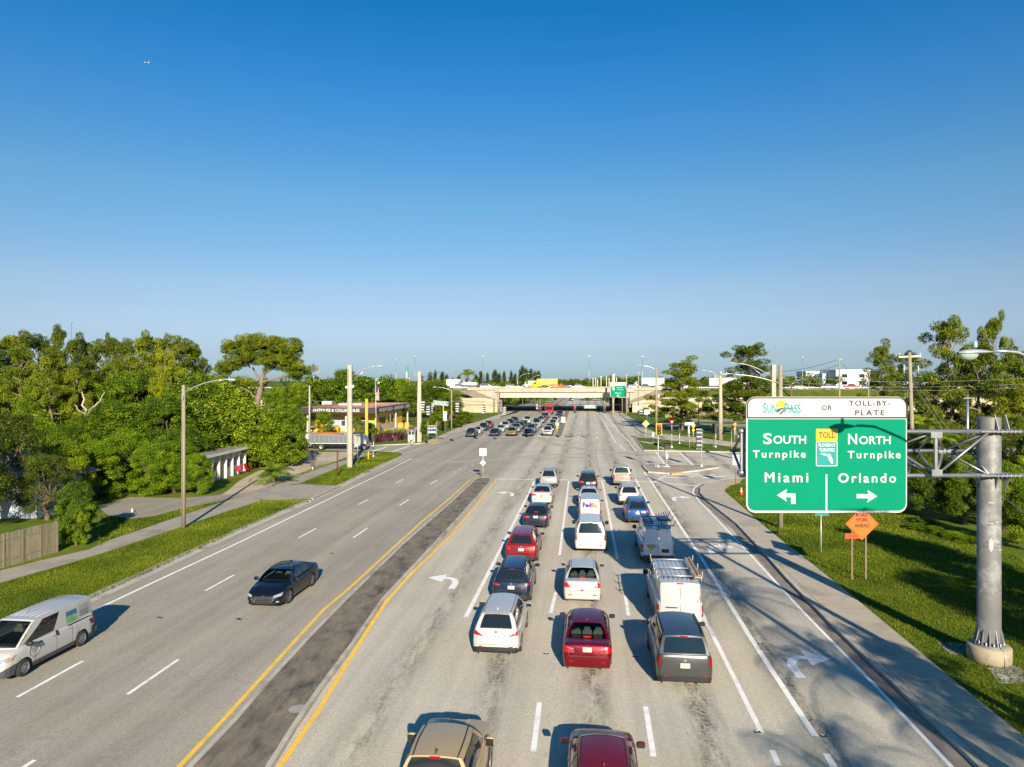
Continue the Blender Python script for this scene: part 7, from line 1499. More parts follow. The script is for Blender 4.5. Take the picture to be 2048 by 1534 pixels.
# traffic-island knocked sign lying on its side
p = G(1326, 934, .15); t = thing('fallen_post', 'white post lying across the traffic island between the two signals', 'post', p, -.5); b = MB(); b.tube([(-.7, 0, .1), (.9, 0, .06)], .07, STEELW, 6); b.build('post', t); b = MB(); b.box((-.8, 0, .12), (.3, .3, .2), STEELW); b.build('base', t)
# detectable warning pads
for q in ([(1337, 944), (1360, 942), (1366, 944.5), (1343, 947)], [(1455, 958), (1478, 957.5), (1482, 960.5), (1458, 961)], [(733, 905.8), (757, 907), (754, 909.5), (735, 908.5)], [(858, 885), (872, 882), (878, 884), (862, 886.5)]): struct(slab('tactile_paving', px(q, .15), .158 if q[0][0] == 1337 else .14, mat('tactile_yellow', (.6, .36, .08), .8)))
# aeroplane
t = thing('airliner', 'tiny white airliner high in the upper left sky', 'airplane', P(293, 125, 4400), .3); b = MB(); b.tube([(-14, 0, 0), (-12, 0, 0), (11, 0, 0), (15, 0, .6)], [.4, 1.9, 1.9, .5], SWHITE, 10); b.build('fuselage', t); b = MB(); b.prism([(-3, 1), (3, 1), (8, 15), (6, 15)], 'z', -.3, .1, SWHITE); b.prism([(-3, -1), (3, -1), (8, -15), (6, -15)], 'z', -.3, .1, SWHITE); b.build('wing', t); b = MB(); b.prism([(11, 0), (15, 0), (16, 5), (14, 5)], 'y', -.2, .2, SWHITE); b.build('tail', t)
# ---------------- vegetation ----------------
def cards(name, C_, N_, S_, asp, m, twist=None, seed=0, tri=False):
    """one mesh of leaf cards: centres C_, normals N_, sizes S_"""
    rg = np.random.default_rng(seed); n = len(C_); N_ = N_/np.maximum(np.linalg.norm(N_, axis=1, keepdims=True), 1e-6)
    r = rg.normal(size=(n, 3)); U = np.cross(N_, r); U /= np.maximum(np.linalg.norm(U, axis=1, keepdims=True), 1e-6); V = np.cross(N_, U)
    if twist is not None: U, V = twist(N_, U, V)
    a = (S_*.5)[:, None]; b = a*asp
    if tri: P_ = np.stack([C_-U*b, C_+U*b, C_+V*a*2], 1); k = 3
    else: P_ = np.stack([C_-V*a, C_+U*b, C_+V*a, C_-U*b], 1); k = 4
    me = bpy.data.meshes.new(name); me.vertices.add(n*k); me.vertices.foreach_set('co', P_.reshape(-1)); me.loops.add(n*k); me.loops.foreach_set('vertex_index', np.arange(n*k, dtype=np.int32))
    me.polygons.add(n); me.polygons.foreach_set('loop_start', np.arange(0, n*k, k, dtype=np.int32)); me.materials.append(m); me.update(calc_edges=True)
    return me
def limb(b, p0, p1, r0, r1, m, rs, wig=.08, n=6):
    pts = []; L = (p1-p0).length
    for k in range(n+1):
        f_ = k/n; q = p0.lerp(p1, f_); w = wig*L*math.sin(PI*f_); pts.append(q+Vector((rs.uniform(-w, w), rs.uniform(-w, w), rs.uniform(-w, w)*.5)))
    b.tube(pts, [r0+(r1-r0)*k/n for k in range(n+1)], m, 7, cap=False); return pts
TREES = {}
def make_tree(kind, var):
    """unit trees: height 10 m, nominal crown width 8 m"""
    key = (kind, var)
    if key in TREES: return TREES[key]
    rs = random.Random(hash((kind, var)) & 0xffff if False else sum(ord(c) for c in kind)*17+var*101); rg = np.random.default_rng(rs.randrange(1 << 30))
    b = MB(); cl = []          # clumps: centre, radius(x,z), leaves
    H_ = 10.0
    if kind in ('broad', 'grape', 'hedge', 'olive'):
        top = 9.2; lo = {'broad': 1.8, 'grape': .7, 'hedge': .5, 'olive': 1.6}[kind]
        limb(b, Vector((0, 0, -.2)), Vector((rs.uniform(-.4, .4), rs.uniform(-.4, .4), 4.5)), .34, .2, BARK, rs)
        nC = {'broad': 58, 'grape': 70, 'hedge': 70, 'olive': 50}[kind]
        for k in range(nC):
            z = lo+(top-lo)*((k+.5)/nC)**.8; f_ = (z-lo)/(top-lo); rad = 3.5*math.sqrt(max(.02, 1-(max(0, f_-.25)/.78)**2))*(.85+.15*min(1, f_*4)); a = k*2.4+rs.uniform(-.5, .5)
            rr = rad*rs.uniform(.55, .95)*(1+.16*math.sin(a*2+var)); c = Vector((rr*math.cos(a), rr*math.sin(a), z+rs.uniform(-.3, .3))); R_ = rs.uniform(.5, 1.35)
            cl.append((c, R_, R_*.72)); 
            if k % 4 == 0: limb(b, Vector((0, 0, 1.5+2*f_)), c, .11, .03, BARK, rs, .06)
        nl = {'broad': 760, 'grape': 560, 'hedge': 800, 'olive': 600}[kind]; size = {'broad': .18, 'grape': .235, 'hedge': .17, 'olive': .15}[kind]; asp = .6
    elif kind in ('pine', 'pineY', 'pineB'):
        h0 = 5.2 if kind != 'pineB' else 2.6; lean = rs.uniform(-.5, .5); topp = Vector((lean, rs.uniform(-.3, .3), 9.3))
        tr = limb(b, Vector((0, 0, -.2)), topp, .24, .06, PBARK, rs, .025, 10)
        nL = 17 if kind != 'pineB' else 24
        for k in range(nL):
            f_ = k/(nL-1); z = h0+(9.2-h0)*f_; base = Vector((lean*z/9.3, 0, z-.5)); a = k*2.4+rs.uniform(-.5, .5); L = (3.6*(1-.72*f_**1.6)+.2)*rs.uniform(.55, 1.05); tip = base+Vector((L*math.cos(a), L*math.sin(a), .5+1.0*rs.random()*f_+.3))
            limb(b, base, tip, .055, .018, PBARK, rs, .09)
            m_ = max(2, int(L*1.7))
            for j in range(m_):
                t_ = .45+.6*(j+rs.random())/m_; q = base.lerp(tip, t_)+Vector((rs.uniform(-.7, .7), rs.uniform(-.7, .7), rs.uniform(.0, .5))); cl.append((q, rs.uniform(.45, .85), rs.uniform(.28, .42)))
        for k in range(5): cl.append((topp+Vector((rs.uniform(-.8, .8), rs.uniform(-.8, .8), rs.uniform(-.2, .35))), .65, .4))
        nl = 260; size = .27; asp = .24
    elif kind == 'casu':
        limb(b, Vector((0, 0, -.2)), Vector((.2, 0, 9.4)), .2, .04, BARK, rs, .02, 8)
        for k in range(52):
            f_ = k/51; z = 1.6+8.0*f_; L = 2.4*(1-f_)**.7*rs.uniform(.35, 1.0)+.15; a = rs.uniform(0, 2*PI); cl.append((Vector((L*math.cos(a), L*math.sin(a), z)), rs.uniform(.45, .8), rs.uniform(.5, .9)))
        nl = 170; size = .34; asp = .22
    n = sum(1 for _ in cl)*nl; Cc = np.zeros((n, 3)); Nn = np.zeros((n, 3)); i = 0
    for c, rx, rz in cl:
        d = rg.normal(size=(nl, 3)); d /= np.linalg.norm(d, axis=1, keepdims=True)
        rad = rg.uniform(.2, 1.12, (nl, 1))**.55 if kind[:4] != 'pine' else rg.uniform(.4, 1.0, (nl, 1))**.5; d2 = d*rad
        Cc[i:i+nl] = np.array(c)+d2*np.array([rx, rx, rz]); Nn[i:i+nl] = d+rg.normal(size=(nl, 3))*.8+np.array([0, -.0, .3]); i += nl
    Cc += rg.normal(size=Cc.shape)*(.10 if kind[:4] != 'pine' else .04)
    S_ = rg.uniform(.6, 1.3, n)*size
    if kind in ('pine', 'pineY', 'pineB', 'casu'):
        crown = cards('crown', Cc, rg.normal(size=Nn.shape)+Nn*.4, S_, asp, LEAF['casu' if kind == 'casu' else ('pineY' if kind == 'pineY' else 'pine')], seed=var)
    else: crown = cards('crown', Cc, Nn, S_, asp, LEAF[kind], seed=var)
    TREES[key] = (crown, b.mesh('trunk', fixn=False)); return TREES[key]
TC = [0]
def tree(kind, u, vt, Y, wpx, label, vb=None, group=None, var=None, name=None, cat='tree', x=None, rz=None, z0=.1, leafs=None):
    """tree whose top is at photo row vt, at depth Y, with crown wpx photo pixels wide"""
    TC[0] += 1; rs = random.Random(TC[0]*7)
    var = (TC[0] % 3) if var is None else var; crown, trunk = make_tree(kind, var)
    X = (u-1024)*Y/FP if x is None else x; h = zat(vt, Y)-z0 if vt < 3000 else vt-3000; w = wpx*Y/FP if wpx > 0 else -wpx
    nm = name or {'pine': 'pine_tree', 'pineB': 'pine_tree', 'pineY': 'pine_tree', 'casu': 'casuarina_tree', 'hedge': 'ficus_shrub', 'grape': 'sea_grape_tree'}.get(kind, 'broadleaf_tree')
    t = thing(nm, label, cat, (X, Y, z0), rs.uniform(0, 2*PI) if rz is None else rz, group); t.scale = (w/8, w/8, h/9.9)
    link('trunk', trunk, t); link('crown', crown, t); return t
LFG = 'pines and broad trees of the left wood'
# left skyline pines (front to back)
k = 0
for u, vt, Y, w in ((20, 674, 105, 120), (70, 672, 112, 110), (118, 664, 100, 80), (160, 680, 96, 100), (205, 683, 108, 90), (250, 690, 100, 110), (297, 676, 98, 110), (345, 676, 104, 120), (385, 698, 108, 90), (228, 678, 122, 60), (-30, 684, 100, 120), (40, 700, 88, 110), (105, 712, 84, 90)):
    lab = ['pine at the far left edge of the wood skyline', 'broad topped pine left of the slim radio mast', 'pine whose pointed top rises right below the radio mast', 'pine with a bare reddish trunk right of the radio mast', 'pine with blue sky gaps below its crown in the left wood', 'pine left of the middle of the left wood with a pale trunk', 'tall pine with straight pinkish trunk in the left wood', 'broad dark pine near the right end of the left wood', 'rounded tree closing the left wood on its right side', 'small far pine peeping over the left wood', 'pine cut by the left edge of the photo', 'nearer light green pine at the far left with a thin bare trunk', 'nearer pine beside it with a tall bare trunk, left wood'][k]; k += 1
    tree('pine', u, vt, Y, w*1.15, lab, group=LFG)
tree('pineY', 330, 700, 92, 80, 'yellow green pine in the right part of the left wood', group=LFG)
tree('pineY', 150, 742, 86, 70, 'yellowish small tree under the pines of the left wood', group=LFG)
# dark understory behind
for i, (u, vt, Y, w, lab) in enumerate(((10, 745, 92, 150, 'dark round tree at the left edge below the pines'), (95, 770, 86, 140, 'dark green tree under the first pines of the left wood'), (180, 760, 90, 120, 'shaded tree beside the dead white tree'), (265, 742, 94, 150, 'round tree below the straight trunked pine'), (340, 735, 100, 130, 'tree filling the gap below the yellow pine'), (400, 742, 96, 110, 'tree at the right end of the wood below the rounded tree'), (60, 830, 74, 150, 'dark shaded tree low in the left wood'), (150, 850, 70, 130, 'dark bushy tree in the shade behind the tall hedge'))):
    tree('broad', u, vt, Y, w*1.1, lab, group=LFG)
# dead pale tree
p = P(180, 840, 78); t = thing('dead_tree', 'bare pale dead tree with forked white limbs in the left wood', 'dead tree', (p.x, 78, .1)); b = MB(); rs = random.Random(9)
hh = zat(785, 78); q = limb(b, Vector((0, 0, 0)), Vector((-.3, 0, hh*.7)), .25, .18, DEADW, rs, .03); limb(b, q[-1], Vector((-.9, 0, hh)), .17, .05, DEADW, rs, .12); limb(b, q[-1], Vector((1.6, 0, hh*.99)), .14, .04, DEADW, rs, .12); limb(b, q[-2], Vector((.9, 0, hh*.88)), .1, .03, DEADW, rs, .12); limb(b, q[-1], Vector((-1.7, 0, hh*.85)), .08, .03, DEADW, rs, .12); b.build('trunk', t)
# sea grape mass centre-left
SG = 'sea grape and hedge trees between the wood and the side street'
for i, (kd, u, vt, Y, w, lab) in enumerate((('broad', 240, 800, 78, 170, 'big round bright tree in front of the left wood'), ('broad', 330, 790, 78, 130, 'bright green tree right of the big round one'), ('grape', 385, 752, 82, 150, 'sea grape tree behind the wooden lamp pole'), ('grape', 450, 768, 84, 150, 'sea grape tree left of the large round topped pine'), ('grape', 522, 818, 86, 120, 'sea grape tree around the foot of the large round topped pine'), ('grape', 572, 808, 88, 90, 'sea grape tree reaching the shop on its left side'), ('grape', 425, 862, 84, 120, 'sea grape tree above the white shed'), ('grape', 510, 852, 86, 120, 'sea grape tree right above the shed end'), ('grape', 565, 870, 90, 90, 'sea grape bush beside the white trailer'), ('grape', 368, 850, 76, 120, 'sea grape tree left above the white shed'))):
    tree(kd, u, vt, Y, w*1.12, lab, group=SG)
HG = 'large clipped looking ficus hedge shrubs'
for i, (u, vt, Y, w, lab) in enumerate(((300, 888, 66, 100, 'left half of the rounded ficus hedge behind the parking lot'), (348, 880, 67, 100, 'middle of the rounded ficus hedge behind the wooden lamp pole'), (396, 902, 66.5, 62, 'right end of the rounded ficus hedge beside the white shed'), (250, 860, 70, 110, 'taller shrub at the left shoulder of the ficus hedge'), (190, 880, 64, 110, 'shrub left of the ficus hedge over the dark gap'))):
    tree('hedge', u, vt, Y, w*1.12, lab, group=HG, cat='shrub')
# foreground left dark tree
for i, (kd, u, vt, Y, w, lab) in enumerate((('olive', 20, 822, 56, 190, 'olive green spreading tree at the left edge above the fence'), ('olive', 95, 905, 54, 130, 'lower olive tree between the left edge and the bright shrub'), ('grape', 150, 962, 47.5, 74, 'bright yellow green shrub at the end of the wooden fence'), ('olive', -60, 870, 50, 170, 'olive tree partly outside the left edge'), ('broad', 135, 880, 60, 110, 'green tree above the bright fence end shrub'))):
    tree(kd, u, vt, Y, w*1.05, lab)
tree('grape', 152, 1010, 45.6, 58, 'small leafy bush low at the end of the wooden fence', cat='shrub')
# the big solitary pine: bare trunk and umbrella crown
def umbrella():
    rs = random.Random(5); rg = np.random.default_rng(5); Y = 92; s = Y/FP; X = (513-1024)*s; t = thing('pine_tree', 'large solitary pine with a thick pale forked trunk and round umbrella crown', 'tree', (X, Y, .1)); b = MB()
    def q(u, v, dy=0): return Vector(((u-513)*s, dy, zat(v, Y)-.1))
    def L(a, c, r0, r1, w=.05): return limb(b, a, c, r0*.62, r1*.62, PBARK, rs, w)
    limb(b, Vector((0, 0, 0)), q(513, 812), .48, .42, PBARK, rs, .01); limb(b, q(513, 812), q(522, 765), .42, .34, PBARK, rs, .02); cr = []
    limbs = [((522, 765), (533, 735), .42, .34, 0), ((533, 735), (522, 700), .3, .16, 1), ((522, 700), (505, 682), .15, .06, -1), ((533, 735), (556, 700), .26, .14, -1), ((556, 700), (575, 690), .12, .05, -2), ((522, 765), (500, 735), .3, .16, 1), ((500, 735), (470, 715), .15, .06, 2), ((522, 765), (590, 747), .26, .14, -1), ((590, 747), (610, 735), .12, .05, -1), ((517, 800), (482, 770), .2, .1, 0), ((482, 770), (450, 752), .1, .05, 0), ((533, 735), (545, 690), .2, .08, 2), ((500, 735), (490, 700), .14, .06, -2)]
    for a, c, r0, r1, dy in limbs: L(q(*a, 0), q(*c, dy), r0, r1, .04)
    cps = []
    for u, v, ru, rv, n in ((525, 684, 44, 13, 46), (485, 700, 34, 22, 40), (562, 704, 34, 24, 44), (520, 714, 40, 18, 34), (575, 722, 20, 14, 16), (465, 735, 32, 12, 18), (560, 735, 26, 12, 12), (605, 740, 24, 9, 14), (455, 760, 24, 8, 9), (585, 690, 18, 12, 8), (445, 742, 14, 8, 6), (490, 765, 30, 7, 6), (600, 752, 16, 5, 5)):
        for k in range(n): a = rs.uniform(0, 2*PI); r = rs.random()**.5; cps.append((q(u+ru*r*math.cos(a), v+rv*r*math.sin(a), rs.uniform(-1, 1)*ru*s*.9), rs.uniform(.55, .95), rs.uniform(.3, .5)))
    nl = 260; n = len(cps)*nl; Cc = np.zeros((n, 3)); Nn = np.zeros((n, 3))
    for i, (c, rx, rz) in enumerate(cps):
        d = rg.normal(size=(nl, 3)); d /= np.linalg.norm(d, axis=1, keepdims=True); Cc[i*nl:(i+1)*nl] = np.array(c)+d*(rg.uniform(.4, 1, (nl, 1))**.5)*np.array([rx, rx, rz]); Nn[i*nl:(i+1)*nl] = d
    link('crown', cards('crown', Cc, rg.normal(size=Nn.shape)+Nn*.5, rg.uniform(.6, 1.3, n)*.34, .17, LEAF['pine'], seed=3), t); b.build('trunk', t, fixn=False)
umbrella()
# trees behind the shop
SB = 'dense trees between the shop and the turnpike'
for u, vt, Y, w, lab in ((640, 758, 200, 90, 'tree behind the thin pale pole left of the shop roof'), (600, 765, 190, 80, 'tree right of the large solitary pine'), (690, 738, 205, 70, 'taller tree directly behind the thick concrete pole'), (730, 752, 210, 80, 'tree behind the flagpole top'), (672, 770, 195, 70, 'tree behind the left part of the shop roof'), (800, 757, 215, 70, 'dark tree below the teal tower sign'), (835, 768, 205, 80, 'tree behind the square concrete pole with cabinet'), (870, 762, 200, 80, 'bright tree above the green street name sign'), (900, 785, 195, 60, 'tree left of the tan retaining wall'), (775, 795, 205, 60, 'low tree between the shop and the concrete mixer'), (560, 770, 160, 70, 'tree between the solitary pine and the thin pale pole')):
    tree('broad', u, vt, Y, w*1.2, lab, group=SB)
for u, vt, Y, w, vb, lab in ((648, 822, 139, 36, 0, 'small tree in front of the grey garage door left'), (714, 833, 139, 26, 0, 'small tree beside the thick concrete pole at the shop'), (740, 845, 128, 30, 0, 'yellow flowering shrub around the tall yellow post'), (875, 823, 150, 42, 0, 'flowering tree below the striped signals'), (912, 838, 160, 34, 0, 'small tree on the lawn strip beside the far sidewalk'), (930, 822, 175, 40, 0, 'broad low tree before the tan retaining wall'), (850, 842, 140, 24, 0, 'yellow green bush behind the notice board'), (603, 835, 150, 40, 0, 'thin dark trunked tree left of the shop')):
    tree('grape' if 'yellow' in lab else 'broad', u, vt, Y, w*1.1, lab, cat='shrub' if 'shrub' in lab or 'bush' in lab else 'tree')
# far horizon trees: casuarinas behind the turnpike
CG = 'feathery casuarinas and low trees on the horizon beyond the turnpike'
rs = random.Random(11)
for u, vt in ((885, 745), (893, 750), (905, 757), (918, 752), (935, 757), (952, 750), (962, 744), (975, 747), (990, 741), (998, 748), (1008, 744), (1022, 743), (1030, 748), (1045, 733), (1052, 738), (1062, 739), (1070, 744), (1078, 743), (842, 752), (860, 746), (870, 742), (1040, 740)):
    tree('casu', u, vt, 330+rs.uniform(-20, 30), 34+rs.uniform(-6, 12), 'dark feathery casuarina on the skyline behind the left half of the overpass', group=CG)
def far_wood(lst, seed):
    """one mesh of many small far crowns that read as a single mass"""
    rg = np.random.default_rng(seed); CC = []; NN = []; SS = []
    for u, vt, Y, wpx in lst:
        h = zat(vt, Y); w = wpx*Y/FP; X = (u-1024)*Y/FP
        for k in range(16):
            zc_ = rg.uniform(.12, .9); rr = w*.42*math.sqrt(max(.05, 1-(max(0, zc_-.3)/.75)**2)); a = rg.uniform(0, 2*PI); c = np.array([X+rr*.7*math.cos(a), Y+rr*.7*math.sin(a), h*zc_]); R_ = w*rg.uniform(.13, .24)
            d = rg.normal(size=(110, 3)); d /= np.linalg.norm(d, axis=1, keepdims=True); CC.append(c+d*R_*rg.uniform(.5, 1.1, (110, 1))*np.array([1, 1, .8])); NN.append(d+rg.normal(size=(110, 3))*.6); SS.append(rg.uniform(.5, 1.2, 110)*w*.075)
    CC = np.concatenate(CC); CC[:, 2] = np.maximum(CC[:, 2], .2)
    tag(link('distant_wood', cards('distant_wood', CC, np.concatenate(NN), np.concatenate(SS), .7, LEAF['broad'], seed=seed)), kind='stuff')
rs = random.Random(12)
far_wood([(700+k*14+rs.uniform(-5, 5), 757+rs.uniform(-3, 4), 300+rs.uniform(-6, 40), 30) for k in range(30)], 1)
far_wood([(1088+k*32+rs.uniform(-8, 8), (759 if k < 3 else 753.5)+rs.uniform(-1.5, 1.5), (700 if k < 3 else 385)+rs.uniform(-10, 40), 26 if k < 3 else 50) for k in range(34)]+[(1190+k*36+rs.uniform(-10, 10), 755+rs.uniform(-2, 2), 520+rs.uniform(-20, 40), 50) for k in range(26)]+[(1095+k*9, 757.5+rs.uniform(-1, 1), 900, 16) for k in range(14)], 2)
far_wood([(-20+k*34+rs.uniform(-8, 8), 748+rs.uniform(-6, 4), 170+rs.uniform(-10, 40), 66) for k in range(24)], 3)
# roadside trees beyond the bridge
for u, vt, Y, lab in ((1040, 797, 330, 'rust coloured bush seen under the left end of the overpass'), (1052, 794, 360, 'green bush seen under the overpass beside the far kerb'), (1215, 796, 340, 'bush seen under the right end of the overpass'), (1232, 794, 370, 'tree seen under the far green sign')):
    tree('broad', u, vt, Y, 22, lab)
# right side pines
def pine2(u, vt, vb, w, lab, kind='pineB', Y=None, var=0, rz=0):
    Yp = Y or dep(vb, .12); return tree(kind, u, vt, Yp, w*1.3, lab, var=var, rz=rz)
pine2(1361, 727, 866, 112, 'bushy slash pine with a dark trunk on the ramp lawn', Y=150, var=0, rz=.4); pine2(1365, 800, 866, 60, 'lower bushy crown beside the trunk of the slash pine on the ramp lawn', Y=149, var=2)
pine2(1500, 695, 0, 120, 'tall irregular pine rising behind the upper left corner of the large sign', Y=140, var=1, rz=1.2); pine2(1470, 765, 0, 100, 'low branching pine left of the large sign', Y=138, var=2)
pine2(1770, 695, 0, 80, 'round topped pine behind the upper right corner of the large sign', Y=150, kind='pineB', var=0, rz=2); pine2(1815, 708, 0, 60, 'second crown of the twin pine by the crossarm pole', Y=152, var=1, rz=3)
pine2(1905, 648, 0, 130, 'tall pine with open crown behind the steel column', Y=78, kind='pineB', var=1, rz=.2); pine2(1955, 700, 0, 130, 'pine with a thick dark trunk right of the steel column top', Y=76, kind='pineB', var=2, rz=2.1)
pine2(1985, 640, 0, 70, 'thin crooked pine with a tufted top at the upper right', Y=80, kind='pine', var=1, rz=1.1); pine2(2040, 705, 0, 110, 'pine at the right edge with light green needles', Y=82, kind='pineB', var=0, rz=4)
pine2(2035, 765, 0, 110, 'lower pine at the right edge', Y=74, kind='pineY', var=1); pine2(1880, 770, 0, 90, 'low dark pine beside the utility pole', Y=84, kind='pineB', var=1)
# dense bushes behind the column
RB = 'dense bushes behind the steel column'
for u, vt, Y, w, kd, lab in ((1850, 845, 60, 90, 'olive', 'bush just right of the large sign behind the truss'), (1900, 838, 62, 100, 'olive', 'bush behind the left side of the steel column'), (1960, 860, 58, 110, 'olive', 'dark bush directly behind the steel column'), (2030, 825, 57, 120, 'olive', 'bush at the right edge beside the steel column'), (1860, 900, 54, 80, 'broad', 'leafy tree below the truss right of the large sign'), (1930, 910, 52, 90, 'broad', 'shaded tree left of the steel column below the truss'), (2010, 920, 50, 110, 'broad', 'shaded tree right of the steel column'), (2080, 850, 52, 120, 'broad', 'tree at the far right edge beyond the column'), (1840, 820, 90, 80, 'broad', 'vine clad tree at the foot of the utility pole'), (1790, 830, 100, 90, 'broad', 'tree hidden mostly by the large sign'), (2060, 960, 44, 100, 'broad', 'dark shrub low at the right edge')):
    tree(kd, u, vt, Y, w*1.1, lab, group=RB, cat='tree')
for k, (u, v, w) in enumerate(((1830, 1045, 40), (1868, 1052, 46), (1905, 1062, 46), (1940, 1072, 46), (1850, 1036, 40))):
    Yh = dep(v+14, .12); tree('hedge', u, v, Yh, w*1.15, ['low hedge bush, left end of the row below the truss', 'low hedge bush, second of the row below the truss', 'low hedge bush, third of the row below the truss', 'low hedge bush, right end of the row beside the column', 'low hedge bush at the back of the row below the truss'][k], cat='shrub')
# trees outside the frame that shade the right lawn and the road
OG = 'shade trees just outside the right edge'
for x, y, h, w, kd in ((24.5, 12.5, 9.5, 6, 'pine'), (17.6, 8.0, 8.6, 5.0, 'pineB'), (27.5, 29, 9, 6, 'broad'), (24.5, 22, 7.5, 5.5, 'olive')):
    tree(kd, 0, 3000+h, y, -w, 'shade tree %s just outside the right edge of the photo' % ['pine farthest right', 'nearest pine', 'round one behind the column', 'round tall one beyond the column', 'small olive one', 'round farthest one'][['24.5', '17.6', '27.5', '29', '24.5b', '36'].index(str(x) if not (x == 24.5 and kd == 'olive') else '24.5b')], x=x, group=OG)
# wall-foot shrubs
for k, (u, vt, Y, w, lab) in enumerate(((1290, 815, 215, 26, 'green bush before the right retaining wall by the abutment'), (1320, 820, 205, 34, 'dark shrub under the left side of the bushy pine'), (1415, 798, 220, 26, 'vine clad bush on the right retaining wall'), (1350, 838, 180, 30, 'low shrub at the foot of the bushy pine'), (1470, 812, 215, 30, 'bush by the retaining wall left of the large sign'))):
    tree('broad', u, vt, Y, w, lab, cat='shrub')
# palms
def palm(lab, loc, h, fr, n=16, trunk=.16, m=None, fan=False, thin=1.0):
    t = thing('palm_tree', lab, 'palm', loc); rs = random.Random(int(loc[0]*10)); b = MB(); b.tube([(0, 0, -.1), (rs.uniform(-.1, .1), 0, h*.5), (0, 0, h)], [trunk*1.3, trunk, trunk*.8], CONP if fan else BARK, 8); b.build('trunk', t)
    b = MB(); m = m or LEAF['palm']
    for k in range(n):
        a = 2*PI*k/n*1.0+rs.uniform(-.15, .15); el = rs.uniform(.5, 1.35) if k % 2 else rs.uniform(.1, .8); L = fr*rs.uniform(.8, 1.1); ca, sa = math.cos(a), math.sin(a)
        pts = []
        for j in range(10): s_ = j/9; r = L*s_*math.cos(el)*(1-.1*s_); z = h+L*math.sin(el)*s_-L*.55*s_*s_; pts.append(Vector((ca*r, sa*r, z)))
        b.tube(pts, [.03]*9+[.01], m, 3, cap=False)
        for j in range(1, 10):
            for q_ in range(2):
                p = pts[j-1].lerp(pts[j], q_*.5); d = (pts[j]-pts[j-1]).normalized(); sd = d.cross(Vector((0, 0, 1))).normalized(); ll = fr*.30*math.sin(PI*(.12+.83*j/9))**.6
                for sg_ in (1, -1): e = p+sd*sg_*ll+d*ll*.5-Vector((0, 0, ll*.35)); w_ = d*.05*thin*max(1, fr/3); b.add([p-w_, p+w_, e], [(0, 1, 2)], m)
    b.build('crown', t, fixn=False)
for x_, y_, h_, r_, lb in ((15.4, 4.6, 8.6, 4.6, 'nearest the column'), (12.2, -2.2, 8.0, 4.6, 'closest to the road'), (17.6, -1.5, 9.4, 4.6, 'standing back from the road'), (14.6, 12.0, 9.3, 4.8, 'farthest ahead')): palm('tall palm just outside the right edge, '+lb, (x_, y_, .12), h_, r_, 20, .16, thin=.36)
p = G(548, 966, .12); palm('small young coconut palm on the left grass strip', p, .9, 2.9, 22, .2)
for u, vt, Y, lab in ((936, 744, 320, 'palm on the skyline above the silver camper trailer'), (1618, 752, 300, 'palm in front of the white office block wing'), (1560, 755, 200, 'palm behind the wooden pole with lamp, left of the office block'), (1583, 756, 240, 'second palm between the wooden pole and the office block')):
    palm(lab, ((u-1024)*Y/FP, Y, 0), zat(vt, Y)-1, 6 if Y > 250 else 4, 14, .35)
for u, vt, Y, lab in ((1880, 882, 58, 'fan palm in front of the bushes below the truss'), (1840, 850, 70, 'fan palm right of the sign edge')): palm(lab, ((u-1024)*Y/FP, Y, .1), zat(vt, Y), 2.4, 20, .2)
# bare sapling, potted bed plants, wall of dry grass
p = G(625, 938, .12); t = thing('sapling', 'thin almost leafless sapling on the left grass strip', 'sapling', p); b = MB(); rs = random.Random(3)
for k in range(9): limb(b, Vector((0, 0, .2)), Vector((rs.uniform(-1.6, 1.6), rs.uniform(-.6, .6), rs.uniform(1.4, 3.3))), .03, .012, BARK, rs, .08)
b.build('branch', t); n = 90; rg = np.random.default_rng(1); link('crown', cards('crown', np.stack([rg.uniform(-1.6, 1.6, n), rg.uniform(-.6, .6, n), rg.uniform(1.4, 3.4, n)], 1), rg.normal(size=(n, 3)), rg.uniform(.1, .22, n), .6, LEAF['broad']), t)
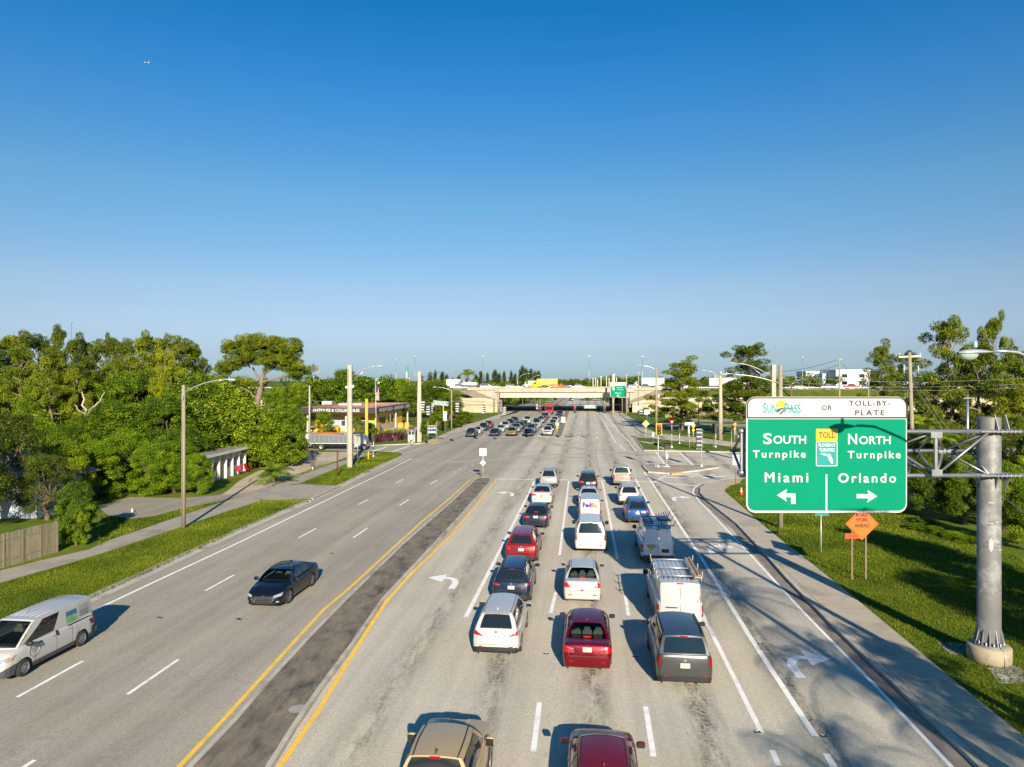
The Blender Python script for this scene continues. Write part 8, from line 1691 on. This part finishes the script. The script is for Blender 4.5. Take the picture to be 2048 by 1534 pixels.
# scattered ground stuff
def scatter(name, polys, dens, size, hgt, m, z=.12, seed=1, kind_='stuff', tri=True, wid=.35, fall=None):
    rg = np.random.default_rng(seed); Cc = []
    from mathutils.geometry import tessellate_polygon
    for poly in polys:
        V = [Vector((p[0], p[1], 0)) for p in poly]
        for a, b_, c in tessellate_polygon([V]):
            A, B_, C2 = np.array(V[a])[:2], np.array(V[b_])[:2], np.array(V[c])[:2]; ar = abs(np.cross(B_-A, C2-A))/2; yc = (A[1]+B_[1]+C2[1])/3
            n = int(ar*dens*((fall/yc)**2 if fall and yc > fall else 1)); r1 = np.sqrt(rg.random(n))[:, None]; r2 = rg.random(n)[:, None]; Cc.append(A*(1-r1)+B_*(r1*(1-r2))+C2*(r1*r2))
    Cc = np.concatenate(Cc); n = len(Cc); C3 = np.concatenate([Cc, np.full((n, 1), z)], 1); yy = C3[:, 1]
    h = rg.uniform(.5, 1.2, n)*hgt*np.clip(yy/30, 1, 2.2); ang = rg.uniform(0, 2*PI, n); w = h*wid*rg.uniform(.6, 1.2, n)
    U = np.stack([np.cos(ang), np.sin(ang), np.zeros(n)], 1); tip = C3+np.stack([rg.normal(size=n)*.35*h, rg.normal(size=n)*.35*h, h], 1)
    P_ = np.stack([C3-U*w[:, None]/2, C3+U*w[:, None]/2, tip], 1); me = bpy.data.meshes.new(name); me.vertices.add(n*3); me.vertices.foreach_set('co', P_.reshape(-1)); me.loops.add(n*3); me.loops.foreach_set('vertex_index', np.arange(n*3, dtype=np.int32)); me.polygons.add(n); me.polygons.foreach_set('loop_start', np.arange(0, n*3, 3, dtype=np.int32)); me.materials.append(m); me.update(calc_edges=True)
    return tag(link(name, me), kind=kind_)
BL = leaf_mat('grass_blade', (.10, .14, .012), (.14, .19, .014), (.19, .23, .024), .2, scale=.25)
vg1 = px([(0, 1168), (120, 1134), (210, 1107), (300, 1077), (460, 1023), (522, 1002), (620, 998), (560, 1024), (460, 1067), (320, 1131), (180, 1195), (0, 1284), (-120, 1345), (-120, 1205)], .12)
vg2 = px([(604, 968), (650, 948), (705, 924), (729, 913), (760, 907.5), (798, 908), (800, 913), (742, 938.5), (681, 969)], .12)
vg3 = px([(195, 1098), (215, 1083), (300, 1051), (360, 1030), (460, 997), (430, 1006), (370, 1017), (310, 1033), (262, 1039), (200, 1028)], .12)
vg4 = px([(548, 970), (620, 939), (693, 917), (715, 910), (738, 905.5), (700, 913), (640, 937), (562, 966)], .12)
vr = [Vector((14.5, 18, 0)), Vector((21, 16, 0)), Vector((30, 40, 0)), Vector((33, 62, 0))]+px([(1700, 975), (1560, 975), (1490, 966), (1463, 972), (1452, 980), (1473, 1000), (1514, 1037), (1571, 1084), (1592, 1099), (1718, 1200), (1921, 1368), (2046, 1471)], .12)
scatter('grass', [vg1], 420, .05, .075, BL, seed=1, fall=38); o = scatter('grass', [vg2, vg3, vg4], 90, .1, .09, BL, seed=2)
scatter('grass', [vr], 380, .05, .085, BL, seed=3, fall=34)
# purple bed and dry grass by the walls
scatter('flower_bed', [px([(742, 886), (790, 882), (812, 878), (800, 874), (757, 877)], .12)], 18, .3, .45, LEAF['purple'], seed=4, wid=.9); scatter('ground_cover', [px([(755, 876), (815, 873), (808, 868), (760, 871)], .12)], 12, .3, .5, LEAF['weed'], seed=5, wid=.9)
scatter('tall_weeds', [px([(1330, 829), (1700, 831), (1700, 838), (1420, 835), (1330, 836)], .12)], 1.6, .5, .7, mat('dry_grass', (.32, .25, .12), .9, var=.3), seed=6, wid=.5)
